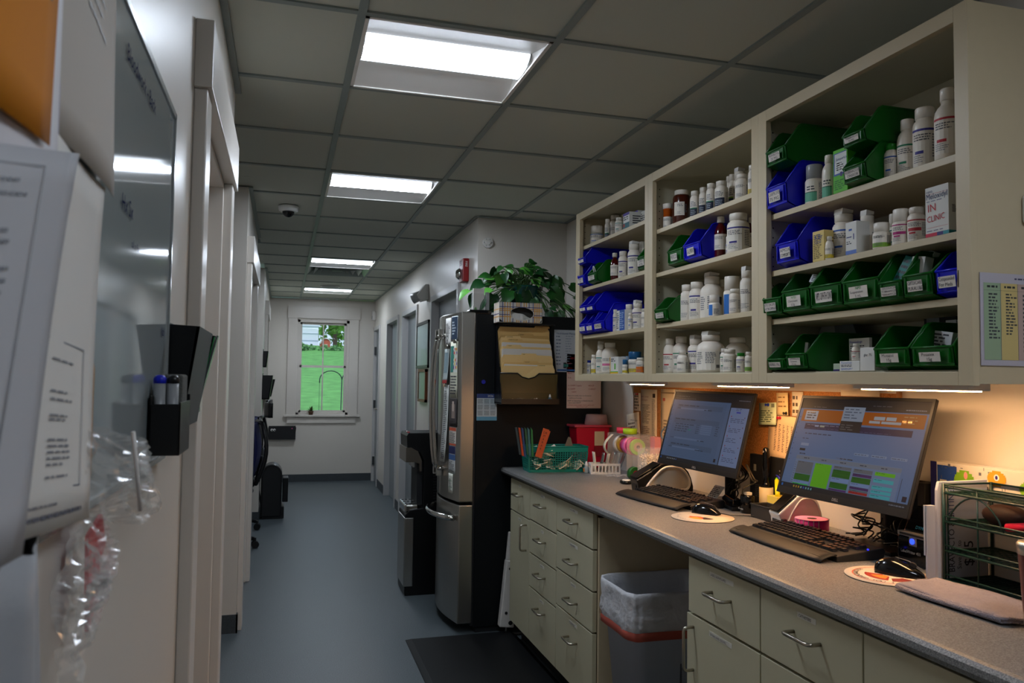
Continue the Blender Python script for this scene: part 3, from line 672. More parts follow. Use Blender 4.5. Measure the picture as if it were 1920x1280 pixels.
# ---------------------------------------------------------------- trailing plant in a green pot on the fridge
PX, PY = 1.40, 4.60
r = thing('pothos_plant', 'trailing green pothos in a dark green pot on top of the refrigerator', 'plant', (PX, PY, 1.775))
MB().lathe([(.085, 0), (.105, .02), (.122, .10), (.125, .15), (.118, .175), (.126, .185), (.126, .20), (.112, .20), (.108, .17), (.0001, .165)], n=36).build('pot', mat('pot_glaze', (16, 66, 60), .2), r)
MB().lathe([(.0001, .178), (.107, .172)], n=20).build('soil', mat('soil', (44, 34, 28), .95), r)
def leafmesh(name, m):
    b = MB(); L = 1.
    prof = [(0, 0), (.02, .22), (.12, .36), (.28, .41), (.5, .36), (.75, .2), (1, .0)]
    vs = []
    for x, wd in prof:
        z = -.35*x*x+.08*x
        vs += [(x-(.10 if 0 < wd < .3 and x < .1 else 0), -wd, z+wd*.28), (x, 0, z), (x-(.10 if 0 < wd < .3 and x < .1 else 0), wd, z+wd*.28)]
    fs = []
    for i in range(len(prof)-1): fs += [(3*i, 3*i+1, 3*i+4, 3*i+3), (3*i+1, 3*i+2, 3*i+5, 3*i+4)]
    b.add(vs, fs, smooth=True); me = bpy.data.meshes.new(name); me.from_pydata(b.v, [], b.f); me.materials.append(m); me.polygons.foreach_set('use_smooth', [True]*len(b.f)); me.update()
    return me
LM = [leafmesh('leaf', LEAF), leafmesh('leaf', LEAFD), leafmesh('leaf', mat('leaf_bright', (84, 150, 56), .35, var=.3, vscale=20))]
def leaf(p, d, size, parent, k=None, up=None):
    d = Vector(d).normalized(); u = Vector(up or (random.uniform(-.5, .5), random.uniform(-.9, -.1), random.uniform(.3, 1))).normalized()
    s = u.cross(d).normalized(); u = d.cross(s)
    o = bpy.data.objects.new('leaf', LM[k if k is not None else random.choice((0, 0, 1, 1, 2))]); C.objects.link(o); o.parent = parent
    M_ = Matrix((d, s, u)).transposed().to_4x4(); M_.translation = Vector(p)
    o.matrix_basis = M_ @ Matrix.Diagonal((size, size*random.uniform(.85, 1.1), size, 1))
rl = Vector((PX, PY, 1.775)); stems = MB()
def stem(p0, p1, arch, r_=.0028, n=9):
    p0, p1 = Vector(p0), Vector(p1); pts = []
    for i in range(n+1):
        t = i/n; pts.append(p0.lerp(p1, t)+Vector((0, 0, arch*4*t*(1-t))))
    stems.tube(pts, r_, 5); return pts
for i in range(74):
    a = random.uniform(0, 2*PI); rr = random.uniform(.05, .27)
    tgt = Vector((math.cos(a)*rr*1.15, math.sin(a)*rr*.62-.03, .175+.17*(1-(rr/.3)**2)*random.uniform(.35, 1.1)))
    if i % 4 == 3: tgt.z = random.uniform(.03, .16); tgt.x *= 1.15; tgt.y = -abs(tgt.y)-.07
    p0 = Vector((random.uniform(-.05, .05), random.uniform(-.05, .05), .17))
    stem(p0, tgt, .05)
    d = Vector((math.cos(a)*.7+random.uniform(-.4, .4), math.sin(a)*.5-.25, random.uniform(-.9, .25)))
    leaf(tgt, d, random.uniform(.052, .09), r)
# leaves placed like the photo's outline: (px, py, depth y, dir, size)
for px, py, yy, dx, dz, s in ((905, 530, 4.5, -1, -.5, .10), (880, 545, 4.47, -1, -.6, .09), (892, 552, 4.45, -.6, -.9, .09), (920, 520, 4.5, -.9, .1, .085), (938, 515, 4.52, -.2, -1, .09), (962, 503, 4.52, .2, -.1, .10), (975, 508, 4.5, .9, -.1, .085), (1012, 510, 4.5, .7, .3, .055),
                          (1000, 522, 4.5, .9, -.3, .10), (1020, 530, 4.48, .9, -.5, .115), (1030, 545, 4.47, .9, -.6, .12), (1040, 562, 4.45, .7, -.6, .10), (1055, 575, 4.42, .8, -.5, .095), (1068, 580, 4.40, .9, -.5, .08), (1045, 585, 4.42, .3, -.9, .09), (985, 545, 4.44, -.1, -1, .11), (955, 545, 4.43, -.4, -.9, .10), (1000, 560, 4.43, .1, -1, .09), (925, 552, 4.45, -.2, -1, .09), (903, 558, 4.4, -.3, -1, .095), (900, 578, 4.4, -.3, -.9, .08), (942, 568, 4.42, .5, -.7, .075), (1028, 590, 4.4, .2, -.8, .07)):
    p = aty(px, py, yy)-rl; p.z = max(p.z, .04)
    stem((random.uniform(-.06, .06), -.03, .17), p, .04); leaf(p, (dx, -.35, dz), s, r)
for i in range(10):
    x = random.uniform(.22, .33); stem((x-.1, -.12, .1), (x+random.uniform(-.05, .05), -.22, .005), .02, .002)
stem((.26, -.2, .05), (.40, -.32, -.06), .01, .0022)
stems.build('stems', mat('stem_green', (60, 90, 40), .6), r)
r = thing('acrylic_box', 'clear acrylic box of papers on the hinge corner of the refrigerator', 'box', (1.085, 4.40, 1.80))
MB().box(-.05, .05, -.02, .02, 0, .10).build('case', CLEARP, r); MB().box(-.045, .02, -.012, .004, .002, .13).build('paper', PAPER, r); MB().box(.03, .048, -.018, .01, .0, .11).build('paper', mat('label_grey', (150, 152, 150), .6), r)

# ================================================================ WATER COOLER
r = thing('water_cooler', 'black bottom-load water cooler with steel front panels beside the refrigerator', 'water cooler', (.95, 5.28, 0))
wx, wy0, wy1 = .785, 5.13, 5.42
side = [(wx+.005, 0), (wx+.002, .02), (wx+.0, .52), (wx+.03, .55), (wx+.115, .56), (wx+.115, .87), (wx+.09, .92), (wx+.05, .935), (wx+.005, .94), (wx, 1.03), (wx+.012, 1.05), (wx+.34, 1.05), (wx+.34, 0)]
side = [(y, z) for y, z in side]
b = MB(); b.prism([(x, z) for x, z in side], 'y', wy0, wy1); b.build('body', mat('cooler_black', (10, 11, 12), .38, spec=.35), r, True, bevel=.004)
MB().box(wx-.006, wx+.012, wy0+.0, wy1, .06, .50).box(wx-.004, wx+.055, wy0-.004, wy0+.004, .06, .50).build('front_panel', STAIN, r, True, bevel=.006)
MB().box(wx-.004, wx+.09, wy0+.015, wy1-.015, .53, .585).build('drip_tray', CHROME, r, True, bevel=.012)
for k in range(3):
    for q in range(3): MB().cyl((wx+.012+k*.026, wy0+.06+q*.085, .585), (wx+.012+k*.026, wy0+.06+q*.085, .587), .009, n=10).build('drain_hole', BLKM, r, True)
MB().prism([(wx-.004, .86), (wx-.004, .955), (wx+.03, .955), (wx+.075, .93), (wx+.1, .87), (wx+.1, .80), (wx+.088, .80), (wx+.085, .85), (wx+.05, .86)], 'y', wy0-.003, wy1+.003).build('dispenser_hood', STAIND, r, True)
MB().box(wx+.075, wx+.112, wy0+.03, wy1-.03, .58, .86).build('niche', BLKM, r, True)
for k in range(3): MB().cyl((wx+.06, wy0+.07+.075*k, .90), (wx+.06, wy0+.07+.075*k, .82), .012, .009, 10).build('spout', WHT, r, True)
MB().cyl((wx+.015, wy0+.03, 1.05), (wx+.015, wy0+.03, 1.056), .009, n=10).build('button', mat('button_red', (170, 24, 30), .4), r, True)
MB().cyl((wx+.015, wy0+.07, 1.05), (wx+.015, wy0+.07, 1.055), .009, n=10).cyl((wx+.015, wy0+.11, 1.05), (wx+.015, wy0+.11, 1.055), .009, n=10).build('button', CHROME, r, True)
for k in range(12): MB().box(wx+.18, wx+.28, wy0-.002, wy0+.002, .60+k*.018, .606+k*.018).build('vent_slot', BLKM, r, True)
# ================================================================ RIGHT HALL WALL FITTINGS
r = thing('fire_strobe', 'red fire alarm strobe on the corner wall above the refrigerator', 'fire alarm', (XR1, 5.28, 2.15))
MB().box(XR1-.045, XR1, 5.22, 5.34, 2.075, 2.235).build('housing', mat('alarm_red', (128, 8, 14), .35), r, True, bevel=.006)
MB().lathe([(.0001, -.03), (.025, -.026), (.038, -.01), (.04, 0)], n=18).build('strobe_lens', CHROME, r).location = (-.052, 0, -.02)
bpy.context.view_layer.update()
r.children[-1].rotation_euler = (0, PI/2, 0)
for k in range(3): MB().box(XR1-.0465, XR1-.044, 5.25, 5.31, 2.215-.012*k, 2.22-.012*k).build('slot', BLKM, r, True)
text('FIRE', Frame((XR1-.02, 5.2185, 2.215), (0, 0, -1), (1, 0, 0)), 0, -.008, .022, WHT, r)
r = thing('emergency_light', 'grey wedge-shaped wall sensor with a round head beside the first framed picture', 'emergency light', (XR1, 6.88, 2.15))
MB().prism([(XR1-.09, 2.11), (XR1-.10, 2.14), (XR1-.03, 2.235), (XR1, 2.235), (XR1, 2.10), (XR1-.05, 2.085)], 'y', 6.78, 6.92).build('housing', mat('lamp_housing', (206, 204, 198), .35), r, True, bevel=.006)
MB().cyl((XR1-.06, 6.83, 2.14), (XR1-.125, 6.87, 2.11), .04, .048, 20).build('lamp_head', mat('lamp_head', (170, 172, 170), .3), r, True)
MB().cyl((XR1-.126, 6.871, 2.11), (XR1-.128, 6.872, 2.109), .04, .04, 20).build('lens', CHROME, r, True)
r = thing('motion_sensor', 'small white motion sensor in the far corner above the closed door', 'sensor', (XR1, 10.9, 2.27))
MB().box(XR1-.05, XR1, 10.86, 10.92, 2.20, 2.33).build('housing', WHTM, r, True, bevel=.01); MB().box(XR1-.053, XR1-.049, 10.87, 10.91, 2.22, 2.26).build('lens', GREY, r, True)
r = thing('wall_disc', 'round off-white detector on the alcove wall above the plant', 'detector', (1.27, YA, 2.305))
MB().cyl((1.27, YA, 2.305), (1.27, YA-.014, 2.305), .036, .033, 28).build('plate', WHTM, r, True)
MB().cyl((1.27, YA-.014, 2.305), (1.27, YA-.022, 2.305), .018, .015, 18).build('centre', WHTM, r, True)
for k in range(6): MB().cyl((1.27+.025*math.cos(k*PI/3), YA-.013, 2.305+.025*math.sin(k*PI/3)), (1.27+.025*math.cos(k*PI/3), YA-.016, 2.305+.025*math.sin(k*PI/3)), .003, n=8).build('screw', GREY, r, True)
def picture(label, y0, y1, z0, z1, fm, art):
    r = thing('framed_picture', label, 'picture', (XR1, (y0+y1)/2, (z0+z1)/2)); t = .025; x = XR1-.022
    MB().box(x, XR1, y0, y0+t, z0, z1).box(x, XR1, y1-t, y1, z0, z1).box(x, XR1, y0, y1, z0, z0+t).box(x, XR1, y0, y1, z1-t, z1).build('frame', fm, r, True)
    MB().box(x+.008, XR1, y0+t, y1-t, z0+t, z1-t).build('print', art, r, True)
    MB().box(x+.004, x+.006, y0+t, y1-t, z0+t, z1-t).build('glass', mat('picture_glass', (255, 255, 255), .02, alpha=.12, spec=1.), r, True)
picture('black framed picture, the upper of two beside the fridge-side doorway', 6.66, 7.28, 1.50, 1.915, BLKP, mat('art_pale', (150, 170, 160), .5))
picture('wooden framed picture, the lower of two beside the fridge-side doorway', 6.76, 7.15, 1.20, 1.49, mat('frame_wood', (110, 60, 24), .4), mat('art_green', (120, 150, 120), .5))

# ================================================================ BACK WALL POCKET
r = thing('wall_pocket', 'black wall pocket with googly eyes under the hallway window', 'wall pocket', (.01, YB, .65))
y0 = YB-.055
MB().prism([(-.165, .58), (-.175, .735), (-.12, .735), (-.09, .705), (-.02, .695), (.045, .705), (.075, .735), (.185, .735), (.17, .58)], 'y', y0, y0+.004).build('front', BLKM, r, True)
MB().box(-.17, .178, y0, YB, .572, .58).box(-.172, -.167, y0, YB, .575, .73).box(.172, .178, y0, YB, .575, .73).box(-.17, .178, YB-.004, YB, .575, .75).build('tray', BLKM, r, True)
for x in (-.128, -.095): 
    e = MB().cyl((x, y0, .70), (x, y0-.006, .70), .017, n=16).build('googly_eye', WHT, r, True); MB().cyl((x+.004, y0-.006, .696), (x+.004, y0-.008, .696), .009, n=12).build('pupil', BLKP, r, True)
MB().cyl((.13, y0, .718), (.13, y0-.003, .718), .008, n=10).build('sticker', mat('pink_dot', (220, 90, 150), .5), r, True)

# ================================================================ OFFICE CHAIRS in the recess
CH = mat('chair_black', (16, 17, 19), .35); MESHB = mat('chair_navy', (14, 20, 78), .7)
def chair(label, x, y, rz):
    r = thing('office_chair', label, 'chair', (x, y, 0), rz, 'office chairs in the left-hand recess')
    for k in range(5):
        a = 2*PI*k/5+PI
        l = MB().tube([(0, 0, .12), (.15*math.cos(a), .15*math.sin(a), .11), (.28*math.cos(a), .28*math.sin(a), .075)], [.026, .022, .016], 8).build('base_leg', CH, r)
        c = MB(); cx_, cy_ = .29*math.cos(a), .29*math.sin(a); t = Vector((-math.sin(a), math.cos(a), 0))
        for s in (-1, 1): q = Vector((cx_, cy_, .03))+t*s*.016; c.cyl(q-t*.009, q+t*.009, .03, n=16)
        c.cyl((cx_, cy_, .045), (cx_, cy_, .085), .010, n=8); c.build('caster', CH, l)
    MB().cyl((0, 0, .09), (0, 0, .42), .028, .022, 14).build('gas_lift', mat('lift_grey', (60, 62, 64), .3, .6), r)
    MB().sphere((.0, 0, .47), .27, 20, 10, (1, .95, .22)).build('seat', CH, r)
    MB().grid(lambda u, v: (-.24-.05*math.sin(PI*v)-.04*v+.05*math.cos(PI*(u-.5)*1.2)*-1+.05, (u-.5)*.46*(1-.25*(v-.4)**2*2), .55+.48*v), 10, 10).build('backrest', MESHB, r, solid=.014)
    pts = [(-.28-.05*math.sin(PI*v)-.04*v+.02, s_*.235*(1-.25*(v-.4)**2*2), .55+.48*v) for s_, v in [(-1, i/8) for i in range(9)]+[(1, 1-i/8) for i in range(9)]]
    MB().tube(pts, .016, 8, closed=True).build('back_frame', CH, r)
    MB().tube([(0, 0, .44), (-.2, 0, .46), (-.29, 0, .55), (-.33, 0, .75)], .02, 8).build('spine', CH, r)
    for s in (-1, 1):
        MB().tube([(-.12, s*.2, .44), (-.08, s*.29, .47), (-.06, s*.30, .62), (-.02, s*.30, .70)], .014, 8).build('arm_post', CH, r)
        MB().tube([(-.16, s*.30, .70), (-.10, s*.30, .725), (.06, s*.30, .725), (.13, s*.30, .70)], [.014, .022, .022, .012], 10).build('armrest', CH, r)
    MB().grid(lambda u, v: (-.37+.02*math.cos(PI*(u-.5)), (u-.5)*.30, 1.07+.12*v), 8, 4).build('headrest', CH, r, solid=.03)
    return r
chair('black and navy office chair in the left recess, the nearer one', -.475, 6.80, math.radians(188))
chair('black and navy office chair in the left recess, beside the rounded machine', -.485, 7.66, math.radians(176))
r = thing('rounded_machine', 'tall black round-topped machine standing on the hall floor by the left wall', 'appliance', (-.08, 8.28, 0))
yA_ = 8.17
n = 16; pts = [(-.10, .02), (.10, .02)]+[(.10*math.cos(PI*i/n), .43+.11*math.sin(PI*i/n)) for i in range(n+1)]
MB().prism([(x*1.0-.085, z) for x, z in pts], 'y', yA_, yA_+.26, smooth=False).build('body', BLKP, r, True, bevel=.012)
MB().prism([(x*.8-.085, .02+(z-.02)*.92+.015) for x, z in pts], 'y', yA_-.006, yA_).build('front_panel', BLKM, r, True)
MB().box(.02, .075, yA_+.03, yA_+.22, .16, .40).box(-.01, .04, yA_+.02, yA_+.24, .0, .12).build('side_box', BLKP, r, True, bevel=.008)
MB().box(-.17, .03, yA_+.01, yA_+.27, 0, .025).build('foot', BLKM, r, True)
MB().tube([(-.18, yA_+.02, .15), (-.21, yA_+.02, .3), (-.20, yA_+.05, .42)], .01, 8).build('hose', BLKM, r, True)
# wall pockets beyond the recess
def pocket(label, y0, y1, zb, zt, dx, xw=-.20):
    r = thing('file_pocket', label, 'file pocket', (xw, (y0+y1)/2, zb), group='black file pockets on the far left wall')
    MB().prism([(xw, zb), (xw+dx*.7, zb), (xw+dx, zt), (xw+dx-.006, zt), (xw+dx*.7-.008, zb+.01), (xw+.004, zb+.01), (xw+.004, zt+.02), (xw, zt+.02)], 'y', y0, y1).build('shell', BLKP, r, True)
    for y in (y0, y1-.004): MB().prism([(xw, zb), (xw+dx*.7, zb), (xw+dx, zt), (xw, zt)], 'y', y, y+.004).build('side_panel', BLKP, r, True)
pocket('upper black file pocket, closest to the recess opening', 8.16, 8.42, 1.50, 1.66, .05)
pocket('lower black file pocket below the upper one, on the left wall past the recess', 8.18, 8.5, 1.18, 1.42, .10)
pocket('smaller black file pocket next to the third left door', 8.52, 8.63, 1.20, 1.38, .12)

# ================================================================ NEAR LEFT WALL
XW = -.202
WB = mat('whiteboard_gloss', (150, 158, 160), .06, spec=.9)
r = thing('whiteboard', 'glossy whiteboard with faint handwriting on the near left wall', 'whiteboard', (XW, .9, 1.25))
MB().box(XW, XW+.008, .45, 1.462, 1.272, 1.852).build('board', WB, r, True)
MB().box(XW, XW+.011, .45, 1.468, 1.852, 1.862).box(XW, XW+.011, 1.461, 1.468, 1.268, 1.862).box(XW, XW+.011, .45, 1.468, 1.264, 1.272).build('frame', mat('board_edge', (190, 194, 194), .2, .6), r, True)
F_ = FL(XW+.009, 0, 0)
for s, u, v, z in (('Bloodwork - Back', 1.03, 1.79, .03), ('Hx Sx', 1.03, 1.605, .03), ('call re Rx', 1.10, 1.57, .014), ('(lab)', 1.38, 1.47, .02)): text(s, F_, u, v, z, mat('marker_ink', (20, 26, 70), 1., spec=0.), r)
r = thing('marker_holder', 'black plastic marker cup on the whiteboard edge', 'pen holder', (XW+.03, 1.35, 1.29))
ya, yb, xa_, xb_ = 1.275, 1.40, XW+.012, XW+.055
MB().box(xa_, xb_, ya, ya+.003, 1.287, 1.362).box(xa_, xb_, yb-.003, yb, 1.287, 1.375).box(xb_-.003, xb_, ya, yb, 1.287, 1.365).box(xa_, xa_+.003, ya, yb, 1.287, 1.375).box(xa_, xb_, ya, yb, 1.285, 1.288).build('cup', BLKP, r, True, bevel=.001)
for k, (y, x, c, lb) in enumerate(((1.292, XW+.0225, (20, 34, 190), 'blue-capped dry-erase marker in the black marker cup'), (1.30, XW+.040, (18, 18, 20), 'black-capped dry-erase marker in the black marker cup'))):
    q = thing('dry_erase_marker', lb, 'marker', (x, y, 1.289))
    MB().cyl((0, 0, 0), (0, 0, .106), .0085, n=18).build('barrel', mat('marker_white', (150, 152, 154), .3), q); MB().lathe([(.0092, .104), (.0092, .112), (.006, .116), (.0001, .117)], n=18).build('cap', mat('cap_%d' % k, c, .3), q)
q = thing('felt_eraser', 'grey felt board eraser standing in the black marker cup', 'eraser', (XW+.035, 1.36, 1.29))
MB().box(-.018, .016, -.035, .03, 0, .117).build('felt', mat('felt', (92, 92, 88), 1., var=.4, vscale=200, bump=.4, bscale=400), q, bevel=.004)
r = thing('file_pocket', 'large black file pocket with green papers beside the near left door', 'file pocket', (XW, 1.6, 1.31))
ya, yb = 1.475, 1.735
MB().prism([(XW, 1.335), (XW+.010, 1.308), (XW+.034, 1.312), (XW+.059, 1.492), (XW+.054, 1.492), (XW+.031, 1.317), (XW+.014, 1.315), (XW+.004, 1.34), (XW+.004, 1.50), (XW, 1.50)], 'y', ya, yb).build('shell', mat('pocket_smoke', (74, 78, 80), .5), r, True)
MB().prism([(XW, 1.335), (XW+.010, 1.308), (XW+.034, 1.312), (XW+.059, 1.492), (XW, 1.495)], 'y', ya, ya+.004).build('side_panel', BLKP, r, True)
MB().prism([(XW, 1.335), (XW+.010, 1.308), (XW+.034, 1.312), (XW+.059, 1.492), (XW, 1.495)], 'y', yb-.004, yb).build('side_panel', BLKP, r, True)
q = thing('file_pocket', 'clear-fronted file pocket of green sheets behind the large black one', 'file pocket', (XW, 1.9, 1.33))
MB().prism([(XW+.012, 1.33), (XW+.032, 1.335), (XW+.068, 1.49), (XW+.065, 1.49), (XW+.029, 1.34), (XW+.012, 1.34)], 'y', 1.752, 1.778).box(XW+.0, XW+.035, 1.752, 1.778, 1.33, 1.34).build('shell', mat('pocket_clear_grey', (90, 94, 94), .2), q, True)
MB().prism([(XW, 1.33), (XW+.03, 1.33), (XW+.062, 1.49), (XW, 1.50)], 'y', 1.775, 1.779).build('side_panel', BLKP, q, True)
for k in range(3):
    s = thing('green_sheet', ['green printed sheet at the front of the clear-fronted pocket', 'green printed sheet in the middle of the clear-fronted pocket', 'green printed sheet at the back of the clear-fronted pocket'][k], 'paper', (XW+.07, 1.76, 1.38))
    x = XW+.047-.007*k
    MB().add([(x-.016, 1.752, 1.345), (x-.016, 1.772, 1.345), (x+.014, 1.772, 1.485-.008*k), (x+.014, 1.752, 1.488-.014*k)], [(0, 1, 2, 3)]).build('sheet', mat('sheet_green', (70, 190, 110), .6), s, True, solid=.0006)
# pinned papers: each sheet is a gently curled surface, fixed at the wall along its top
def sheet(label, name, y0, y1, z0, z1, x0, cx_, m, draw=None, skew=0., cat='paper', lean=0., n=10, dt=0., db=0.):
    r = thing(name, label, cat, (x0, (y0+y1)/2, z1))
    def f(u, v, k=0.):      # u along +y 0..1, v up 0..1
        return Vector((x0+cx_*(1-v)**1.5*(.4+.6*u)+.006*math.sin(3*u+2*v)+lean*u+k, y0+(y1-y0)*u+skew*(1-v), z0+(z1-z0)*v+(dt*v+db*(1-v))*(1-u)))
    MB().grid(lambda a, b: f(a, b), n, n).build('sheet', m, r, True, solid=.0007)
    if draw:
        p = Print(lambda u, v, k: f(u, v, k+.0006)); draw(p, r, f); p.build(r)
    return r
def box_text(p, r, f):
    for i, v in enumerate((.90, .86, .76, .73, .66, .63, .60, .53)): p.lines(.25, v-.006, .58, v+.009, 1, (104, 106, 114), .7, .35, .05, 1)
    p.rect(.68, .18, .688, .95, (120, 122, 128), 1); p.rect(.0, .945, .68, .951, (120, 122, 128), 1); p.rect(.0, .18, .68, .185, (120, 122, 128), 1)
def box_text2(p, r, f):
    for v in (.42, .34, .32, .28, .27, .22, .205, .19, .175, .16, .13): p.lines(.50, v-.003, .72, v+.004, 1, (120, 122, 130), .8, .3, .05, 1)
    p.rect(.84, .10, .846, .47, (110, 112, 124), 1); p.rect(.3, .468, .846, .472, (110, 112, 124), 1); p.rect(.25, .098, .846, .102, (110, 112, 124), 1)
    p.lines(.25, .06, .62, .068, 1, (110, 110, 120), .7, .1, .03, 1); p.lines(.2, .03, .9, .045, 1, (90, 92, 104), .7, .1, .03, 1)
PAPG = mat('paper_grey', (176, 176, 180), .8)
sheet('blurred white instruction sheet, the closest one pinned on the left wall', 'instruction_sheet', .44, .745, 1.285, 1.595, -.168, .004, PAPG, box_text, -.15, dt=-.075, db=.02)
sheet('long white instruction sheet with a boxed text, hanging behind the closest sheet', 'instruction_sheet', .55, .905, 1.268, 1.60, -.180, .004, PAPER, box_text2, -.065, db=.035)
sheet('tall pale sheet pinned higher on the wall beside the whiteboard', 'wall_sheet', .70, .972, 1.60, 1.95, -.188, .003, mat('paper_warm', (188, 180, 170), .8), lambda p, r, f: p.lines(.4, .40, .75, .55, 3, (150, 146, 142), .3, .3, .06, 1), -.03)
sheet('orange-yellow envelope pinned high on the near left wall', 'manila_envelope', .38, .715, 1.572, 1.92, -.172, .002, mat('envelope_orange', (204, 124, 6), .8, spec=.15), lambda p, r, f: (p.lines(.80, .30, .97, .42, 2, (110, 70, 20), .5, .2, .05, 1)), -.075, db=-.03)
sheet('brown cardboard edge hanging behind the instruction sheets', 'cardboard_folder', .6, .958, 1.30, 1.53, -.1900, .0, mat('card_brown', (176, 122, 50), .7), None, -.05)
for k in range(3): sheet(['white paper stack edge beside the orange envelope', 'lavender folder edge beside the orange envelope', 'dark violet folder edge beside the orange envelope'][k], 'folder_sheet', .5, .728+.014*(2-k), 1.50, 1.92, -.1775-.003*(2-k), .001, mat('folder_%d' % k, ((60, 52, 84), (120, 112, 150), (200, 196, 200))[k], .6), None, -.04)
# hanging plastic bags
def bag(label, pts, m, depth=.02, name='plastic_bag'):
    r = thing(name, label, 'bag', pts[0])
    cx0 = sum(p[1] for p in pts)/len(pts); cz0 = sum(p[2] for p in pts)/len(pts)
    n = len(pts)
    def rim(t):
        t = (t % 1)*n; i = int(t); a = Vector(pts[i % n]); b_ = Vector(pts[(i+1) % n]); return a.lerp(b_, t-i)
    cen = Vector((sum(p[0] for p in pts)/n+depth, cx0, cz0)); nr, nt = 14, 72; vs = []
    for j in range(nr+1):
        for i in range(nt):
            s = j/nr; q = cen.lerp(rim(i/nt), s); rn = random.uniform(-1, 1)
            q.x += (rn*.0045+.007*math.sin(i*.55+j*1.1))*(1-s*.3); vs.append(tuple(q))
    fs = [(j*nt+i, j*nt+(i+1) % nt, (j+1)*nt+(i+1) % nt, (j+1)*nt+i) for j in range(nr) for i in range(nt)]
    MB().add(vs, fs, smooth=False).build('film', m, r, True)
    return r
r = bag('crumpled clear zip bag hanging below the whiteboard', [(-.185, .825, 1.358), (-.180, .88, 1.352), (-.172, 1.10, 1.326), (-.165, 1.115, 1.30), (-.155, 1.15, 1.222), (-.16, 1.0, 1.232), (-.17, .88, 1.258), (-.18, .80, 1.28)], BAGP)
MB().tube([(-.151, .912, 1.345), (-.148, .925, 1.30), (-.146, .94, 1.258)], .0022, 8).build('zip_seal', mat('zip_strip', (220, 216, 212), .4), r, True)
r = bag('long clear bag holding something red, drooping below the zip bag', [(-.18, .80, 1.28), (-.175, .87, 1.27), (-.17, .93, 1.235), (-.168, .93, 1.20), (-.172, .87, 1.165), (-.178, .815, 1.115), (-.182, .775, 1.155), (-.182, .76, 1.22)], BAGP, .012)
q = thing('red_item', 'flat red folded item inside the drooping clear bag', 'red cloth', (-.176, .88, 1.24))
b = MB(); b.prism([(.845, 1.25), (.90, 1.262), (.922, 1.225), (.895, 1.215), (.905, 1.19), (.86, 1.155), (.85, 1.20)], 'x', -.179, -.175); b.build('fold', mat('item_red', (190, 6, 24), .5), q, True)
r = thing('plastic_bag', 'long white plastic bag hanging down the near left wall', 'bag', (-.19, .68, 1.28))
MB().grid(lambda u, v: (-.186+.010*math.sin(u*9+v*1.5)+.003*math.sin(u*23), .575+.19*u*(1-.25*v)+.05*(1-v), .62+.66*v+.01*math.sin(u*7)), 36, 14).build('film', mat('film_white', (168, 170, 174), .4, bump=.2, bscale=30), r, True, solid=.001)
# ================================================================ BASE CABINETS AND WORKTOP
CF = 1.215
def pull(b_parent, y, z, horiz=True, L=.10, nm='handle'):
    a = L/2; x = CF-.001; d = .032; n = 5; pts = []
    path = [(0, -a), (d-.008, -a), (d-.002, -a+.002), (d, -a+.010), (d, a-.010), (d-.002, a-.002), (d-.008, a), (0, a)]
    pts = [(x-p[0], y+p[1], z) if horiz else (x-p[0], y, z+p[1]) for p in path]
    b = MB().tube(pts, .0045, 8); inv = b_parent['root_inv']
    return b
def mk_front(root, nm, y0, y1, z0, z1, handle, tagtxt=None, hz=None, hy=None):
    g = .0025
    o = MB().box(CF, CF+.019, y0+g, y1-g, z0+g, z1-g).build(nm, CREAM2, root, True, bevel=.0012)
    inv = root.matrix_basis.inverted()
    if handle:
        horiz = handle == 'h'; L = .10 if horiz else .128; a = L/2
        y = hy if hy is not None else (y0+y1)/2; z = hz if hz is not None else z1-.07; x = CF; d = .034
        path = [(-.002, -a), (d-.010, -a), (d-.003, -a+.003), (d, -a+.011), (d, a-.011), (d-.003, a-.003), (d-.010, a), (-.002, a)]
        pts = [(x-p[0], y+p[1], z) if horiz else (x-p[0], y, z+p[1]) for p in path]
        b = MB().tube(pts, .0048, 10); b.v = [tuple(inv @ Vector(q)) for q in b.v]; b.build('handle', NICKEL, o)
    if tagtxt:
        ln = .0085*len(tagtxt)*.75; yc = (y0+y1)/2; zt = z1-.030
        t = MB().box(CF-.0006, CF, yc-ln/2-.006, yc+ln/2+.006, zt-.003, zt+.011); t.v = [tuple(inv @ Vector(q)) for q in t.v]
        t.build('tape_label', mat('label_tape', (206, 202, 190), .5), o)
        text(tagtxt, FX(CF-.0008, yc+ln/2, zt), 0, 0, .0095, INK, root, sx=.92)
    return o
def cab(label, y0, y1, fronts, solid=True):
    r = thing('base_cabinet', label, 'cabinet', (1.52, (y0+y1)/2, 0))
    t = .018; b = MB()
    b.box(CF+.021, XR2, y0, y0+t, .1, .872).box(CF+.021, XR2, y1-t, y1, .1, .872).box(CF+.021, XR2, y0, y1, .1, .118).box(XR2-.01, XR2, y0, y1, .1, .872).box(CF+.021, XR2, y0, y1, .855, .872)
    b.build('body', CREAM, r, True)
    MB().box(CF+.0215, CF+.03, y0+.001, y1-.001, .119, .8545).build('front_frame', mat('reveal_dark', (96, 88, 66), .7), r, True)
    MB().box(CF+.07, XR2, y0, y1, 0, .1).build('toe_kick', BLKM, r, True)
    for f in fronts: mk_front(r, *f)
    return r
cab('narrow cream base cabinet next to the refrigerator with one drawer over a door', 3.815, 4.165, [
    ('drawer', 3.815, 4.165, .70, .872, 'h', 'FORMS', .80), ('door', 3.815, 4.165, .105, .698, 'v', 'TOWELS', .60, 3.87)])
cab('cream four-drawer base cabinet, the middle one of the set left of the kneehole', 3.412, 3.815, [
    ('drawer', 3.412, 3.815, .705, .872, 'h', 'NEEDLES', .80), ('drawer', 3.412, 3.815, .541, .703, 'h', 'TAPE', .635), ('drawer', 3.412, 3.815, .374, .539, 'h', 'SYRINGES', .468), ('drawer', 3.412, 3.815, .105, .372, 'h', 'CLIPPERS', .30)])
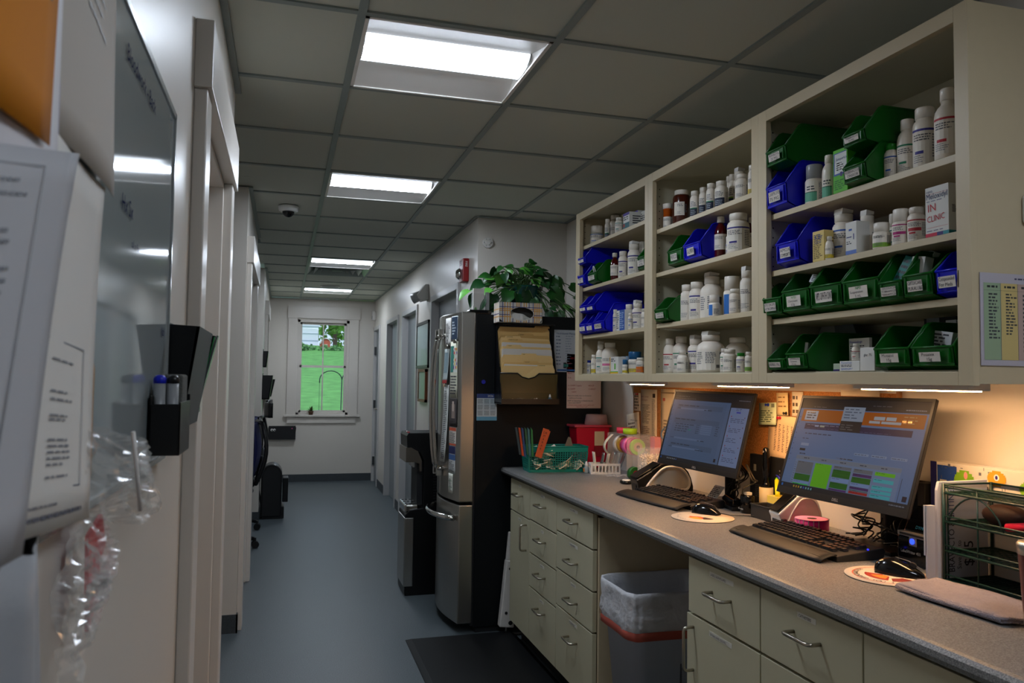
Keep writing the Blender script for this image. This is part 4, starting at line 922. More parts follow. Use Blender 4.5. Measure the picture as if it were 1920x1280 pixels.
cab('cream four-drawer base cabinet at the edge of the open kneehole', 2.955, 3.412, [
    ('drawer', 2.972, 3.412, .725, .872, 'h', 'NAIL CLIPPERS', .80), ('drawer', 2.972, 3.412, .558, .723, 'h', 'SCISSORS/HEMOS', .63), ('drawer', 2.972, 3.412, .395, .556, 'h', 'BANDAGES', .465), ('drawer', 2.972, 3.412, .105, .393, 'h', 'MISCELLANEOUS', .30)])
cab('cream base cabinet just past the kneehole with a LABELS & ENVELOPES drawer', 1.818, 2.198, [
    ('drawer', 1.818, 2.198, .703, .872, 'h', 'LABELS & ENVELOPES', .795), ('door', 1.818, 2.208, .105, .700, 'v', 'GP BAG AND GLOVES', .60, 2.165)])
cab('cream base cabinet with a FIRST AID drawer below the right keyboard', 1.438, 1.818, [
    ('drawer', 1.438, 1.818, .703, .872, 'h', 'CATHETERS', .80), ('drawer', 1.438, 1.818, .405, .700, 'h', 'FIRST AID', .60), ('drawer', 1.438, 1.818, .105, .402, 'h', None, .30)])
cab('plain-fronted cream base cabinet at the camera end of the worktop', .60, 1.438, [('door', 1.02, 1.438, .105, .872, None), ('door', .60, 1.02, .105, .872, None)])
# worktop with rounded nose
prof = [(XR2, .876), (1.212, .876), (1.198, .882), (1.190, .894), (1.192, .906), (1.201, .913), (1.214, .914), (XR2, .914)]
r = MB().prism(prof, "y", .55, 4.285).build("worktop", COUNTER)
tag(r, 'long speckled grey laminate worktop along the counter wall', 'worktop')
# kneehole brace panel shared: back rail
# ================================================================ UPPER CABINETS
UX, UB, UT = 1.50, 1.405, 2.302
bays = [(3.07, 3.945, [2.122, 1.898, 1.645]), (2.25, 3.07, [2.056, 1.869, 1.650]), (1.415, 2.25, [1.956, 1.770, 1.613])]
inner = [(3.105, 3.89), (2.290, 3.030), (1.455, 2.205)]
names = ['open cream wall cabinet at the refrigerator end, four tiers of medicine', 'open cream wall cabinet in the middle of the three', 'open cream wall cabinet closest to the camera, holding green bins']
CAB = ['refrigerator-end cabinet', 'middle cabinet', 'camera-end cabinet']
for i, ((y0, y1, sh), (a, b_)) in enumerate(zip(bays, inner)):
    r = thing('wall_cabinet', names[i], 'cabinet', (1.66, (y0+y1)/2, UB))
    t = .017; m_ = MB(); UX2 = UX+.02
    m_.box(UX, UX2, y0, a, UB, UT).box(UX, UX2, b_, y1, UB, UT).box(UX, UX2, a, b_, UB, 1.438).box(UX, UX2, a, b_, UT-.038, UT)
    m_.build('face_frame', CREAM, r, True, bevel=.001)
    MB().box(UX2, XR2-.001, y0+.001, y0+t, UB+.005, UT-.001).build('side_panel', CREAM if i == 2 else CREAMIN, r, True)
    MB().box(UX2, XR2-.001, y1-t, y1-.001, UB+.005, UT-.001).build('side_panel', CREAM if i == 0 else CREAMIN, r, True)
    MB().box(UX2, XR2-.001, y0+t, y1-t, 1.422, 1.442).build('bottom_panel', CREAMIN, r, True)
    MB().box(UX2, XR2-.001, y0+t, y1-t, UT-.02, UT-.001).build('top_panel', CREAMIN, r, True)
    MB().box(XR2-.009, XR2-.001, y0+t, y1-t, 1.442, UT-.02).build('back_panel', CREAMIN, r, True)
    for z in sh: MB().box(UX2+.002, XR2-.009, a-.012, b_+.012, z-.018, z).build('shelf', CREAM, r, True, bevel=.001)
    p = MB()
    for yy, s in ((y1-t, -1), (y0+t, 1)):
        for k in range(25): z = 1.47+k*.032; p.cyl((1.545, yy, z), (1.545, yy+s*.0006, z), .0026, n=6)
    tag(p.build('pin_hole', mat('hole_dark', (50, 44, 32), .8), r, True), None, None, kind='stuff')
SH = [[2.122, 1.898, 1.645, 1.442], [2.056, 1.869, 1.650, 1.442], [1.956, 1.770, 1.613, 1.442]]
SN = ['top shelf', 'second shelf', 'third shelf', 'bottom']
# under-cabinet light strips
for k, (ya, yb, lb) in enumerate(((3.10, 3.33, 'warm light strip under the refrigerator-end wall cabinet'), (2.22, 2.57, 'warm light strip under the middle wall cabinet'), (1.48, 1.82, 'warm light strip under the camera-end wall cabinet'))):
    r = thing('light_strip', lb, 'light', (1.57, (ya+yb)/2, UB+.004), group='light strips under the wall cabinets')
    MB().box(1.535, 1.60, ya-.02, yb+.03, UB-.012, UB+.012).build('housing', WHTM, r, True, bevel=.002)
    MB().box(1.540, 1.595, ya, yb, UB-.0145, UB-.0115).build('diffuser', mat('strip_light', (255, 200, 150), .4, emit=(255, 196, 136), es=STRIP_E), r, True)
# ================================================================ BOTTLES
ordn = ['first', 'second', 'third', 'fourth', 'fifth', 'sixth', 'seventh', 'eighth', 'ninth', 'tenth', 'eleventh', 'twelfth', 'thirteenth']
PROF = {
 'wide': ([(.90, 0), (1, .03), (1, .68), (.98, .73), (.88, .78), (.74, .805), (.74, .84)], .80, .83),
 'round': ([(.86, 0), (.97, .03), (1, .08), (1, .58), (.97, .66), (.86, .735), (.68, .785), (.58, .80), (.58, .84)], .64, .825),
 'squat': ([(.92, 0), (1, .03), (1, .60), (.9, .64), (.82, .66)], .88, .65),
 'jug': ([(.80, 0), (.95, .03), (1, .09), (1, .60), (.96, .68), (.84, .76), (.62, .82), (.56, .84), (.56, .86)], .64, .85),
 'syrup': ([(.92, 0), (1, .03), (1, .60), (.92, .68), (.66, .77), (.46, .82), (.42, .85)], .56, .86),
 'vial': ([(.92, 0), (.96, .78), (1.04, .79), (1.04, .82)], 1.06, .80),
 'amber': ([(.94, 0), (1, .03), (1, .78), (.94, .84), (.78, .88)], .80, .87),
 'tall': ([(.92, 0), (1, .02), (1, .60), (.93, .68), (.72, .74), (.5, .78), (.5, .84)], .56, .83)}
COL = dict(navy=(24, 34, 60), purple=(50, 44, 130), blue=(40, 86, 168), red=(176, 40, 50), green=(24, 120, 84), pink=(214, 110, 150), yellow=(224, 196, 50), orange=(214, 110, 30), lime=(120, 170, 40), magenta=(170, 30, 110), teal=(40, 140, 130), plain=None)
def bottle(bay, sh, l, rr, top, kind, style, desc, depth=.02, cap=(232, 224, 212), body=None, nm='pill_bottle', flip=False, idx=0, lift=0., clearbody=False, nlab=None):
    z = SH[bay][sh]+lift; cx = (l+rr)/2; R = .03
    for _ in range(5):
        xc = UX+.025+depth+R; p = atx(cx, top, xc); d = (p-CAM).dot(fwd); R = (rr-l)/2*d/FPX*.985
    H = atx(cx, top, xc-R*.6).z-z
    pf, cr, cz = PROF[kind]
    r = thing(nm, desc, 'bottle' if kind != 'vial' else 'medicine vial', (xc, p.y, z), group=f'bottles on the {SN[sh]} of the {CAB[bay]}' if False else None)
    bm = body or BOTW
    MB().lathe([(a*R, b*H) for a, b in pf], n=28).build('body', bm, r)
    cm = mat('cap_%d_%d_%d' % cap, cap, .3)
    rc = cr*R
    MB().lathe([(rc, cz*H), (rc, H*.985), (rc*.95, H), (.0001, H)], n=36, rib=.03).build('cap', cm, r)
    if flip:
        MB().prism([(-rc*.8, H), (rc*.7, H+.004), (rc*.75, H+.012), (-rc*.7, H+.016)], 'y', -rc*.7, rc*.7).build('leaflet', PAPER, r)
    a0 = math.atan2(-p.y, -xc)
    zl0, zl1 = .07*H, pf[[i for i in range(len(pf)) if pf[i][0] >= .99][-1]][1]*H*.96 if kind not in ('vial', 'amber', 'syrup') else .62*H
    if kind == 'amber': zl0, zl1 = .30*H, .66*H
    if kind == 'syrup': zl0, zl1 = .22*H, .58*H
    if kind == 'vial': zl0, zl1 = .04*H, .50*H
    base = COL.get(style); hl = zl1-zl0; RR = R*(1.0 if kind != 'vial' else .98)
    fn = lambda u, v, k: Vector((math.cos(a0+u/RR)*(RR+k), math.sin(a0+u/RR)*(RR+k), zl0+v))
    P_ = Print(fn, .0006, .0003); ws = 1.25*R if kind not in ('amber',) else .62*R; off = -.0 if kind != 'amber' else -.3*R
    P_.rect(-ws+off, 0, ws+off, hl, (230, 222, 210), 0, 8)
    tc = (96, 98, 106)
    if style == 'dark':
        P_.rect(-ws, .04*hl, ws*.35, hl*.48, COL['navy'], 1, 6); P_.rect(-ws, hl*.48, ws*.35, hl*.54, random.choice([COL['lime'], COL['green'], COL['navy']]), 1, 6)
        P_.lines(-ws*.8, hl*.6, ws*.2, hl*.95, 4, tc, .5, .4, R*.2, 2); P_.lines(ws*.45, hl*.1, ws*.95, hl*.9, 9, tc, .5, .2, R*.15, 2); P_.lines(-ws*.8, .1*hl, ws*.2, hl*.42, 3, (150, 160, 170), .4, .3, R*.2, 3)
    elif style == 'greenblock':
        P_.rect(-ws, .04*hl, ws*.2, hl*.46, (96, 170, 140), 1, 6); P_.rect(-ws, hl*.46, ws*.2, hl*.5, (24, 96, 72), 2, 6); P_.lines(-ws*.7, hl*.56, ws*.1, hl*.8, 2, (60, 66, 70), .5, .2, R*.3, 2); P_.lines(ws*.35, hl*.1, ws*.95, hl*.95, 14, tc, .5, .2, R*.15, 2)
    elif style == 'blueblock':
        P_.rect(-ws*.9, 0, -ws*.25, hl*.95, (40, 110, 190), 1, 4); P_.lines(-ws*.1, hl*.1, ws*.8, hl*.6, 9, tc, .5, .3, R*.2, 2)
    elif style == 'jugplain':
        P_.lines(-ws*.9, hl*.3, -ws*.45, hl*.95, 7, tc, .45, .3, R*.12, 2); P_.lines(-ws*.3, hl*.35, ws*.3, hl*.95, 7, tc, .45, .3, R*.12, 2); P_.rect(ws*.5, hl*.55, ws*.75, hl*.92, (60, 60, 66), 2, 2); P_.rect(ws*.3, hl*.12, ws*.5, hl*.28, (90, 90, 92), 2)
    else:
        if base:
            if style in ('orange', 'yellow', 'lime'): P_.rect(-ws, 0, ws, hl*(.32 if style != 'orange' else .62), base, 1, 8)
            elif style == 'pink': P_.rect(-ws*.9, hl*.38, ws*.1, hl*.52, base, 1, 5)
            else: P_.rect(-ws, hl*.93, ws, hl*.99, base, 1, 8); P_.rect(-ws*.7, hl*.32, -ws*.1, hl*.40, base, 2, 3)
            if style in ('magenta', 'red') and kind in ('wide', 'squat'): P_.rect(-ws*.8, hl*.45, ws*.4, hl*.60, base, 2, 6)
        P_.lines(-ws*.8, hl*.66, ws*.4, hl*.86, 3, (70, 72, 80), .42, .35, R*.2, 3)
        P_.lines(-ws*.8, hl*.08, ws*.2, hl*.30, 4, (120, 122, 128), .4, .5, R*.12, 3); P_.lines(ws*.45, hl*.2, ws*.95, hl*.85, 9, tc, .45, .2, R*.14, 3)
    P_.build(r, world=False, name='label')
    return r
def CR(ox, oy, s): return lambda x: ox+x/s, lambda y: oy+y/s
def row(bay, sh, crop, items):
    fx, fy = CR(*crop)
    for i, it in enumerate(items):
        l, rr, t, kind, style, look = it[:6]; kw = it[6] if len(it) > 6 else {}
        bottle(bay, sh, fx(l), fx(rr), fy(t), kind, style, f'{look}, {ordn[i]} from far end, {SN[sh]}, {CAB[bay]}', **kw)
AMB = mat('tub_clear', (170, 172, 160), .2, trans=0.)
A = (1070, 370, 7.111); B = (1070, 530, 6.737); Cc = (1220, 300, 6.095); D = (1220, 500, 5.82); E_ = (1430, 190, 6.095); F_ = (1610, 150, 5.567); G = (1430, 370, 5.82); Hh = (1620, 340, 5.82); I = (1430, 590, 9.145); J = (1620, 560, 7.11)
row(0, 0, A, [(258, 440, 358, 'squat', 'blue', 'wide translucent tub with white lid', dict(body=AMB, depth=.03)), (455, 532, 280, 'wide', 'dark', 'slim white bottle', dict(depth=.05)),
    (520, 665, 216, 'wide', 'yellow', 'tall white bottle behind others', dict(depth=.10)), (592, 705, 255, 'wide', 'teal', 'white bottle with dark green label', dict(depth=.01)), (672, 730, 222, 'wide', 'plain', 'white bottle hidden behind the carton', dict(depth=.14))])
row(0, 1, A, [(530, 648, 728, 'syrup', 'plain', 'dark red syrup bottle', dict(body=SYRUP, nm='syrup_bottle', depth=.03)), (636, 762, 706, 'wide', 'purple', 'white bottle with purple accents', dict(depth=.03)),
    (760, 935, 608, 'wide', 'purple', 'large white bottle with purple-topped label', dict(depth=.03, flip=True)), (905, 1010, 582, 'wide', 'plain', 'tall white bottle half behind the frame', dict(depth=.09))])
row(0, 2, B, [(533, 592, 334, 'wide', 'blue', 'small white bottle before the blue carton', dict(depth=.01)), (684, 795, 266, 'wide', 'red', 'white bottle with red stripe', dict(depth=.06)), (726, 782, 380, 'wide', 'blue', 'small white bottle at the front', dict(depth=.01)),
    (776, 918, 252, 'wide', 'purple', 'white bottle with a paper on its cap', dict(depth=.03, flip=True)), (890, 960, 322, 'wide', 'plain', 'white bottle cut by the frame', dict(depth=.01))])
row(0, 3, B, [(155, 206, 985, 'wide', 'dark', 'tiny bottle with dark label', dict(depth=.03)), (204, 262, 978, 'wide', 'blue', 'tiny bottle with blue cap', dict(depth=.03, cap=(24, 44, 150))), (258, 322, 908, 'wide', 'yellow', 'small white bottle with yellow-green band', dict(depth=.03)),
    (318, 442, 772, 'round', 'teal', 'tall white bottle with teal mark', dict(depth=.04, flip=True)), (392, 604, 750, 'jug', 'pink', 'large white jug with pink label', dict(depth=.06)), (600, 655, 968, 'squat', 'yellow', 'small blue-capped bottle', dict(depth=.02, cap=(22, 92, 140))),
    (652, 720, 968, 'squat', 'yellow', 'small blue-capped bottle beside its twin', dict(depth=.02, cap=(22, 92, 140))), (720, 905, 866, 'squat', 'yellow', 'wide white bottle with big blue cap', dict(depth=.05, cap=(22, 88, 138))), (826, 935, 945, 'wide', 'orange', 'short white bottle with orange label', dict(depth=.0))])
row(1, 0, Cc, [(142, 250, 488, 'vial', 'plain', 'orange pharmacy vial with white cap', dict(body=ORANGE, nm='pharmacy_vial', depth=.03)), (252, 456, 322, 'amber', 'plain', 'large dark amber bottle with white cap', dict(body=AMBER, nm='amber_bottle', depth=.04)),
    (450, 562, 342, 'wide', 'dark', 'white bottle with black and yellow label', dict(depth=.02)), (552, 652, 302, 'wide', 'dark', 'white bottle with black label', dict(depth=.03)), (634, 747, 255, 'wide', 'dark', 'white bottle with green-topped black label', dict(depth=.02)),
    (732, 887, 224, 'wide', 'dark', 'wide white bottle with barcode strip', dict(depth=.02)), (858, 925, 180, 'wide', 'dark', 'white bottle in the back row', dict(depth=.10)), (890, 972, 154, 'wide', 'dark', 'taller white bottle in the back row', dict(depth=.09)),
    (942, 1090, 118, 'wide', 'plain', 'tall white bottle behind the wide plain one', dict(depth=.10, flip=True)), (965, 1122, 146, 'wide', 'plain', 'wide white bottle with plain label', dict(depth=.01)), (1112, 1210, 48, 'wide', 'yellow', 'white bottle half hidden by the frame', dict(depth=.03))])
row(1, 1, Cc, [(165, 262, 1030, 'wide', 'plain', 'white bottle behind the green bin', dict(depth=.10)), (727, 877, 632, 'syrup', 'plain', 'dark red syrup bottle with white label', dict(body=SYRUP, nm='syrup_bottle', depth=.03)), (858, 900, 872, 'squat', 'blue', 'tiny white bottle', dict(depth=.02)),
    (874, 1128, 588, 'wide', 'purple', 'very large white bottle with purple-lined label', dict(depth=.01)), (1100, 1180, 650, 'syrup', 'plain', 'dark bottle behind the frame', dict(body=SYRUP, nm='syrup_bottle', depth=.08))])
row(1, 2, D, [(268, 330, 390, 'wide', 'purple', 'small white bottle by green bin', dict(depth=.02)), (325, 468, 188, 'wide', 'plain', 'white bottle with grey print', dict(depth=.03)), (420, 592, 156, 'wide', 'purple', 'large white bottle with violet-topped label', dict(depth=.04)),
    (540, 795, 88, 'round', 'jugplain', 'biggest white jug', dict(depth=.05, flip=True)), (632, 757, 302, 'squat', 'blueblock', 'small ribbed-cap bottle in front of the jug', dict(depth=.0)), (740, 830, 135, 'wide', 'plain', 'white bottle far behind', dict(depth=.13)),
    (795, 978, 95, 'squat', 'blueblock', 'ribbed-cap bottle with blue label', dict(depth=.05)), (856, 978, 236, 'wide', 'plain', 'small white bottle in the front', dict(depth=.0)), (935, 1010, 126, 'wide', 'plain', 'white bottle in the rear', dict(depth=.11)), (975, 1130, 34, 'wide', 'plain', 'tall white bottle by the frame', dict(depth=.03, flip=True))])
row(1, 3, D, [(132, 284, 778, 'round', 'red', 'large white bottle with red-topped label', dict(depth=.04)), (240, 428, 756, 'round', 'green', 'large white bottle with green-topped label', dict(depth=.06)), (285, 408, 910, 'round', 'plain', 'small white bottle with code label', dict(depth=.0)),
    (406, 596, 782, 'wide', 'purple', 'white bottle with red square mark', dict(depth=.05, flip=True)), (500, 812, 738, 'jug', 'jugplain', 'huge round-shouldered white jug', dict(depth=.01, flip=True)), (808, 1084, 765, 'jug', 'plain', 'large white jug in the rear', dict(depth=.10)),
    (758, 852, 888, 'wide', 'green', 'white bottle with green-edged label', dict(depth=.02)), (790, 938, 898, 'wide', 'plain', 'white bottle with grey label', dict(depth=.01)), (934, 1034, 938, 'wide', 'purple', 'white bottle with bright green cap', dict(depth=.0, cap=(10, 130, 20))), (1028, 1120, 926, 'wide', 'lime', 'white bottle cut by the cabinet frame', dict(depth=.01))])
row(2, 0, E_, [(487, 692, 708, 'squat', 'greenblock', 'white bottle with silver cap and green label', dict(depth=.02, cap=(150, 152, 154))), (680, 850, 598, 'round', 'greenblock', 'taller white bottle with green label', dict(depth=.03))])
fx, fy = CR(*F_)
for (l, rr, t, k, st, look, kw) in [(268, 414, 655, 'wide', 'blue', 'small white bottle with green cap', dict(cap=(14, 120, 20), depth=.03)), (404, 610, 392, 'round', 'green', 'white bottle with green-edged label', dict(depth=.04)),
      (570, 806, 268, 'wide', 'purple', 'wide white bottle with orange square mark', dict(depth=.03)), (795, 1060, 60, 'tall', 'red', 'tall long-necked white bottle', dict(depth=.0))]:
    bottle(2, 0, fx(l), fx(rr), fy(t), k, st, f'{look}, {SN[0]}, {CAB[2]}', **kw)
row(2, 1, G, [(128, 260, 520, 'squat', 'magenta', 'magenta-based bottle behind blue bin', dict(depth=.10)), (680, 772, 420, 'round', 'yellow', 'small white bottle with yellow label', dict(depth=.0)), (765, 1003, 168, 'wide', 'blue', 'large white bottle, leaflet on top', dict(depth=.03, flip=True)), (1055, 1226, 190, 'wide', 'plain', 'white bottle with a folded leaflet', dict(depth=.03, flip=True))])
fx, fy = CR(*Hh)
for (l, rr, t, k, st, look, kw) in [(98, 282, 442, 'squat', 'lime', 'squat white bottle with lime green stripe', dict(depth=.0)), (270, 372, 350, 'squat', 'teal', 'white bottle behind the magenta-striped one', dict(depth=.07)),
      (310, 494, 292, 'squat', 'magenta', 'squat white bottle with magenta stripe', dict(depth=.01)), (478, 664, 272, 'wide', 'red', 'white bottle with red-striped label', dict(depth=.02))]:
    bottle(2, 1, fx(l), fx(rr), fy(t), k, st, f'{look}, {SN[1]}, {CAB[2]}', **kw)

# ================================================================ BINS
def bin_(bay, sh, l, rr, ftop, fbot, top, m, label, lines, xf=None, L=.27, stacked=False, ls=.5, cards=None):
    xf = UX-.004 if xf is None else xf
    yl = atx(l, fbot, xf).y; yr = atx(rr, fbot, xf).y; W = yl-yr; yc = (yl+yr)/2
    z = SH[bay][sh]+.0005 if not stacked else atx((l+rr)/2, fbot, xf+.012).z
    hl = max(.03, atx(l, ftop, xf).z-z); H = max(hl*1.5, atx(l, top, xf+.05).z-z)
    r = thing('storage_bin', label, 'storage bin', (xf, yc, z)); t = .003; w = W/2-.001
    sd = [(.045, 0), (L, 0), (L, H), (.064, H), (.054, H-.003), (.047, H-.012), (0, hl), (.006, hl*.22), (.012, hl*.16)]
    b = MB()
    for s in (-1, 1): b.prism(sd, 'y', s*w, s*(w-t))
    b.box(.045, L, -w, w, 0, t).box(L-t, L, -w, w, 0, H*.9)
    b.prism([(0, hl), (.006, hl*.22), (.009, hl*.22), (.003, hl)], 'y', -w, w)
    b.prism([(.006, hl*.22), (.045, 0), (.045, t), (.009, hl*.26)], 'y', -w, w)
    b.build('tub', m, r)
    c = MB()
    for s in (-1, 1):
        c.tube([(L, s*w, H), (.062, s*w, H), (.05, s*w, H-.006), (0, s*w, hl)], .003, 6)
        c.box(-.003, .003, s*(w-.010)-.0015, s*(w-.010)+.0015, hl*.3, hl*.93)
        for q in range(3): c.box(.11, L-.01, s*w, s*(w+.0012), H*(.25+.22*q), H*(.25+.22*q)+.003)
    c.tube([(0, -w, hl), (0, w, hl)], .003, 6); c.tube([(.007, -w, hl*.22), (.007, w, hl*.22)], .003, 6)
    c.build('rim', m, r)
    # label card(s)
    fr = Frame((-.0012, 0, 0), (0, -1, 0), (-.006, 0, hl*.78)); lw = W*ls; lh = hl*.42; zc = hl*.36
    N = len(lines)
    if N:
        MB().obox(fr.p(-lw/2, zc, .0), fr.U*lw, fr.V*lh, fr.N*.0008).build('label_card', mat('card_white', (214, 206, 196), .6), r)
        for i, s in enumerate(lines):
            hand = s[0] == '~'; s = s.lstrip('~'); col = (22, 140, 50) if s == 'NPD' else (30, 30, 44)
            sz = lh/N*.95; wd = len(s)*sz*.55; sx = min(1.15, lw*.92/max(wd, .001))
            text(s, fr, -min(wd*sx, lw*.92)/2, zc+lh-(i+1)*lh/N+lh/N*.22, sz, col, r, world=False, k=.0012, sx=sx)
    return r
def bins(bay, sh, crop, items):
    fx, fy = CR(*crop)
    for (l, rr, ft, fb, top, m, lb, lines, kw) in items: bin_(bay, sh, fx(l), fx(rr), fy(ft), fy(fb), fy(top), m, lb, lines, **kw)
bins(0, 1, A, [(92, 190, 1062, 1160, 930, BINB, 'lower blue bin of the stack at the fridge end of the second shelf', ['RABIES', '1 YR'], dict(ls=.7)),
    (98, 195, 832, 915, 712, BINB, 'upper blue bin of the stack at the fridge end of the second shelf', ['RABIES', '3 YR'], dict(stacked=True, ls=.7)),
    (230, 345, 1030, 1130, 915, BING, 'green bin with a paper loop, right beside the blue stack on the second shelf', ['HEPARIN', 'LOCK'], dict(ls=.7, L=.2)),
    (888, 1010, 812, 905, 670, BING, 'green bin cut by the frame at the second shelf of the refrigerator-end cabinet', ['CEREN', '24 MG'], dict(ls=.7, L=.2, xf=1.524))])
bins(0, 2, B, [(110, 205, 535, 618, 400, BINB, 'lower blue bin at the far end of the third shelf, refrigerator-end cabinet', ['TRAZ', '50 MG'], dict(ls=.7)),
    (200, 292, 525, 608, 400, BINB, 'lower blue bin in the middle of the stacked trio on the third shelf', ['TRAZ', '100'], dict(ls=.7)),
    (285, 425, 500, 592, 310, BINB, 'wider lower blue bin before the blue and white carton', ['TRAMADOL'], dict(ls=.6)),
    (115, 207, 308, 392, 200, BINB, 'upper blue bin at the far end of the third shelf stack', ['GABA', '100'], dict(stacked=True, ls=.7)),
    (205, 300, 295, 378, 165, BINB, 'upper blue bin next to the far one in the third shelf stack', ['GABA', '300'], dict(stacked=True, ls=.7))])
bins(1, 1, Cc, [(190, 368, 1060, 1190, 905, BING, 'green bin holding a paper roll, second shelf of the middle cabinet', ['PREVICOX'], dict(ls=.4, L=.24)), (372, 570, 990, 1140, 838, BINB, 'blue bin beside the syrup bottle, second shelf of the middle cabinet', ['GALLIPRANT'], dict(ls=.4, L=.24))])
bins(1, 2, D, [(40, 182, 482, 578, 362, BING, 'green bin sticking out at the far end of the third shelf, middle cabinet', ['CARPROFEN', 'CHEWABLE'], dict(ls=.6, L=.2))])
bins(2, 0, E_, [(40, 266, 1010, 1170, 832, BINB, 'blue bin with a glossy tag under the green one, top shelf of the camera-end cabinet', ['CARPROFEN', '75 MG'], dict(ls=.55)),
    (38, 262, 600, 760, 440, BING, 'green bin stacked on the blue bin at the top shelf', ['RIMADYL', '25 MG'], dict(stacked=True, ls=.55)),
    (915, 1172, 780, 890, 612, BING, 'lower green bin of the pair in the middle of the top shelf', ['ROBENACOXIB', 'ONSIOR'], dict(ls=.62)),
    (908, 1162, 420, 530, 240, BING, 'upper green bin of the pair in the middle of the top shelf', ['MARBOFLOX', '50 MG'], dict(stacked=True, ls=.62))])
bins(2, 1, G, [(142, 385, 525, 680, 330, BINB, 'blue bin with a two-line tag, second shelf of the camera-end cabinet', ['AMOXI', 'COMFORTIS'], dict(ls=.45))])
bins(2, 2, G, [(0, 200, 1120, 1225, 970, BING, 'small green bin with two stacked tags, far end of the third shelf', ['EYE DROPS', 'ATROPINE'], dict(ls=.6, L=.2)),
    (208, 508, 1038, 1198, 855, BING, 'green bin labelled NPD Ointment', ['NPD', '~Ointment', '~3.5g'], dict(ls=.5, L=.25)),
    (515, 858, 985, 1160, 795, BING, 'green bin with a white and blue carton inside, between the two NPD bins', ['NPD OPHTH OINT'], dict(ls=.52, L=.25)),
    (868, 1268, 935, 1120, 735, BING, 'green bin labelled NPD Suspension', ['NPD', '~Suspension', '~5 mL'], dict(ls=.5, L=.25))])
bins(2, 2, Hh, [(160, 418, 1118, 1262, 850, BING, 'green bin with three stacked tags, right after NPD Suspension', ['OFLOXACIN', 'TOBRAMYCIN', 'TERRAMYCIN'], dict(ls=.62, L=.25)),
    (420, 738, 1042, 1200, 868, BING, 'green bin filled with teal and white cartons, labelled OPTIXCARE', ['OPTIXCARE', 'PURALUBE'], dict(ls=.5, L=.25)),
    (775, 1084, 990, 1160, 800, BINB, 'blue bin labelled Compounded For Meds', ['~Compounded', '~For Meds'], dict(ls=.6, L=.25, xf=1.503))])
bins(2, 3, I, [(82, 390, 770, 945, 518, BING, 'small green bin with one narrow tag at the bottom far corner', ['ANIMAX / MAL'], dict(ls=.62, L=.2)),
    (395, 752, 680, 905, 360, BING, 'green bin with a handwritten square label, bottom of the camera-end cabinet', ['~OPTIMMUNE', '~Ointment', '~3.5 mg'], dict(ls=.55, L=.27))])
bins(2, 3, J, [(133, 600, 675, 905, 385, BING, 'green bin labelled Motazol 15g', ['~Motazol', '~15g'], dict(ls=.52, L=.26)),
    (630, 1190, 655, 900, 340, BING, 'green bin labelled Posatex 15g', ['~Posatex', '~15g'], dict(ls=.5, L=.26))])
# ================================================================ CARTONS
def carton(bay, sh, l, rr, t, dep, x0, lb, base=(214, 212, 206), draw=None, lift=0., rz=0., nm='medicine_carton'):
    z = SH[bay][sh]+lift; x = UX+.022+x0; yl = atx(l, t+20, x).y; yr = atx(rr, t+20, x).y; W = yl-yr; H = atx((l+rr)/2, t, x).z-z
    r = thing(nm, lb, 'carton', (x, (yl+yr)/2, z), rz)
    MB().box(0, dep, -W/2, W/2, 0, H).build('box', mat('carton_%d_%d_%d' % base, base, .6), r, bevel=.0008)
    P_ = Print(lambda u, v, k: Vector((-k, W/2-u, v))); PS = Print(lambda u, v, k: Vector((u, -W/2-k, v)))
    if draw: draw(P_, PS, W, H, dep, r)
    else: P_.lines(.1*W, .1*H, .9*W, .9*H, 6, word=W*.2); PS.lines(.1*dep, .2*H, .9*dep, .8*H, 5, word=dep*.2)
    if P_.m.v: P_.build(r, False)
    if PS.m.v: PS.build(r, False)
    return r
FXl = lambda: Frame((0, 0, 0), (0, -1, 0), (0, 0, 1))
fx, fy = CR(*A)
def dr1(P, S, W, H, d, r): P.rect(0, H*.82, W, H, (70, 50, 140), 0); P.rect(0, 0, W, H*.35, (40, 100, 110), 0); P.rect(0, .1*H, W*.3, .3*H, (150, 50, 40), 1); P.lines(.1*W, .5*H, .9*W, .78*H, 2, word=W*.3); S.lines(.1*d, .2*H, .9*d, .8*H, 4, word=d*.2)
carton(0, 0, fx(700), fx(782), fy(205), .16, .0, 'white carton with purple top edge, top shelf of the refrigerator-end cabinet', draw=dr1)
carton(0, 0, fx(800), fx(895), fy(190), .12, .06, 'white carton behind the purple-topped one, same top shelf', draw=dr1)
carton(0, 0, fx(900), fx(1000), fy(190), .12, .06, 'white carton cut by the frame, top shelf of the refrigerator-end cabinet')
fx, fy = CR(*B)
carton(0, 2, fx(580), fx(682), fy(345), .12, .015, 'blue and white carton on the third shelf of the refrigerator-end cabinet', draw=lambda P, S, W, H, d, r: (P.rect(W*.38, 0, W, H, (44, 84, 160), 0), P.lines(.42*W, .1*H, .95*W, .9*H, 8, (150, 176, 210), word=W*.2), P.lines(.03*W, .1*H, .32*W, .9*H, 8, word=W*.12)))
carton(0, 3, fx(495), fx(600), fy(935), .10, .01, 'white carton with yellow edge and green stripe, bottom of the refrigerator-end cabinet', draw=lambda P, S, W, H, d, r: (P.rect(0, 0, W*.08, H, (224, 170, 30), 0), P.rect(0, 0, W, H*.08, (224, 170, 30), 0), P.rect(.1*W, .08*H, W, .13*H, (80, 170, 50), 0), P.rect(.55*W, .25*H, .7*W, .6*H, (90, 180, 50), 1), P.lines(.14*W, .7*H, .8*W, .92*H, 2, word=W*.3)))
r = carton(0, 3, fx(600), fx(720), fy(930), .10, .05, 'clear plastic box behind the small blue-capped bottles', base=(120, 140, 160))
fx, fy = CR(*E_)
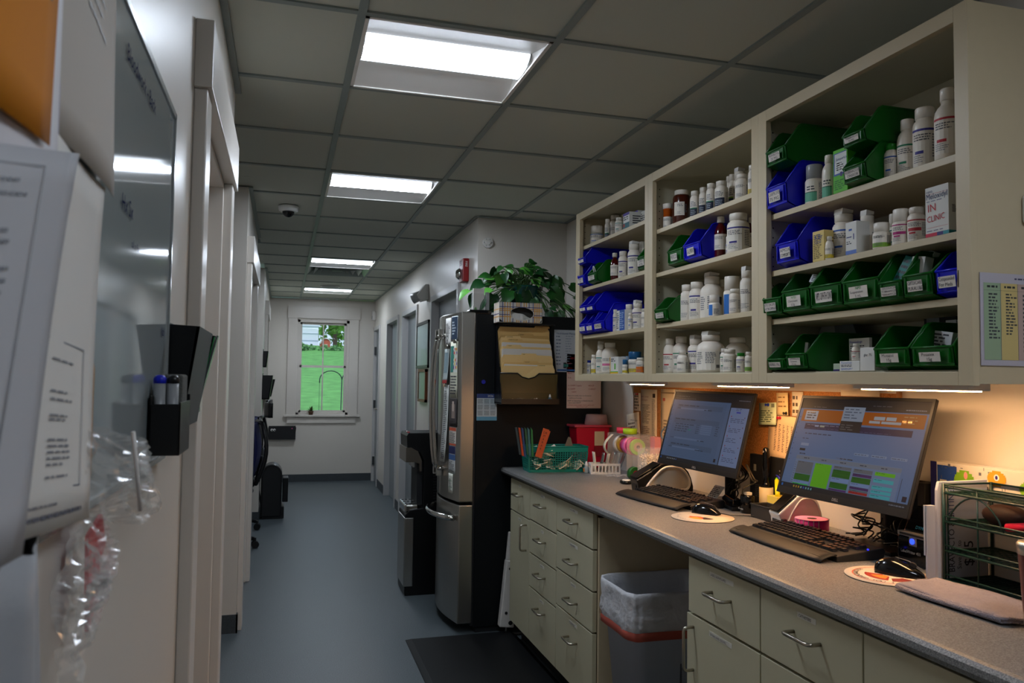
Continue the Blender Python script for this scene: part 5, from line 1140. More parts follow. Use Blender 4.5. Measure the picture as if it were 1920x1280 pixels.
def drg(P, S, W, H, d, r):
    P.rect(.05*W, .40*H, .95*W, .92*H, (40, 70, 150), 0); P.rect(.12*W, .44*H, .95*W, .90*H, (206, 210, 206), 1); text('Simparica', FXl(), W*.2-W/2, .74*H, .012, (40, 60, 120), r, world=False)
    P.lines(.25*W, .5*H, .85*W, .7*H, 4, word=W*.2); P.rect(.5*W, .36*H, .66*W, .46*H, (60, 40, 110), 2); P.lines(.1*W, .06*H, .9*W, .3*H, 5, (30, 110, 20), word=W*.2)
carton(2, 0, fx(805), fx(968), fy(540), .06, .0, 'bright green carton with a white oval panel, top shelf of the camera-end cabinet', base=(84, 180, 30), draw=drg)
fx, fy = CR(*G)
carton(2, 1, fx(545), fx(668), fy(365), .09, .0, 'yellow carton with blue handwriting, second shelf of the camera-end cabinet', base=(216, 190, 116), draw=lambda P, S, W, H, d, r: (P.lines(.1*W, .08*H, .9*W, .9*H, 14, (120, 100, 60), word=W*.2), text('KBr', FXl(), -.3*W, .72*H, .022, (30, 60, 130), r, world=False), text('Oral', FXl(), -.3*W, .58*H, .016, (30, 60, 130), r, world=False), S.lines(.1*d, .2*H, .9*d, .8*H, 6, (120, 100, 60), word=d*.2)))
carton(2, 1, fx(905), fx(1022), fy(265), .045, .0, 'slim white carton with a blue swirl, between two large bottles', draw=lambda P, S, W, H, d, r: (P.rect(.3*W, .72*H, .6*W, .78*H, (40, 80, 160), 0), P.lines(.1*W, .5*H, .6*W, .56*H, 1, (40, 50, 110), word=W*.5), P.rect(.72*W, .44*H, .8*W, .62*H, (40, 40, 110), 0), P.rect(0, 0, W, .12*H, (90, 120, 190), 0), P.lines(.1*W, .3*H, .6*W, .42*H, 2, word=W*.2)))
fx, fy = CR(*Hh)
def dmel(P, S, W, H, d, r):
    P.rect(0, 0, .5*W, .07*H, (196, 24, 60), 0).rect(.5*W, 0, .76*W, .07*H, (50, 40, 110), 0).rect(.76*W, 0, W, .07*H, (40, 140, 150), 0); S.rect(0, 0, d, .07*H, (40, 140, 150), 0)
    P.rect(.04*W, .855*H, .98*W, .86*H, (190, 60, 80), 0); P.lines(.06*W, .1*H, .8*W, .13*H, 1, (90, 90, 120), word=W*.2); P.rect(.06*W, .175*H, .96*W, .18*H, (200, 60, 70), 0); P.lines(.06*W, .70*H, .8*W, .725*H, 1, (60, 60, 110), word=W*.2)
    text('ceva', FXl(), -.45*W, .885*H, .011, (40, 50, 110), r, world=False); text('Meloxidyl', FXl(), -.46*W, .755*H, .0205, (30, 50, 100), r, world=False, sx=.82)
    text('IN', FXl(), -.40*W, .50*H, .027, (190, 20, 36), r, world=False, rot=.04); text('CLINIC', FXl(), -.42*W, .29*H, .0215, (190, 20, 36), r, world=False, rot=.06, sx=.8)
    S.lines(.1*d, .42*H, .9*d, .58*H, 6, word=d*.15); S.rect(.3*d, .16*H, .8*d, .26*H, (50, 50, 70), 1)
carton(2, 1, fx(668), fx(922), fy(45), .10, .0, 'white Meloxidyl carton with IN CLINIC written in red marker', draw=dmel)
# things inside the bins
def loose_box(lb, c, dims, rot, base, lines=True, nm='small_carton'):
    r = thing(nm, lb, 'carton', c); r.rotation_euler = rot
    r.matrix_basis = Matrix.Translation(Vector(c)) @ __import__('mathutils').Euler(rot).to_matrix().to_4x4()
    a, b_, h_ = dims
    MB().box(-a/2, a/2, -b_/2, b_/2, -h_/2, h_/2).build('box', mat('carton_%d_%d_%d' % base, base, .6), r, bevel=.0006)
    if lines:
        P_ = Print(lambda u, v, k: Vector((-a/2-k, b_/2-u, -h_/2+v))); P_.lines(.1*b_, .1*h_, .9*b_, .9*h_, 4, word=b_*.2); P_.build(r, False)
    return r
q = lambda crop, x, y, d: atx(crop[0]+x/crop[2], crop[1]+y/crop[2], d)
loose_box('white carton with a blue stripe leaning in the middle NPD bin', q(G, 640, 935, 1.57), (.05, .05, .028), (.2, .5, .5), (206, 210, 214))
loose_box('white carton peeking over the bin next to NPD Suspension', q(G, 825, 965, 1.62), (.04, .03, .06), (0, .2, 0), (214, 212, 206))
loose_box('teal carton lying in the OPTIXCARE bin', q(Hh, 478, 985, 1.56), (.03, .035, .075), (.35, .3, .1), (36, 120, 116))
loose_box('second teal carton deeper in the OPTIXCARE bin', q(Hh, 545, 985, 1.60), (.03, .03, .075), (-.2, .3, .2), (30, 104, 100))
loose_box('white carton standing in the OPTIXCARE bin', q(Hh, 620, 975, 1.56), (.03, .04, .07), (.15, .1, .1), (214, 212, 208), False)
loose_box('grey-white carton flap rising from the OPTIXCARE bin', q(Hh, 675, 850, 1.60), (.02, .05, .055), (.5, .1, .1), (206, 206, 202), False)
loose_box('white carton in the Posatex bin', q(J, 1050, 550, 1.58), (.03, .075, .042), (.15, .1, .1), (206, 208, 210))
loose_box('white carton deeper in the Posatex bin', q(J, 1215, 440, 1.66), (.03, .03, .06), (0, 0, .1), (200, 204, 208))
loose_box('white carton in the handwritten-label bin', q(I, 700, 600, 1.57), (.032, .035, .045), (.1, .1, .6), (214, 212, 208), False)
fx, fy = CR(*I)
carton(2, 3, fx(1322), fx(1660), fy(790), .09, -.005, 'white printed carton standing before the open display box', draw=lambda P, S, W, H, d, r: (text('PhenoxoSingle', FXl(), -.42*W, .74*H, .0075, (40, 90, 170), r, world=False), P.lines(.08*W, .4*H, .7*W, .65*H, 2, word=W*.1), P.lines(.08*W, .1*H, .9*W, .3*H, 3, (90, 110, 180), word=W*.1)))
carton(2, 3, fx(1480), fx(1829), fy(400), .01, .10, 'open display box back panel with blue print', draw=lambda P, S, W, H, d, r: (text('PhenoxoSingle', FXl(), -.45*W, .86*H, .009, (60, 80, 180), r, world=False), P.lines(.08*W, .6*H, .9*W, .8*H, 3, word=W*.1)))
carton(2, 3, fx(1212), fx(1320), fy(835), .06, .01, 'small carton with a tick mark and purple base', base=(170, 184, 160), draw=lambda P, S, W, H, d, r: P.rect(0, 0, W, .25*H, (44, 30, 100), 0))
carton(2, 3, fx(1668), fx(1918), fy(560), .10, -.005, 'plain white carton with a small handwritten word, beside the Motazol bin', draw=lambda P, S, W, H, d, r: text('gluc 7%', FXl(), -.22*W, .63*H, .010, INK, r, world=False))
bottle(2, 3, fx(1528), fx(1668), fy(490), 'round', 'red', 'small white bottle standing in the open display box', depth=.035, lift=.03)
for k in range(4):
    x = 1100+k*130; p = q(I, x+60, 240, 1.74)
    loose_box(['white carton heap, far piece, behind the green bins', 'white carton heap, second piece, behind the green bins', 'grey carton leaning at the cabinet back', 'grey carton upright at the cabinet back'][k], (p.x, p.y, p.z-.01), (.04, .05, .09), (.4-.3*k, .1, .1), (150, 150, 144) if k < 2 else (90, 96, 98), False)
r = thing('black_box', 'black box with a barcode at the back of the bottom shelf', 'carton', tuple(q(J, 1085, 340, 1.78)))
MB().box(-.02, .02, -.055, .055, -.1, .045).build('box', BLKM, r); MB().box(-.0215, -.02, .0, .045, -.02, .035).build('sticker', mat('grey_sticker', (110, 116, 120), .6), r)
# paper loop in green bin, roll in green bin
p = q(A, 318, 975, 1.515); r = thing('paper_loop', 'white looped paper strip rising from the green bin', 'paper', tuple(p))
MB().tube([(.0, .016*math.cos(2*PI*i/16)+.010*math.sin(2*PI*i/16), .010*math.cos(2*PI*i/16)+.026*math.sin(2*PI*i/16)-.004) for i in range(16)], .0025, 6, closed=True).build('loop', PAPER, r)
p = q(Cc, 365, 970, 1.58); r = thing('paper_roll', 'white paper roll in the green bin of the middle cabinet', 'paper roll', tuple(p))
MB().cyl((0, .018, 0), (0, -.018, 0), .026, n=24).build('roll', PAPER, r); MB().cyl((0, -.0181, 0), (0, -.019, 0), .010, n=16).build('core', mat('core_brown', (96, 70, 50), .8), r)
# chart taped to the cabinet side (faces the camera)
r = thing('triage_chart', 'laminated colour-column chart taped to the end of the wall cabinet', 'notice', (1.66, 1.415, 1.55))
x0, x1, z0, z1 = 1.522, 1.80, 1.452, 1.665; yy = 1.4145
MB().box(x0, x1, yy-.002, yy-.0004, z0, z1).build('sheet', mat('chart_sheet', (186, 180, 190), .4), r, True)
P_ = Print(lambda u, v, k: Vector((x0+u, yy-.0022-k, z0+v)))
for i, c in enumerate(((150, 172, 140), (206, 184, 120), (186, 160, 150), (186, 120, 110), (150, 150, 160))):
    a = .009+i*.0265*1.9
    P_.rect(a, .013, a+.049, .19, c, 0); P_.rect(a+.0488, .013, a+.0494, .19, (70, 76, 80), 1); P_.lines(a+.01, .178, a+.042, .185, 1, (40, 42, 46), .7, .1, .01, 1)
    P_.lines(a+.014, max(.03, .06+.03*(i % 2)-.02*i), a+.046, .168, 14, (52, 56, 62), .5, .5, .009, 1)
P_.rect(.009, .1725, .27, .173, (60, 70, 70), 2); P_.lines(.1, .199, .2, .204, 1, (60, 60, 90), .7, .1, .01, 1); P_.build(r)
r = thing('wall_hook', 'white plastic hook on the end of the wall cabinet', 'hook', (1.665, 1.415, 1.82))
MB().box(1.648, 1.685, 1.398, 1.4148, 1.785, 1.853).build('plate', WHT, r, True, bevel=.008)
# ================================================================ ON THE WORKTOP
Z0 = .914
def rb(o): return o
TEAL = mat('basket_teal', (14, 128, 116), .35)
r = thing('teal_basket', 'teal perforated plastic basket full of white packets at the far end of the worktop', 'basket', (1.43, 4.06, Z0), math.radians(-3))
bw, bd, bh = .335, .145, .135      # x, y, z
b = MB(); fl = .012
def wall_lattice(b, A, B_, At, Bt, nu, nv):     # A,B bottom ends; At,Bt top ends
    A, B_, At, Bt = map(Vector, (A, B_, At, Bt)); n = (B_-A).cross(At-A).normalized()*.0022
    P = lambda u, v: A.lerp(B_, u).lerp(At.lerp(Bt, u), v)
    for i in range(nu+1):
        u = i/nu; w = .0014 if 0 < i < nu else .004; du = (Bt-At).normalized()*w
        b.obox(P(u, 0)-du, du*2, P(u, .8)-P(u, 0), n)
    for j in range(nv+1):
        v = .8*j/nv; w = .0014; up = (P(0, 1)-P(0, 0)).normalized()*w
        b.obox(P(0, v)-up, P(1, v)-P(0, v), up*2, n)
    b.obox(P(0, .8), P(1, .8)-P(0, .8), P(0, 1)-P(0, .8), n)
    b.obox(P(0, 0), P(1, 0)-P(0, 0), P(0, .08)-P(0, 0), n)
x, y = bw/2, bd/2
cs = [(-x+fl, -y+fl), (x-fl, -y+fl), (x-fl, y-fl), (-x+fl, y-fl)]; ct = [(-x, -y), (x, -y), (x, y), (-x, y)]
for i in range(4):
    j = (i+1) % 4; nu = 24 if i % 2 == 0 else 11
    wb_ = MB(); wall_lattice(wb_, cs[i]+(.002,), cs[j]+(.002,), ct[i]+(bh,), ct[j]+(bh,), nu, 9); wb_.build('lattice_wall', TEAL, r)['kind'] = 'stuff'
MB().box(-x+fl, x-fl, -y+fl, y-fl, 0, .003).build('bottom', TEAL, r)
MB().tube([ct[0]+(bh,), ct[1]+(bh,), ct[2]+(bh,), ct[3]+(bh,)], .0045, 8, closed=True).build('rim', TEAL, r)
for k in range(30):
    u, v = random.uniform(-.125, .13), random.uniform(-.04, .035) if k < 14 else -.043; zz = Z0+(.095 if k < 8 else random.uniform(.005, .085))
    q = thing('swab_packet', ('cream' if k % 3 else 'white')+(' wrapped packet on top of the heap in the teal basket' if k < 8 else ' wrapped packet deep in the teal basket' if k < 14 else ' wrapped packet pressed against the front lattice of the teal basket'), 'packet', (1.43+u, 4.06+v, zz), group='white packets in the teal basket')
    q.matrix_basis = Matrix.Translation((1.43+u, 4.06+v, zz+.02)) @ __import__('mathutils').Euler((random.uniform(-.9, .9), random.uniform(-.5, .5), random.uniform(0, 3))).to_matrix().to_4x4()
    s = random.uniform(.02, .034)
    MB().grid(lambda a, c: ((a-.5)*s*2.4, (c-.5)*s*1.5, .004*math.sin(a*6)*math.cos(c*5)), 5, 4).build('wrapper', PAPERW if k % 3 else WHTM, q, solid=.002)
q = thing('foil_flap', 'grey triangular pouch sticking out of the teal basket', 'packet', (1.50, 4.03, 1.05))
MB().prism([(-.03, -.02), (.03, -.02), (.012, .045), (-.002, .05)], 'y', 0, .002).build('pouch', mat('pouch_grey', (110, 104, 92), .4), q)
cl = [(36, 60, 70), (170, 62, 24), (20, 60, 110), (16, 84, 60), (50, 110, 120), (20, 110, 60)]
for k, c in enumerate(cl):
    x0 = 1.190+.0135*k
    q = thing('clip_strip', ['dark teal', 'orange', 'blue', 'dark green', 'pale teal', 'bright green'][k]+' plastic strip clipped upright on the near corner of the teal basket', 'plastic strip', (x0, 4.0, 1.03))
    tl = .012*(k-2.5)*.3
    MB().prism([(x0+tl*1, 1.155), (x0+.011+tl, 1.155-.003*k), (x0+.028, 1.01-.006*(k % 3)), (x0+.016, 1.012-.006*(k % 3))], 'y', 3.982-.003*(k % 2), 3.986-.003*(k % 2)).build('strip', mat('strip_%d' % k, c, .4), q, True, bevel=.0006)
q = thing('name_stick', 'orange DR MARAK name stick leaning on the teal basket', 'sign', (1.32, 3.97, 1.08))
a_ = math.radians(-17); U = Vector((math.cos(a_), 0, math.sin(a_))); V = Vector((-math.sin(a_), 0, math.cos(a_))); O = Vector((1.288, 3.965, 1.004))
b = MB(); b.obox(O, U*.034, V*.155, (0, .004, 0)); b.obox(O+U*.004+Vector((0, .004, 0)), U*.034, V*.15+U*.006, (0, .004, 0)); b.build('stick', mat('stick_orange', (186, 82, 40), .5), q, True)
fr = Frame(O+Vector((0, -.0005, 0)), U, V)
for i, ch in enumerate(('DR', 'M', 'A', 'R', 'A', 'K')): text(ch, fr, .017, .128-.0175*i, .0165, INK, q, align='CENTER')
# sharps container
r = thing('sharps_container', 'red sharps container with clear lid behind the teal basket', 'container', (1.685, 4.21, Z0))
RED = mat('sharps_red', (196, 12, 44), .35)
b = MB(); x0, x1, y0, y1 = 1.590, 1.795, 4.15, 4.275
b.add([(x0+.018, y0+.01, Z0), (x1-.018, y0+.01, Z0), (x1-.018, y1-.01, Z0), (x0+.018, y1-.01, Z0), (x0, y0, 1.145), (x1, y0, 1.145), (x1, y1, 1.145), (x0, y1, 1.145)], [(0, 3, 2, 1), (4, 5, 6, 7), (0, 1, 5, 4), (1, 2, 6, 5), (2, 3, 7, 6), (3, 0, 4, 7)])
b.build('tub', RED, r, True, bevel=.008, seg=3)
MB().box(x0-.012, x1+.008, y0-.008, y1+.004, 1.143, 1.156).build('rim', mat('sharps_rim', (206, 70, 86), .3), r, True, bevel=.004)
MB().lathe([(.088, 0), (.076, .055), (.072, .058), (.0001, .058)], (1.735, 4.21, 1.156), 28, 0, 0, .8, .62).build('lid', mat('lid_frost', (200, 170, 172), .3, alpha=.7), r, True)
MB().box(1.70, 1.76, y0-.0014, y0+.0, 1.04, 1.12).build('sticker', mat('sticker_beige', (214, 190, 150), .6), r, True); MB().box(1.70, 1.76, y0+.0005, y0+.004, .98, 1.035).build('sticker', mat('sticker_red', (140, 10, 24), .6), r, True)
# white basket with foil packets
r = thing('white_basket', 'small white slotted basket holding foil packets', 'basket', (1.655, 3.90, Z0), math.radians(-12))
b = MB(); x, y, h = .078, .04, .056; t = .0022
for s in (-1, 1):
    b.box(-x, x, s*y-t/2, s*y+t/2, h-.012, h).box(-x+.006, x-.006, s*y-t/2, s*y+t/2, 0, .010).box(s*x-t/2, s*x+t/2, -y, y, h-.012, h).box(s*x-t/2, s*x+t/2, -y, y, 0, .010)
    for k in range(9): u = -x+.004+k*(2*x-.008)/8; b.box(u-.0028, u+.0028, s*y-t/2, s*y+t/2, 0, h)
    for k in range(5): u = -y+.003+k*(2*y-.006)/4; b.box(s*x-t/2, s*x+t/2, u-.0028, u+.0028, 0, h)
b.box(-x, x, -y, y, 0, .003); b.build('slotted_tub', WHT, r, bevel=.0005)
for k in range(6):
    q = thing('foil_packet', f'silver-backed packet, {ordn[k]} in the small white basket', 'packet', (1.60+.024*k, 3.905-.005*k, Z0+.006), group='foil packets in the white basket')
    ln = .022+.004*k if k else -.006
    MB().grid(lambda a, c: (ln*c+.004*math.sin(3*c), (a-.5)*.035, .004+c*(.105-.004*(k % 3))), 3, 6).build('wrapper', mat('foil', (170, 172, 168), .25, .8) if k % 2 else PAPERW, q, solid=.003)
r = thing('dropper_bottle', 'small dropper bottle with orange label beside the teal basket', 'bottle', (1.565, 3.93, Z0))
MB().lathe([(.014, 0), (.015, .004), (.015, .03), (.006, .036)], n=16).build('body', mat('dropper_grey', (120, 140, 150), .25), r); MB().lathe([(.008, .035), (.008, .046), (.004, .062)], n=12).build('cap', WHT, r); MB().box(-.0165, -.014, -.008, .006, .008, .026).build('label', mat('lab_orange', (210, 110, 30), .5), r)
r = thing('clear_wrapper', 'crinkled clear wrapper lying in front of the white basket', 'wrapper', (1.68, 3.74, Z0+.002))
MB().grid(lambda a, c: ((a-.5)*.16, (c-.5)*.08, .006+.006*math.sin(a*17+c*5)*math.cos(c*9)), 16, 8, smooth=False).build('film', BAGP, r)
# tape dispenser
r = thing('tape_dispenser', 'clear acrylic dispenser of pink, gold and green tape rolls', 'tape dispenser', (1.715, 3.74, Z0))
ya, yb = 3.615, 3.86; xa, xb = 1.655, 1.80
b = MB(); b.box(xa, xb, yb-.003, yb, Z0, 1.135).box(xa, xb, ya, ya+.003, Z0, 1.135).box(xb-.003, xb, ya, yb, Z0, 1.135).box(xa+.03, xb, ya, yb, 1.132, 1.135).box(xa, xb, ya, yb, Z0, Z0+.003).build('acrylic_case', CLEARP, r, True)
for k, (c, w_) in enumerate((((228, 222, 214), .03), ((190, 150, 60), .025), ((222, 60, 130), .04), ((240, 120, 180), .035), ((216, 30, 120), .04), ((150, 210, 60), .022))):
    y = 3.845-.038*k; rad = .046-.003*(k % 3)
    q = thing('tape_roll', ['white', 'gold', 'hot pink', 'light pink', 'magenta', 'lime green'][k]+' roll in the clear tape dispenser', 'tape roll', (1.725, y, 1.075))
    MB().cyl((0, 0, 0), (0, -w_, 0), rad, n=28).build('roll', mat('tape_%d' % k, c, .4), q); MB().cyl((0, -w_-.0002, 0), (0, -w_-.0012, 0), .024, n=20).build('core', mat('core_tan', (196, 170, 140), .8), q); MB().cyl((0, -w_-.0013, 0), (0, -w_-.002, 0), .010, n=14).build('hole', mat('hole_brown', (60, 44, 34), .9), q)
q = thing('loose_tape', 'white tape strip curling off the clear dispenser', 'tape', (1.66, 3.80, 1.07))
MB().grid(lambda a, c: (1.655-.045*math.sin(c*PI*.8), 3.78+.03*a, 1.13-.10*c), 2, 12).build('strip', PAPERW, q, True, solid=.001)
for k, (c, y) in enumerate((((236, 60, 90), 3.80), ((170, 220, 40), 3.72))):
    q = thing('label_roll', ['hot pink', 'lime green'][k]+' sticker roll on top of the clear tape dispenser', 'label roll', (1.72, y, 1.1355))
    MB().lathe([(.012, 0), (.036, 0), (.036, .028), (.012, .028)], n=24).build('roll', mat('lroll_%d' % k, c, .5), q)
q = thing('pink_tape_box', 'pale pink roll box leaning on the acrylic dispenser', 'box', (1.79, 3.57, 1.0))
MB().box(1.78, 1.815, 3.56, 3.61, Z0, 1.13).build('box', mat('pink_pale', (226, 150, 160), .5), q, True)
q = thing('green_roll', 'low green and red roll under the tape dispenser front', 'roll', (1.70, 3.60, Z0+.035))
MB().cyl((1.685, 3.605, Z0+.034), (1.685, 3.57, Z0+.034), .034, n=24).build('roll', mat('roll_green', (24, 90, 30), .5), q, True); MB().cyl((1.685, 3.5695, Z0+.034), (1.685, 3.568, Z0+.034), .018, n=18).build('centre', mat('roll_red', (150, 24, 30), .5), q, True)
# swab jar
r = thing('swab_jar', 'clear square jar packed with cotton swabs', 'jar', (1.72, 3.46, Z0))
x, y, h = .056, .05, .165; b = MB()
b.box(-x, x, -y, -y+.003, 0, h).box(-x, x, y-.003, y, 0, h).box(-x, -x+.003, -y, y, 0, h).box(x-.003, x, -y, y, 0, h).box(-x, x, -y, y, 0, .004).build('case', CLEARP, r)
MB().box(-x-.003, x+.003, -y-.003, y+.003, h, h+.006).build('lid', CLEARP, r)
b = MB()
for k in range(170):
    p0 = Vector((random.uniform(-.044, .044), random.uniform(-.04, .04), random.uniform(.012, .07))); d = Vector((random.uniform(-.5, .5), random.uniform(-.5, .5), 1)).normalized()*.075
    p1 = p0+d; p1.x = max(-.048, min(.048, p1.x)); p1.y = max(-.043, min(.043, p1.y))
    b.cyl(p0, p1, .0013, n=5); b.cyl(p1-d*.10, p1+d*.05, .0035, n=6); b.cyl(p0-d*.05, p0+d*.10, .0035, n=6)
q = b.build('cotton_swabs', mat('swab_white', (232, 214, 186), .8)); q.location = (1.72, 3.46, Z0); tag(q, 'mass of cotton swabs filling the clear square jar', 'swabs', kind='stuff')
q = thing('orange_stick', 'single orange stick standing among the cotton swabs', 'stick', (1.735, 3.42, Z0+.09)); MB().cyl((0, 0, 0), (.004, 0, .07), .004, n=10).build('stick', mat('stick_or', (220, 70, 20), .4), q)
r = thing('glucose_meter', 'small oval black and white meter lying by the swab jar', 'meter', (1.60, 3.50, Z0), math.radians(-20))
MB().lathe([(.028, 0), (.032, .006), (.030, .013), (.026, .016)], n=28, sx=1.0, sy=1.45).build('body', BLKG, r); MB().lathe([(.022, .016), (.018, .0185), (.0001, .0185)], n=24, sx=1, sy=1.4).build('face', WHT, r)

# keyboards ------------------------------------------------------
KEYM = mat('key_black', (26, 26, 28), .32)
kmesh = {}
def keyboard(label, x, y, rz, palm=.055):
    r = thing('keyboard', label, 'keyboard', (x, y, Z0), rz)
    Lw, D = .455, .155      # local: u along -y (left to right), v along +x (front to back)
    hw = Lw/2; zf, zb = .018, .034
    MB().prism([(-D/2, 0), (-D/2, zf-.002), (D/2, zb-.002), (D/2+.008, zb-.012), (D/2, 0)], 'y', -hw, hw).build('body', BLKM, r, bevel=.002)
    if palm: 
        n = 10; b = MB()
        b.grid(lambda a, c: (-D/2-palm*(1-c)-.010*math.sin(PI*a)*(1-c), hw*1.005-2*hw*1.005*a, .004+(zf-.002)*math.sin(c*PI/2)**.7), 14, 8)
        b.build('palm_rest', mat('palm_black', (18, 18, 19), .55, spec=.3), r, solid=.004)
    u = .0185
    rows = [[1, -1, 1, 1, 1, 1, -.5, 1, 1, 1, 1, -.5, 1, 1, 1, 1, -.3, 1, 1, 1],
            [1]*13+[2, -.3, 1, 1, 1, -.3, 1, 1, 1, 1],
            [1.5]+[1]*12+[1.5, -.3, 1, 1, 1, -.3, 1, 1, 1, 1],
            [1.75]+[1]*11+[2.25, -3.6, 1, 1, 1, -1],
            [2.25]+[1]*10+[2.75, -1.3, 1, -1.3, 1, 1, 1, 1],
            [1.25, 1.25, 1.25, 6.25, 1.25, 1.25, 1.25, 1.25, -.3, 1, 1, 1, -.3, 2, 1, -1]]
    for ri, row_ in enumerate(rows):
        v = D/2-.016-ri*u*1.13-(.004 if ri else 0); cu = hw-.012
        zz = zf+(zb-zf)*((v+D/2)/D)
        for k in row_:
            if k < 0: cu -= -k*u; continue
            w_ = k*u-.0022
            if k not in kmesh:
                a, c, h_ = w_/2, .0082, .0075; t = .002
                kb = MB().add([(-c, -a, 0), (c, -a, 0), (c, a, 0), (-c, a, 0), (-c+t, -a+t, h_), (c-t, -a+t, h_), (c-t, a-t, h_), (-c+t, a-t, h_)], [(0, 3, 2, 1), (4, 5, 6, 7), (0, 1, 5, 4), (1, 2, 6, 5), (2, 3, 7, 6), (3, 0, 4, 7)])
                o = kb.build('key', KEYM, r); kmesh[k] = o.data
            else: o = bpy.data.objects.new('key', kmesh[k]); C.objects.link(o); o.parent = r
            o.location = (v, cu-k*u/2, zz-.001); o.rotation_euler = (0, -math.atan2(zb-zf, D), 0); cu -= k*u
    return r
k1 = keyboard('black keyboard with a palm rest, the one farther along the worktop', 1.565, 2.955, math.radians(6.5), .065)
k2 = keyboard('black ribbed keyboard, the one in front of the colourful schedule screen', 1.555, 2.075, math.radians(0), .055)
for i in range(5): MB().box(-.080-.009*i, -.083-.009*i, -.21, .21, .0175-.0012*i, .0205-.0012*i).build('rib', BLKM, k2)
MB().cyl((.03, -.222, .028), (.03, -.222, .031), .0025, n=8).build('led', mat('led_blue', (20, 20, 255), .3, emit=(40, 40, 255), es=3), k2)
text('DELL', Frame((0, 0, 0), (0, -1, 0), (1, 0, .1)), .13, -.088, .009, GREY, k1, world=False, k=.0195)
# mouse mats and mice
def pad(label, x, y, R, tx, seed):
    r = thing('mouse_mat', label, 'mouse mat', (x, y, Z0)); random.seed(seed)
    MB().lathe([(R, 0), (R, .002)], n=56).build('base', BLKM, r); MB().lathe([(R, .002), (R, .0032), (.0001, .0032)], n=56).build('face', mat('pad_face', (206, 190, 168), .6), r)
    P_ = Print(lambda u, v, k: Vector((u*math.cos(v), u*math.sin(v), .0034+k)), .0001, .0001)
    def ring(a0, a1, r0, r1, c, L, n=16):
        for i in range(n): P_.rect(r0, a0+(a1-a0)*i/n, r1, a0+(a1-a0)*(i+1)/n, c, L)
    if seed == 3: ring(0, 2*PI, R*.80, R*.83, (196, 90, 60), 0, 48); ring(PI*.70, PI*1.25, R*.15, R*.55, (150, 30, 14), 1); ring(PI*.85, PI*1.2, R*.1, R*.42, (206, 120, 30), 2); ring(PI*1.3, PI*1.6, R*.3, R*.6, (120, 24, 14), 1); ring(0, .6, R*.3, R*.6, (150, 40, 20), 1)
    else: ring(PI*.8, PI*1.35, R*.05, R*.42, (190, 50, 20), 1); ring(PI*.95, PI*1.3, R*.2, R*.5, (224, 150, 40), 2); ring(PI*1.35, PI*1.6, R*.1, R*.5, (60, 30, 20), 2)
    P_.build(r, False)
    n = len(tx)
    for i, ch in enumerate(tx):      # lettering following the rim, read from the front
        a = PI+(-(n-1)/2+i)*.135*(1 if seed == 3 else 1.0)+(.25 if seed == 3 else -.3)
        d = Vector((math.cos(a), math.sin(a), 0)); u = Vector((-d.y, d.x, 0))
        text(ch, Frame(d*R*.74+Vector((0, 0, .0036)), u, -d), 0, -.006 if seed == 3 else -.01, .017 if seed == 3 else .016, INK, r, world=False, align='CENTER', k=.0003)
    random.seed(11+seed); return r
pad('round printed mouse mat beside the farther keyboard', 1.475, 2.565, .112, 'Purina Cat', 1)
pad('round printed mouse mat with YOU 3 TIMES lettering near the towel', 1.505, 1.682, .108, 'RECOMMENDED YOU 3 TIMES', 3)
def mouse(label, x, y, rz, s=1.):
    r = thing('computer_mouse', label, 'mouse', (x, y, Z0+.0034), rz)
    def f(a, c):
        u = -.058+.116*a; wv = .031*(1-.25*a)*(math.sin(PI*min(max(a, .0), 1))**.42)
        th = PI*c; hgt = .038*math.sin(PI*(a**.75))**.55*(1-.25*a)
        return (u*s, wv*math.cos(th)*s, (.002+hgt*math.sin(th)**.8)*s)
    MB().grid(f, 22, 16).build('shell', BLKG, r); MB().box(-.05*s, .05*s, -.02*s, .02*s, 0, .003).build('base', BLKM, r)
    MB().cyl((.03*s, -.004*s, .026*s), (.03*s, .004*s, .026*s), .008*s, n=14).build('wheel', BLKM, r)
    MB().tube([(-.01*s, .006*s, .0395*s), (.02*s, .005*s, .0345*s), (.05*s, .003*s, .02*s)], .0009, 5).build('button_seam', GREY, r)
    MB().tube([(.055*s, 0, .008*s), (.09*s, .01, .004), (.14*s, .06, .002), (.2*s, .09, .002)], .0018, 6).build('cable', BLKM, r) if s == 1. else None
mouse('black mouse on the mat beside the farther keyboard', 1.525, 2.625, math.radians(-58), 1.)
mouse('black mouse on the mat near the label printer', 1.535, 1.682, math.radians(-60), 1.08)

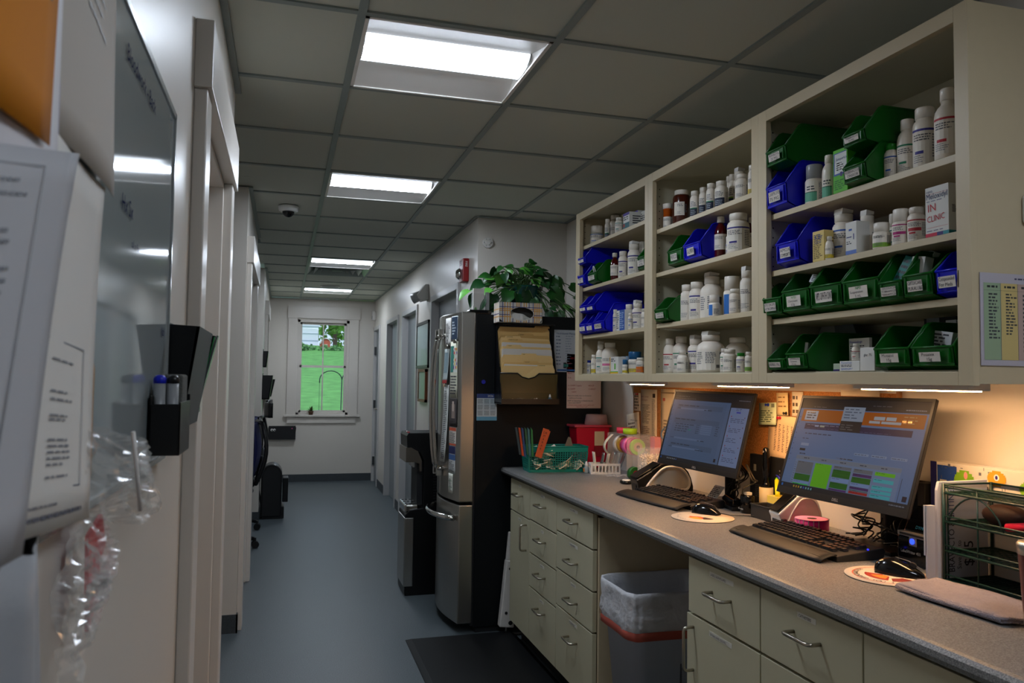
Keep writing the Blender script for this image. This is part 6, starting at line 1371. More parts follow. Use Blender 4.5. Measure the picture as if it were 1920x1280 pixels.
# monitors ---------------------------------------------------------
def monitor(label, px, py, pz, yaw, tilt, roll, w=.54, h=.33, draw=None):
    c, s = math.cos(yaw), math.sin(yaw)
    W = Vector((s, -c, 0)); N = Vector((-c, -s, 0)); U = Vector((0, 0, 1))*math.cos(tilt)-N*math.sin(tilt)
    W, U = W*math.cos(roll)+U*math.sin(roll), U*math.cos(roll)-W*math.sin(roll)
    Nn = W.cross(U); Ctr = Vector((px, py, pz)); O = Ctr-W*w/2-U*h/2
    r = thing('monitor', label, 'monitor', (1.745, py, Z0))
    b = MB(); b.obox(O-Nn*.010, W*w, U*h, Nn*.010).build('housing', BLKM, r, True, bevel=.003)
    MB().obox(O+W*.05+U*.05-Nn*.03, W*(w-.1), U*(h-.1), Nn*.02).build('back_cover', BLKM, r, True, bevel=.008)
    bz = .009; bb = .021; b = MB()
    b.obox(O, W*w, U*bb, Nn*.0022).obox(O+U*(h-bz), W*w, U*bz, Nn*.0022).obox(O+U*bb, W*bz, U*(h-bz-bb), Nn*.0022).obox(O+U*bb+W*(w-bz), W*bz, U*(h-bz-bb), Nn*.0022)
    b.build('bezel', mat('bezel_black', (16, 18, 21), .55, spec=.2), r, True)
    so = O+W*bz+U*bb+Nn*.0004; sw, shh = w-2*bz, h-bz-bb
    fr_ = Frame(so, W, U)
    s_ = Print(lambda u, v, k: fr_.p(u*sw, v*shh, k), .0002, .00008)
    draw(s_, fr_, sw, shh, r); s_.build(r, True, SCREEN, 'screen')
    text('DELL', Frame(O+Nn*.0024, W, U), w/2, .006, .012, (150, 152, 156), r, align='CENTER')
    # stand
    pv = Ctr-Nn*.03
    MB().tube([pv, Vector((1.74, pv.y, pv.z-.02)), Vector((1.775, pv.y, pv.z-.05)), Vector((1.775, pv.y, Z0+.01))], .022, 12).build('stand_neck', BLKM, r, True)
    MB().box(1.678, 1.812, pv.y-.10, pv.y+.10, Z0, Z0+.012).build('stand_base', BLKP, r, True, bevel=.004)
    return r
BLU = (104, 132, 176); BL2 = (112, 142, 188); DK = (26, 34, 44)
def scr1(s, f, w, h, r):
    s.rect(0, 0, 1, 1, DK, 0).rect(.0, .055, .765, .885, (88, 116, 158), 1).rect(.775, .055, .985, .825, (128, 150, 196), 1)
    s.rect(.06, .075, .72, .86, (84, 112, 152), 2)
    for v, a, b_ in ((.80, .08, .68), (.60, .08, .68), (.24, .1, .66)): s.rect(a, v-.05, b_, v+.02, (78, 104, 140), 3); s.lines(a+.01, v, a+.30, v+.012, 1, (40, 52, 72), .8, .2, .05, 5)
    for v in (.75, .32, .19): s.rect(.13, v, .5, v+.025, (104, 130, 172), 4); s.lines(.45, v+.002, .56, v+.014, 1, (40, 52, 72), .8, .1, .04, 5); s.lines(.08, v+.008, .13, v+.018, 1, (50, 66, 90), .7, .1, .02, 5)
    s.lines(.11, .42, .38, .55, 4, (52, 70, 96), .35, .5, .04, 5); s.rect(.30, .455, .335, .47, (50, 150, 140), 6)
    for j in range(5): s.rect(.46, .42+.028*j, .60, .44+.028*j, (104, 130, 172), 4); s.lines(.40, .424+.028*j, .44, .434+.028*j, 1, (40, 52, 72), .7, .1, .02, 5); s.lines(.65, .424+.028*j, .69, .434+.028*j, 1, (40, 52, 72), .7, .1, .02, 5)
    for i in range(5):
        v = .70-.13*i; s.rect(.80, v, .808, v+.02, (150, 40, 60), 5).rect(.955, v-.006, .962, v+.010, (110, 30, 50), 5); s.lines(.80, v-.075, .96, v-.01, 3, (70, 84, 120), .35, .5, .04, 5)
    s.rect(.85, .755, .90, .775, (50, 70, 190), 5); s.lines(.84, .785, .92, .82, 2, (60, 74, 110), .35, .3, .03, 5)
    for i in range(8): s.rect(.018, .30+.07*i, .026, .312+.07*i, (50, 66, 92), 5)
    for i in range(6): s.rect(.10+.025*i, .018, .112+.025*i, .036, random.choice(((70, 110, 180), (150, 160, 170), (60, 90, 120))), 3)
    s.rect(.005, .012, .018, .04, (40, 100, 190), 3); s.lines(.03, .93, .3, .945, 1, (90, 104, 124), .5, .3, .03, 3); s.lines(.03, .90, .35, .912, 1, (100, 114, 134), .5, .3, .02, 3); s.lines(.85, .915, .98, .93, 1, (120, 130, 150), .6, .2, .012, 3); s.rect(.71, .08, .735, .125, (20, 20, 40), 6)
def scr2(s, f, w, h, r):
    s.rect(0, 0, 1, 1, DK, 0).rect(0, .05, 1, .885, (104, 134, 182), 1).rect(.03, .74, .985, .875, (186, 96, 24), 2)
    s.rect(.06, .755, .17, .86, (196, 204, 222), 3); s.lines(.075, .77, .16, .85, 3, (70, 60, 60), .45, .2, .03, 5)
    text('GUARDIAN', f, .067*w, .835*h, .0085, (60, 60, 66), r, k=.0012)
    s.rect(.08, .655, .92, .72, (34, 36, 84), 3); s.lines(.10, .70, .40, .708, 1, (150, 160, 200), .6, .2, .03, 5); s.rect(.17, .685, .205, .705, (150, 170, 210), 6).rect(.215, .685, .255, .705, (170, 180, 170), 6); s.lines(.10, .665, .85, .672, 1, (90, 100, 150), .6, .1, .03, 5)
    s.rect(.38, .655, .55, .80, (30, 36, 48), 6).rect(.38, .77, .55, .92, (160, 176, 200), 7); s.lines(.395, .79, .54, .91, 4, (90, 106, 130), .35, .4, .04, 8); s.lines(.39, .67, .52, .74, 3, (110, 120, 130), .3, .4, .04, 8)
    s.rect(.63, .80, .71, .835, (190, 196, 206), 4).rect(.72, .80, .79, .835, (190, 196, 206), 4).rect(.60, .765, .68, .79, (190, 196, 206), 4).rect(.69, .765, .83, .79, (190, 196, 206), 4); s.lines(.84, .77, .94, .86, 3, (206, 160, 110), .3, .2, .03, 4)
    text('9:30 - 6:00', f, .835*w, .79*h, .008, (210, 170, 120), r, k=.0012)
    s.lines(.10, .60, .35, .615, 1, (50, 64, 92), .7, .1, .03, 3); s.lines(.09, .545, .15, .556, 1, (40, 50, 76), .7, .1, .03, 3); s.rect(.09, .47, .16, .50, (150, 170, 206), 3); s.rect(.09, .415, .14, .44, (26, 30, 44), 3); s.lines(.10, .375, .15, .39, 1, (40, 50, 70), .8, .1, .012, 3)
    for a in (.55, .68, .82): s.rect(a, .43, a+.11, .455, (140, 164, 200), 3); s.lines(a+.005, .437, a+.1, .447, 1, (60, 74, 100), .6, .1, .02, 4)
    s.rect(.08, .05, .91, .365, (122, 146, 186), 2).rect(.08, .32, .91, .36, (128, 140, 160), 3); s.lines(.45, .372, .56, .385, 1, (40, 46, 60), .8, .1, .03, 4); text('Friday, September 5, 2025', f, .42*w, .374*h, .006, (40, 46, 60), r, k=.0012)
    for i in range(5): s.lines(.15+.155*i, .333, .20+.155*i, .345, 1, (50, 56, 70), .7, .1, .02, 4)
    G_, K_, V_, Lg, Cy, Rd, Lb, Sg = (20, 110, 20), (110, 118, 130), (84, 40, 120), (110, 205, 20), (70, 190, 205), (176, 34, 34), (130, 160, 214), (60, 200, 90)
    cols = [[(K_, .30, .17), (G_, .165, .095), (Lb, .09, .065), (Sg, .062, .05)], [(Lg, .30, .052)], [(K_, .30, .27), (G_, .265, .185), (Lb, .18, .14), (G_, .135, .075), (V_, .07, .052)],
            [(K_, .30, .262), (V_, .255, .225), (G_, .22, .165), (Lb, .16, .13), (V_, .125, .10), ((90, 110, 120), .096, .082), (Rd, .08, .055)], [(Lg, .30, .265), (Cy, .235, .20), (Cy, .17, .135), (Cy, .125, .095), (Cy, .085, .054)]]
    for i, cc in enumerate(cols):
        a = .105+.158*i
        for c, vt, vb in cc: s.rect(a, vb, a+.14, vt, c, 4)
        if i in (2, 3):
            for v in (.25, .235, .20, .12, .105): s.rect(a, v, a+.14, v+.002, (10, 60, 20), 5)
        for c, vt, vb in cc: s.lines(a+.006, vt-.012, a+.07, vt-.006, 1, (30, 30, 40), .6, .1, .02, 6)
    for i in range(10): s.lines(.085, .06+.024*i, .10, .066+.024*i, 1, (60, 70, 90), .8, .1, .012, 4)
    s.rect(.925, .05, .928, .27, (40, 46, 60), 5); s.rect(.955, .065, .985, .115, (24, 24, 50), 6)
    for i in range(9): s.rect(.014, .30+.06*i, .022, .312+.06*i, (60, 80, 130), 5)
    for i in range(8): s.rect(.12+.022*i, .012, .132+.022*i, .034, random.choice(((70, 110, 180), (190, 150, 40), (60, 90, 190), (120, 180, 190))), 3)
    s.rect(.01, .01, .024, .036, (40, 120, 220), 3); s.lines(.12, .90, .25, .91, 1, (110, 120, 140), .5, .2, .03, 3); s.lines(.60, .935, .75, .945, 1, (110, 120, 140), .5, .2, .03, 3); s.lines(.84, .905, .99, .92, 1, (150, 160, 180), .6, .1, .01, 3); s.lines(.88, .012, .985, .03, 1, (120, 130, 150), .6, .1, .012, 3)
monitor('black monitor showing a plain blue form page, the farther one', 1.649, 2.8616, 1.2094, .1003, .2722, -.0127, draw=scr1)
monitor('black monitor showing a colourful appointment schedule, the one closest to the camera', 1.6204, 1.970, 1.2107, .0323, .3266, .0048, draw=scr2)
# card terminals / small analysers
def terminal(label, x, y, rz, body, L, Hh_, wd, side):
    r = thing('card_terminal', label, 'terminal', (x, y, Z0), rz)
    prof = [(0, 0), (-.004, Hh_*.30), (-.012, Hh_*.45), (L*.40, Hh_*.98), (L*.46, Hh_), (L*.70, Hh_*.99), (L*.82, Hh_*.90), (L*.91, Hh_*.72), (L*.96, Hh_*.5), (L, Hh_*.2), (L, 0)]
    MB().prism(prof, 'y', -wd/2, wd/2).build('body', body, r, bevel=.005)
    a = Vector((-.010, -wd/2+.005, Hh_*.48)); e = Vector((L*.42+.006, 0, Hh_*.51)); n = Vector((-e.z, 0, e.x)).normalized()
    MB().obox(a+n*.001, e, (0, wd-.01, 0), n*.006).build('screen', BLKG, r, bevel=.003)
    MB().box(-.006, .002, -wd*.28, wd*.28, .008, Hh_*.27).build('slot', BLKP, r, bevel=.002)
    q = [(L*.12, .012), (L*.13, Hh_*.18), (L*.26, Hh_*.52), (L*.44, Hh_*.84), (L*.60, Hh_*.90), (L*.76, Hh_*.84), (L*.87, Hh_*.62), (L*.92, Hh_*.35), (L*.88, Hh_*.12), (L*.74, .010)]
    q = [(p.x, p.z) for p in smooth([(a, 0, b) for a, b in q+q[:1]], 4)][:-1]
    s = MB().prism(q, 'y', -wd/2-.003, -wd/2-.0005); s.build('side_panel', side, r)
    MB().tube([(a, -wd/2-.003, b) for a, b in q], .0045*L/.2, 8, closed=True).build('side_rim', mat('rim_pale', (216, 210, 200), .3), r)
    return r
terminal('black and silver card terminal with an arched side, under the farther monitor', 1.525, 3.24, math.radians(-4), BLKP, .26, .125, .09, mat('silver_panel', (206, 196, 176), .3, .15))
terminal('white card terminal with a black sloping screen, behind the pink label roll', 1.625, 2.335, math.radians(-8), WHT, .15, .115, .075, mat('white_panel', (226, 212, 206), .4))
r = thing('pink_label_roll', 'roll of hot pink labels standing on the worktop', 'label roll', (1.668, 2.205, Z0))
PK = mat('label_pink', (226, 20, 130), .5)
MB().lathe([(.018, .002), (.052, .002), (.052, .052), (.018, .052)], n=40).build('roll', PK, r); MB().lathe([(.016, 0), (.0515, 0), (.0535, 0), (.0535, .0015)], n=40).build('backing_edge', WHTM, r)
MB().lathe([(.0535, .0525), (.045, .0528), (.0155, .0528)], n=40).build('top_edge', mat('pink_pale2', (240, 150, 190), .5), r)
MB().lathe([(.015, .001), (.015, .0535), (.0001, .0535)], n=20).build('core', mat('core_dark', (80, 60, 50), .9), r)
for k in range(8): a = PI*.75+k*.30; MB().obox((.0522*math.cos(a)-.0006, .0522*math.sin(a), .003), (.0012*math.cos(a), .0012*math.sin(a), 0), (-.002*math.sin(a), .002*math.cos(a), 0), (0, 0, .049)).build('gap_line', WHTM, r)
# small things between the monitors
r = thing('pencil_sharpener', 'small black desk gadget with white BOSTITCH lettering', 'sharpener', (1.70, 2.625, Z0))
MB().lathe([(.026, 0), (.029, .004), (.029, .062), (.026, .068), (.0001, .068)], n=28, sx=.9, sy=1.).build('body', BLKG, r); MB().box(-.01, .012, -.012, .006, .066, .078).build('tab', WHT, r)
text('Bostitch', Frame((-.0275, 0, 0), (0, -1, 0), (0, 0, 1)), -.017, .014, .0095, WHT, r, world=False)
r = thing('desk_stapler', 'long black stapler beside the farther keyboard', 'stapler', (1.69, 2.72, Z0), math.radians(80))
MB().box(-.055, .055, -.02, .02, 0, .014).build('base', BLKP, r, bevel=.003); MB().prism([(-.055, .02), (-.055, .045), (.03, .052), (.055, .04), (.055, .028)], 'y', -.017, .017).build('arm', BLKG, r, bevel=.003); MB().box(-.04, .045, -.0195, -.017, .028, .031).build('metal_edge', CHROME, r)
r = thing('paper_note', 'small printed note leaning behind the farther keyboard', 'note', (1.735, 2.86, Z0+.03))
MB().obox((1.69, 2.915, Z0+.012), (.0, -.075, .0), (.045, .0, .055), (.0006, 0, 0)).build('sheet', PAPER, r, True)
f_ = Frame((1.689, 2.915, Z0+.013), (0, -1, 0), (.045, 0, .055)); P_ = Print(lambda u, v, k: f_.p(u, v, k), .0008); P_.lines(.006, .006, .07, .064, 7, word=.012); P_.build(r)
r = thing('desk_tray', 'dark grey open-topped plastic tray beside the white card terminal', 'tray', (1.70, 2.475, Z0))
b = MB(); x, y, h = .035, .075, .048; TR = mat('tray_grey', (46, 46, 46), .4)
b.box(-x, x, -y, y, 0, .003).box(-x, -x+.003, -y, y, 0, h).box(x-.003, x, -y, y, 0, h).box(-x, x, -y, -y+.003, 0, h).box(-x, x, y-.003, y, 0, h); b.build('tub', TR, r, bevel=.001)
MB().tube([(-x, -y, h), (x, -y, h), (x, y, h), (-x, y, h)], .003, 6, closed=True).build('rim', TR, r)
r = thing('lint_roller', 'lint roller standing on its beige roll with the black handle up', 'lint roller', (1.765, 2.60, Z0))
MB().lathe([(.020, 0), (.026, .001), (.026, .098), (.012, .099), (.010, .095)], n=28).build('roll', mat('lint_beige', (196, 178, 136), .8), r)
MB().lathe([(.024, .099), (.016, .112), (.010, .125), (.013, .15), (.016, .18), (.014, .22), (.011, .243), (.006, .248), (.0001, .248)], n=20).build('handle', BLKG, r)
MB().cyl((-.013, 0, .232), (.013, 0, .232), .004, n=8).build('hang_hole', GREY, r)
r = thing('sticky_pad', 'yellow sticky note block beside the lint roller', 'sticky notes', (1.772, 2.53, Z0))
YL = mat('sticky_yellow', (226, 206, 96), .8)
MB().box(-.03, .03, -.03, .03, 0, .075).build('block', YL, r); MB().box(-.034, .026, -.062, -.032, 0, .045).build('block', YL, r)
r = thing('highlighter', 'yellow highlighter leaning behind the sticky notes', 'highlighter', (1.79, 2.535, Z0+.075))
MB().cyl((1.755, 2.515, Z0+.077), (1.795, 2.575, Z0+.125), .009, n=14).build('barrel', mat('hi_yellow', (226, 220, 20), .4), r, True); MB().cyl((1.795, 2.575, Z0+.125), (1.80, 2.583, Z0+.131), .0085, .006, 12).build('cap', mat('hi_green', (110, 200, 20), .4), r, True)
r = thing('blue_pen', 'blue pen leaning beside the lint roller handle', 'pen', (1.80, 2.59, Z0+.08)); MB().cyl((1.793, 2.548, Z0+.13), (1.806, 2.60, Z0+.15), .005, n=10).build('barrel', mat('pen_blue', (40, 40, 150), .4), r, True)
r = thing('mini_computer', 'black mini computer standing between the two monitors', 'computer', (1.785, 2.65, Z0))
MB().box(1.798, 1.818, 2.535, 2.76, Z0, 1.125).build('case', BLKM, r, True, bevel=.003); MB().box(1.7965, 1.798, 2.715, 2.73, 1.06, 1.085).build('sticker', mat('st_grey', (130, 130, 120), .6), r, True)
for k in range(7): MB().box(1.7972, 1.798, 2.56, 2.565, .99+.014*k, .995+.014*k).build('port', GREY, r, True)
P_ = Print(lambda u, v, k: Vector((1.7975-k, 2.72-u, .96+v))); P_.lines(0, 0, .09, .05, 7, (80, 84, 84), word=.01); P_.build(r)
r = thing('mini_computer', 'black mini computer behind the schedule monitor edge', 'computer', (1.785, 1.90, Z0))
MB().box(1.765, 1.818, 1.835, 1.862, Z0, 1.125).box(1.80, 1.818, 1.862, 2.05, Z0, 1.125).build('case', BLKM, r, True, bevel=.003)
# cables
CB = mat('cable_black', (14, 14, 15), .4)
r = thing('cable_tangle', 'tangle of black cables under the farther monitor', 'cables', (1.75, 2.77, Z0))
for k in range(9):
    y0 = 2.70+random.uniform(-.08, .16); pts = [(1.78, y0, 1.08)]
    for i in range(6): pts.append((1.77+random.uniform(-.03, .03), y0-.06+.022*i+random.uniform(-.012, .012), max(Z0+.006, 1.04-.028*i+random.uniform(-.01, .01))))
    MB().tube(smooth(pts), .0026, 6).build('cable', CB if k % 3 else mat('cable_grey', (120, 112, 96), .4), r, True)
r = thing('cable_tangle', 'tangle of black cables under the schedule monitor', 'cables', (1.75, 1.95, Z0))
for k in range(14):
    y0 = 2.12-random.uniform(0, .28); pts = [(1.79, y0, 1.02+random.uniform(-.05, .06))]
    for i in range(6): a_ = i*1.3+k; pts.append((1.765+.025*math.sin(a_*1.7), y0+.03*math.cos(a_), max(Z0+.016, .985-.013*i+.012*math.sin(a_))))
    MB().tube(smooth(pts), .0025, 6).build('cable', CB, r, True)
r = thing('blue_cable', 'pale blue cable looping beside the farther monitor', 'cable', (1.80, 3.45, 1.1))
MB().tube([tuple(atx(1262-14*math.sin(PI*i/12)**.8*1.6, 792+44*i/12, 1.79)) for i in range(13)], .0035, 6).build('cable', mat('cable_blue', (110, 140, 180), .4), r, True)
# label printer
r = thing('label_printer', 'black DYMO label printer with a glowing blue button', 'label printer', (1.715, 1.775, Z0))
xa, xb, ya, yb = 1.655, 1.757, 1.695, 1.815
MB().prism([(xa, Z0), (xa-.006, Z0+.02), (xa-.006, Z0+.075), (xa+.004, Z0+.082), (xb, Z0+.082), (xb, Z0)], 'y', ya, yb).build('body', BLKG, r, True, bevel=.006)
MB().prism([(xa+.010, Z0+.086), (xa+.030, Z0+.125), (xa+.06, Z0+.155), (xa+.09, Z0+.16), (xb, Z0+.14), (xb, Z0+.086)], 'y', ya+.002, yb-.002).build('cover', BLKG, r, True, bevel=.008)
MB().box(xa-.008, xa+.012, ya+.004, yb-.004, Z0+.078, Z0+.090).box(xa-.0085, xa-.005, (ya+yb)/2-.012, (ya+yb)/2+.014, Z0+.055, Z0+.08).build('slot_trim', mat('trim_grey', (130, 132, 134), .3, .4), r, True, bevel=.003)
MB().box(xa-.0095, xa-.006, ya+.014, yb-.014, Z0+.082, Z0+.087).build('slot', BLKM, r, True)
MB().cyl((xa-.008, (ya+yb)/2+.001, Z0+.068), (xa-.011, (ya+yb)/2+.001, Z0+.068), .0075, n=16).build('button', mat('button_glow', (20, 20, 200), .3, emit=(40, 70, 255), es=2.5), r, True)
text('LabelWriter 450', FX(xa-.0065, yb, Z0), .016, .034, .0115, (150, 152, 156), r, sx=.9, k=.001)
text('DYMO', Frame((xa+.014, yb, Z0+.093), (0, -1, 0), (.020, 0, .039)), .045, .006, .0125, (30, 120, 170), r, k=.003)
# doodle-patterned box at the wall
r = thing('patterned_box', 'box covered in a colourful doodle pattern against the wall', 'box', (1.79, 1.55, Z0))
xa, xb, ya, yb, zt = 1.768, 1.818, 1.22, 1.815, 1.192
MB().box(xa, xb, ya, yb, Z0, zt).build('box', mat('doodle_white', (206, 200, 190), .6), r, True)
P_ = Print(lambda u, v, k: Vector((xa-k, yb-u, Z0+v)), .0004, .0002); H = zt-Z0
def blobp(u, v, ru, rv, c, L, n=9):
    for i in range(n):
        t = -1+2*(i+.5)/n; wv = math.sqrt(1-t*t)*ru; P_.rect(u-wv, v+rv*(t-1/n), u+wv, v+rv*(t+1/n), c, L)
P_.rect(0, 0, .022, H, (26, 28, 96), 0); P_.rect(.024, H-.055, .09, H-.008, (30, 70, 150), 0)
random.seed(5)
for i in range(150): u, v = random.uniform(.03, .58), random.uniform(.1, H-.006); P_.rect(u, v, u+random.choice((.008, .002)), v+random.choice((.002, .008)), (96, 96, 104), 1)
blobp(.115, H-.045, .034, .030, (120, 170, 30), 3); blobp(.215, H-.025, .028, .020, (206, 150, 30), 3); blobp(.215, H-.022, .008, .008, (226, 226, 226), 4); blobp(.215, H-.022, .004, .005, (50, 30, 110), 5)
blobp(.045, H-.075, .026, .028, (200, 196, 190), 3); blobp(.048, H-.085, .008, .009, (230, 230, 230), 4); blobp(.048, H-.085, .0035, .005, (20, 20, 30), 5); blobp(.155, H-.066, .016, .02, (60, 40, 130), 4); blobp(.155, H-.078, .009, .016, (206, 200, 190), 5); blobp(.12, H-.028, .006, .010, (226, 150, 150), 5)
for u in (.30, .38, .47, .55): blobp(u, H-.05+random.uniform(-.02, .02), .02, .018, random.choice(((60, 40, 130), (206, 150, 30), (120, 170, 30), (40, 90, 160))), 3); blobp(u, H-.05, .006, .006, (230, 230, 230), 6)
P_.build(r)
random.seed(21)
# wire rack with flyer
WG = mat('rack_green', (10, 44, 34), .4)
r = thing('wire_rack', 'dark green four-tier wire letter tray at the camera end of the worktop', 'letter tray', (1.70, 1.41, Z0))
xa, xb, ya, yb = 1.610, 1.762, 1.19, 1.612
for x in (xa, xb):
    for y in (ya, yb): MB().cyl((x, y, Z0), (x, y, 1.158), .004, n=8).build('post', WG, r, True)
for x, y in ((xa+.012, yb), (xa, yb-.10), (xa+.05, ya)): MB().cyl((x, y, Z0+.002), (x, y, 1.155), .0022, n=6).build('post', WG, r, True)
for z in (Z0+.004, .990, 1.063, 1.135):
    b = MB(); 
    for k in range(22): yy = ya+(yb-ya)*k/21; b.box(xa, xb, yy-.0007, yy+.0007, z-.0008, z+.0008)
    for k in range(10): xx = xa+(xb-xa)*k/9; b.box(xx-.0007, xx+.0007, ya, yb, z-.0008, z+.0008)
    t = b.build('wire_mesh', WG, r, True); t['kind'] = 'stuff'
    MB().box(xa+.001, xb-.001, ya+.001, yb-.001, z-.0028, z-.001).build('tray_sheet', mat('tray_sheet', (12, 40, 32), .5, alpha=.4), r, True)
    MB().tube([(xa, ya, z), (xb, ya, z), (xb, yb, z), (xa, yb, z)], .0032, 6, closed=True).tube([(xa, ya, z+.014), (xa, yb, z+.014)], .0022, 6).build('tray_rim', WG, r, True)
MB().tube([(xa, ya, 1.155), (xb, ya, 1.155), (xb, yb, 1.155), (xa, yb, 1.155)], .0028, 6, closed=True).build('top_rim', WG, r, True)
MB().tube([(xa, 1.60-.16*i/12, 1.063+.07*math.sin(PI*i/12)**.7) for i in range(13)], .0022, 6).build('arch_wire', WG, r, True)
q = thing('promo_flyer', 'white BRAVECTO & SENTINEL savings flyer standing beside the wire rack', 'flyer', (1.68, 1.63, Z0))
MB().prism([(1.598, Z0+.002), (1.600, 1.14), (1.606, 1.160), (1.76, 1.162), (1.76, Z0+.002)], 'y', 1.622, 1.630).build('sheet', mat('flyer_white', (186, 188, 196), .4), q, True)
MB().box(1.575, 1.598, 1.634, 1.642, Z0+.06, 1.10).box(1.575, 1.60, 1.630, 1.636, Z0+.001, 1.10).build('folded_edge', mat('flyer_edge', (176, 178, 186), .5), q, True)
Fv = Frame((1.655, 1.6215, Z0), (0, 0, 1), (-1, 0, 0))
text('BRAVECTO & S', Fv, .018, .004, .027, (20, 24, 40), q, sx=.80); text('ENTINEL', Fv, .152, .004, .027, (30, 50, 110), q, sx=.8)
text('Save up to', Fv, .025, -.017, .019, (20, 24, 40), q, sx=.9); text('$  5', Fv, .03, -.055, .042, (20, 22, 40), q)
q = thing('brown_pouch', 'dark brown patterned pouch on the second tray of the wire rack', 'pouch', (1.685, 1.50, 1.066))
MB().sphere((0, 0, .026), .05, 18, 10, (.8, 1.2, .55)).build('pouch', mat('pouch_brown', (60, 34, 24), .6, var=.6, vscale=40), q)
q = thing('red_marker', 'pinkish red marker lying on the second tray near the rack front', 'marker', (1.625, 1.40, 1.075)); MB().cyl((1.62, 1.44, 1.078), (1.63, 1.30, 1.105), .010, n=12).build('barrel', mat('marker_red', (190, 16, 50), .4), q, True)
q = thing('yellow_tag', 'yellow and grey tag on the edge of the third tray', 'tag', (1.607, 1.36, 1.03)); MB().box(1.603, 1.6055, 1.29, 1.40, 1.012, 1.060).build('card', mat('tag_grey', (110, 116, 120), .5), q, True); MB().box(1.6022, 1.603, 1.295, 1.395, 1.022, 1.052).build('stripe', mat('tag_yellow', (200, 176, 10), .5), q, True)
# towel
q = thing('folded_towel', 'lavender-grey folded towel lying at the worktop edge', 'towel', (1.50, 1.42, Z0))
TW = mat('towel', (134, 127, 134), .95, bump=.6, bscale=260, var=.12, vscale=80)
def tw(k):
    # corners on the worktop: far-left, far-right, near-right, near-left
    c = [Vector(p) for p in ((1.425, 1.572), (1.575, 1.60), (1.598, 1.25), (1.432-.006*k, 1.285))]
    return lambda a, t: tuple((c[0].lerp(c[1], t)).lerp(c[3].lerp(c[2], t), a))+(Z0+.006+.0065*k+.0016*math.sin(9*a+4*t)+.0012*math.sin(15*t),)
for k in range(2): MB().grid(tw(k), 22, 14).build('layer', TW, q, True, solid=.005)
MB().tube([(1.425, 1.57, Z0+.009), (1.42, 1.48, Z0+.009), (1.424, 1.38, Z0+.010), (1.43, 1.287, Z0+.010)], .006, 8).build('fold', TW, q, True)
q = thing('tumbler', 'maroon steel-rimmed tumbler at the near corner of the worktop', 'tumbler', (1.458, 1.222, Z0))
MB().lathe([(.030, .02), (.032, .05), (.039, .155), (.040, .158)], n=36).build('body', mat('tumbler_maroon', (84, 8, 22), .3, .2), q); MB().lathe([(.028, 0), (.030, .004), (.0305, .022)], n=36).build('base', STAIN, q); MB().lathe([(.0405, .156), (.0415, .176), (.038, .18), (.0001, .178)], n=36).build('rim', STAIN, q)

# ---------------------------------------------------------------- cork board and papers on the counter wall
cb = thing('cork_board', 'long cork board on the wall above the worktop', 'cork board', (XR2, 2.95, 1.2))
MB().box(XR2-.010, XR2, 1.99, 3.885, 1.052, 1.378).build('cork', CORK, cb, True)
MB().box(XR2-.013, XR2, 1.98, 3.895, 1.046, 1.054).box(XR2-.013, XR2, 1.98, 1.99, 1.046, 1.384).build('frame', mat('cork_frame', (170, 120, 70), .6), cb, True)
def pinned(label, ya, yb, za, zb, m, draw=None, rot=0., lift=.002, pin=None, curl=.0, nm='pinned_paper'):
    r = thing(nm, label, 'paper', (XR2-.011, (ya+yb)/2, (za+zb)/2)); W, H = yb-ya, zb-za
    c_, s_ = math.cos(rot), math.sin(rot)
    def f(u, v, k):
        du, dv = u-W/2, v-H
        return Vector((XR2-.011-lift-curl*(1-v/H)**2-k, (ya+yb)/2-(du*c_-dv*s_), zb+(du*s_+dv*c_)))
    MB().grid(lambda a, b: f(W*a, H*b, 0), 4, 6).build('sheet', m, r, True, solid=.0006)
    if draw: P_ = Print(lambda u, v, k: f(u, v, k+.0006), .0003); draw(P_, W, H, r, f); P_.build(r)
    if pin:
        p = f(W*pin[0], H*pin[1], .0); q = thing('push_pin', f'{pin[3]} push pin holding the {label.split(" on ")[0].split(",")[0][:40]}', 'push pin', tuple(p))
        MB().lathe([(.006, .001), (.006, .003), (.003, .005), (.0028, .010), (.005, .012), (.005, .014)], n=12).build('head', mat('pin_%d_%d_%d' % pin[2], pin[2], .3), q); q.rotation_euler = (0, -PI/2, 0); q.matrix_basis = Matrix.Translation(p) @ Matrix.Rotation(-PI/2, 4, 'Y')
    return r
def dl(n, w=.012): return lambda p, W, H, r, f: p.lines(.08*W, .06*H, .92*W, .9*H, n, (90, 76, 60), word=w)
def dmain(p, W, H, r, f):
    fr = Frame(f(0, 0, .001), (0, -1, 0), (0, 0, 1)); text('How to Correctly', fr, .02*W*3, H*.86, .0135, (150, 70, 60), r, sx=.8); text('Call or Stop Rx', fr, .02*W*3, H*.80, .0135, (150, 70, 60), r, sx=.8)
    p.rect(.74*W, .86*H, .9*W, .93*H, (60, 50, 44), 1); p.lines(.08*W, .4*H, .62*W, .74*H, 14, (120, 104, 86), word=.01); p.lines(.70*W, .2*H, .92*W, .84*H, 34, (110, 96, 80), .4, .2, .01); p.lines(.08*W, .05*H, .6*W, .36*H, 10, (130, 110, 90), word=.012)
pinned('long sheet titled How to Correctly, on the cork board near the refrigerator', 3.60, 3.785, 1.07, 1.365, PAPERW, dmain)
pinned('small cream note with a red pin at the refrigerator end of the cork board', 3.79, 3.87, 1.25, 1.345, PAPERW, dl(5), pin=(.6, .93, (190, 30, 30), 'red'))
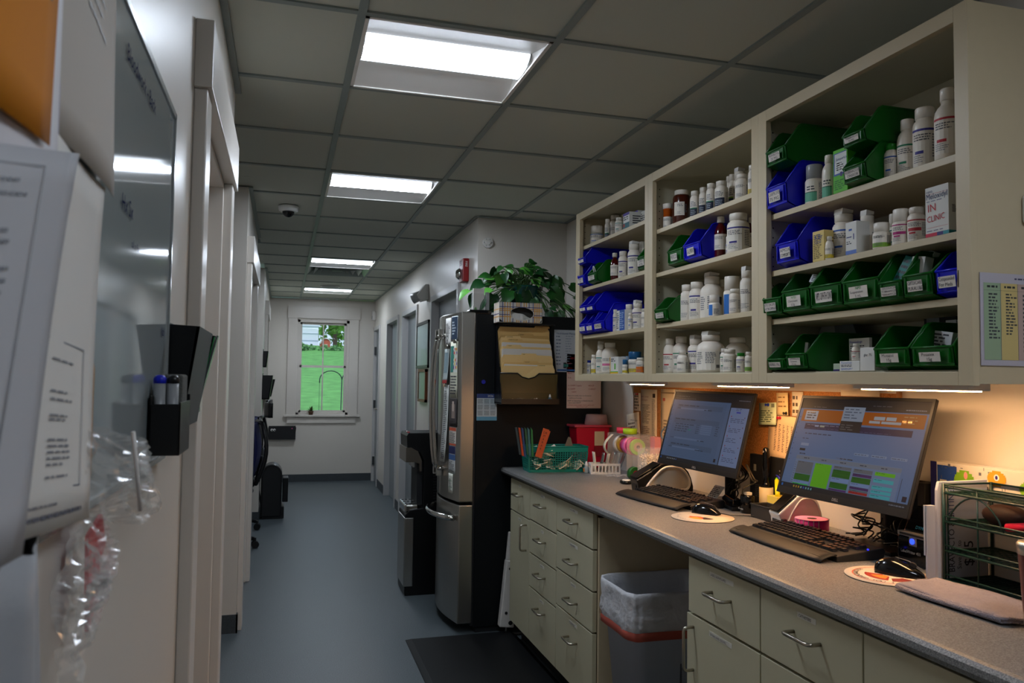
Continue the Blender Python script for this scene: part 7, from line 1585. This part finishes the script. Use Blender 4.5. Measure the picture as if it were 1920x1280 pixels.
pinned('tilted notice below the small cream note at the cork board end', 3.80, 3.955, 1.06, 1.235, PAPERW, lambda p, W, H, r, f: (text('COMMON POLES OF...', Frame(f(0, 0, .001), (0, -1, 0), (0, 0, 1)), .02, H*.82, .010, (60, 50, 40), r), p.lines(.1*W, .1*H, .9*W, .75*H, 6, (100, 84, 66), word=.014)), rot=.14, lift=.006)
pinned('pale framed drawing partly behind the farther monitor', 3.40, 3.56, 1.0, 1.37, mat('paper_peach', (222, 204, 172), .8), lambda p, W, H, r, f: (p.rect(.04*W, .04*H, .06*W, .96*H, (150, 130, 100), 1), p.rect(.04*W, .94*H, .96*W, .96*H, (150, 130, 100), 1), p.lines(.2*W, .1*H, .5*W, .6*H, 12, (120, 100, 80), word=.008), p.rect(.15*W, .84*H, .3*W, .88*H, (200, 100, 80), 2)), lift=.001)
pinned('pale green square note with a blue pin, between the monitors', 2.588, 2.70, 1.245, 1.33, mat('note_green', (196, 210, 176), .8), lambda p, W, H, r, f: (p.lines(.1*W, .1*H, .95*W, .68*H, 6, (90, 110, 84), word=.03), p.rect(.72*W, .78*H, .9*W, .95*H, (120, 130, 110), 1)), rot=.05, lift=.012, pin=(.55, .9, (20, 50, 170), 'blue'), curl=.006)
pinned('torn cream note above the list, between the monitors', 2.52, 2.59, 1.285, 1.37, mat('note_cream', (226, 200, 146), .8), lambda p, W, H, r, f: p.lines(.15*W, .3*H, .9*W, .9*H, 3, (150, 110, 60), .3, .3, .02), rot=.03, lift=.010, pin=(.85, .1, (40, 36, 30), 'black'))
pinned('narrow cream strip beside the schedule monitor on the cork board', 2.44, 2.505, 1.285, 1.375, PAPERW, dl(3, .02), lift=.003)
pinned('large handwritten list sheet with a red pin, beside the schedule monitor', 2.44, 2.645, 1.11, 1.285, mat('list_paper', (222, 190, 150), .8), lambda p, W, H, r, f: [p.lines((.2+.12*i)*W, .2*H, (.27+.12*i)*W, .8*H, 16, (96, 70, 60), .45, .3, .01) for i in range(6)], rot=-.07, lift=.004, pin=(.35, .93, (200, 20, 50), 'red'), curl=.004)
pinned('white paper tucked low behind the sticky notes', 2.42, 2.56, .96, 1.04, mat('tuck_paper', (206, 190, 160), .8), dl(4, .03), lift=.0)
pinned('thin cream strip along the top of the cork board behind the schedule monitor', 2.06, 2.24, 1.366, 1.385, PAPERW, None)
# ================================================================ FLOOR THINGS
# waste bin
r = thing('waste_bin', 'tall grey-blue plastic waste bin with a white liner in the kneehole', 'waste bin', (1.43, 2.775, 0), math.radians(0))
GB = mat('bin_grey', (186, 193, 206), .5)
def rrect(w_, d_, rad, z, n=6):
    out = []
    for cx_, cy_, a0 in ((w_-rad, d_-rad, 0), (-w_+rad, d_-rad, PI/2), (-w_+rad, -d_+rad, PI), (w_-rad, -d_+rad, 1.5*PI)):
        for i in range(n+1): a = a0+PI/2*i/n; out.append((cx_+rad*math.cos(a), cy_+rad*math.sin(a), z))
    full = []
    for i, p in enumerate(out):      # subdivide the straight runs
        q = out[(i+1) % len(out)]; full.append(p)
        if math.dist(p, q) > rad*.9: full += [tuple(p[k]+(q[k]-p[k])*j/9 for k in range(3)) for j in range(1, 9)]
    return full
def loft(rings, m, name, parent, cap0=False, smooth=True, solid=0., jig=0., world=False):
    n = len(rings[0]); vs = [p for rg in rings for p in rg]
    if jig: vs = [(x+random.uniform(-jig, jig), y+random.uniform(-jig, jig), z+random.uniform(-jig, jig)) for x, y, z in vs]
    fs = [(j*n+i, j*n+(i+1) % n, (j+1)*n+(i+1) % n, (j+1)*n+i) for j in range(len(rings)-1) for i in range(n)]
    if cap0: fs.append(tuple(range(n))[::-1])
    return MB().add(vs, fs, smooth=smooth).build(name, m, parent, world, solid=solid)
wx_, wy_ = .205, .150
loft([rrect(wx_*.74, wy_*.74, .04, 0), rrect(wx_*.98, wy_*.98, .045, .60), rrect(wx_, wy_, .045, .602), rrect(wx_, wy_, .045, .63)], GB, 'tub', r, True, solid=.004)
MB().box(-.003, .003, -wy_*.9, -wy_*.86, .02, .5).build('seam', mat('seam_grey', (90, 94, 104), .5), r)
LN = mat('liner_white', (214, 214, 218), .35, alpha=.82, bump=.9, bscale=26)
random.seed(9)
def liner_ring(s, z, amp, n=10): 
    rg = rrect(wx_*s, wy_*s, .05, z, n); return [(x*(1+amp*math.sin(i*1.9)+amp*random.uniform(-1, 1)), y*(1+amp*math.sin(i*1.3+1)+amp*random.uniform(-1, 1)), z_+amp*.25*math.sin(i*.8)) for i, (x, y, z_) in enumerate(rg)]
loft([liner_ring(.80, .36, .01), liner_ring(.93, .60, .004), liner_ring(.99, .636, .002), liner_ring(1.035, .640, .004), liner_ring(1.045, .622, .008), liner_ring(1.035, .60, .014), liner_ring(1.02, .575, .018), liner_ring(1.04, .55, .020), liner_ring(1.05, .525, .018), liner_ring(1.03, .505, .014), liner_ring(1.01, .487, .008)], LN, 'liner', r)
loft([liner_ring(1.035, .500, .004), liner_ring(1.045, .492, .004), liner_ring(1.04, .472, .004), liner_ring(1.02, .468, .003)], mat('drawstring_red', (176, 84, 70), .4), 'drawstring', r)
MB().box(-wx_*.78, wx_*.78, -wy_*.78, wy_*.78, .355, .36).build('liner_bottom', LN, r)
# step stool / panel leaning by the fridge
r = thing('step_stool', 'folded white plastic step stool leaning between the refrigerator and the cabinets', 'step stool', (1.235, 4.25, 0))
b = MB(); b.prism([(1.178, .045), (1.262, .035), (1.262, .40), (1.215, .405)], 'y', 4.225, 4.275); b.prism([(1.216, .40), (1.262, .40), (1.262, .555), (1.23, .56)], 'y', 4.235, 4.265); b.build('panel', WHTM, r, True, bevel=.006)
for x, z, q in ((1.245, .535, .006), (1.235, .36, .008), (1.215, .12, .008), (1.24, .065, .012)): MB().cyl((x, 4.2249, z), (x, 4.222, z), q, n=12).build('hole', BLKM, r, True)
MB().tube([(1.225, 4.25, .05), (1.222, 4.25, .012), (1.24, 4.24, .004), (1.30, 4.22, .004)], .006, 8).build('foot_rod', GREY, r, True)
# anti-fatigue mat
r = thing('floor_mat', 'black anti-fatigue mat on the floor in front of the drawers', 'floor mat', (.97, 3.3, 0))
b = MB(); x0, x1, y0, y1 = .66, 1.275, 2.2, 4.275; e = .035
b.add([(x0, y0, 0), (x1, y0, 0), (x1, y1, 0), (x0, y1, 0), (x0+e, y0+e, .016), (x1-e, y0+e, .016), (x1-e, y1-e, .016), (x0+e, y1-e, .016)], [(0, 3, 2, 1), (4, 5, 6, 7), (0, 1, 5, 4), (1, 2, 6, 5), (2, 3, 7, 6), (3, 0, 4, 7)])
b.build('pad', MATM, r, True, bevel=.01, seg=3)
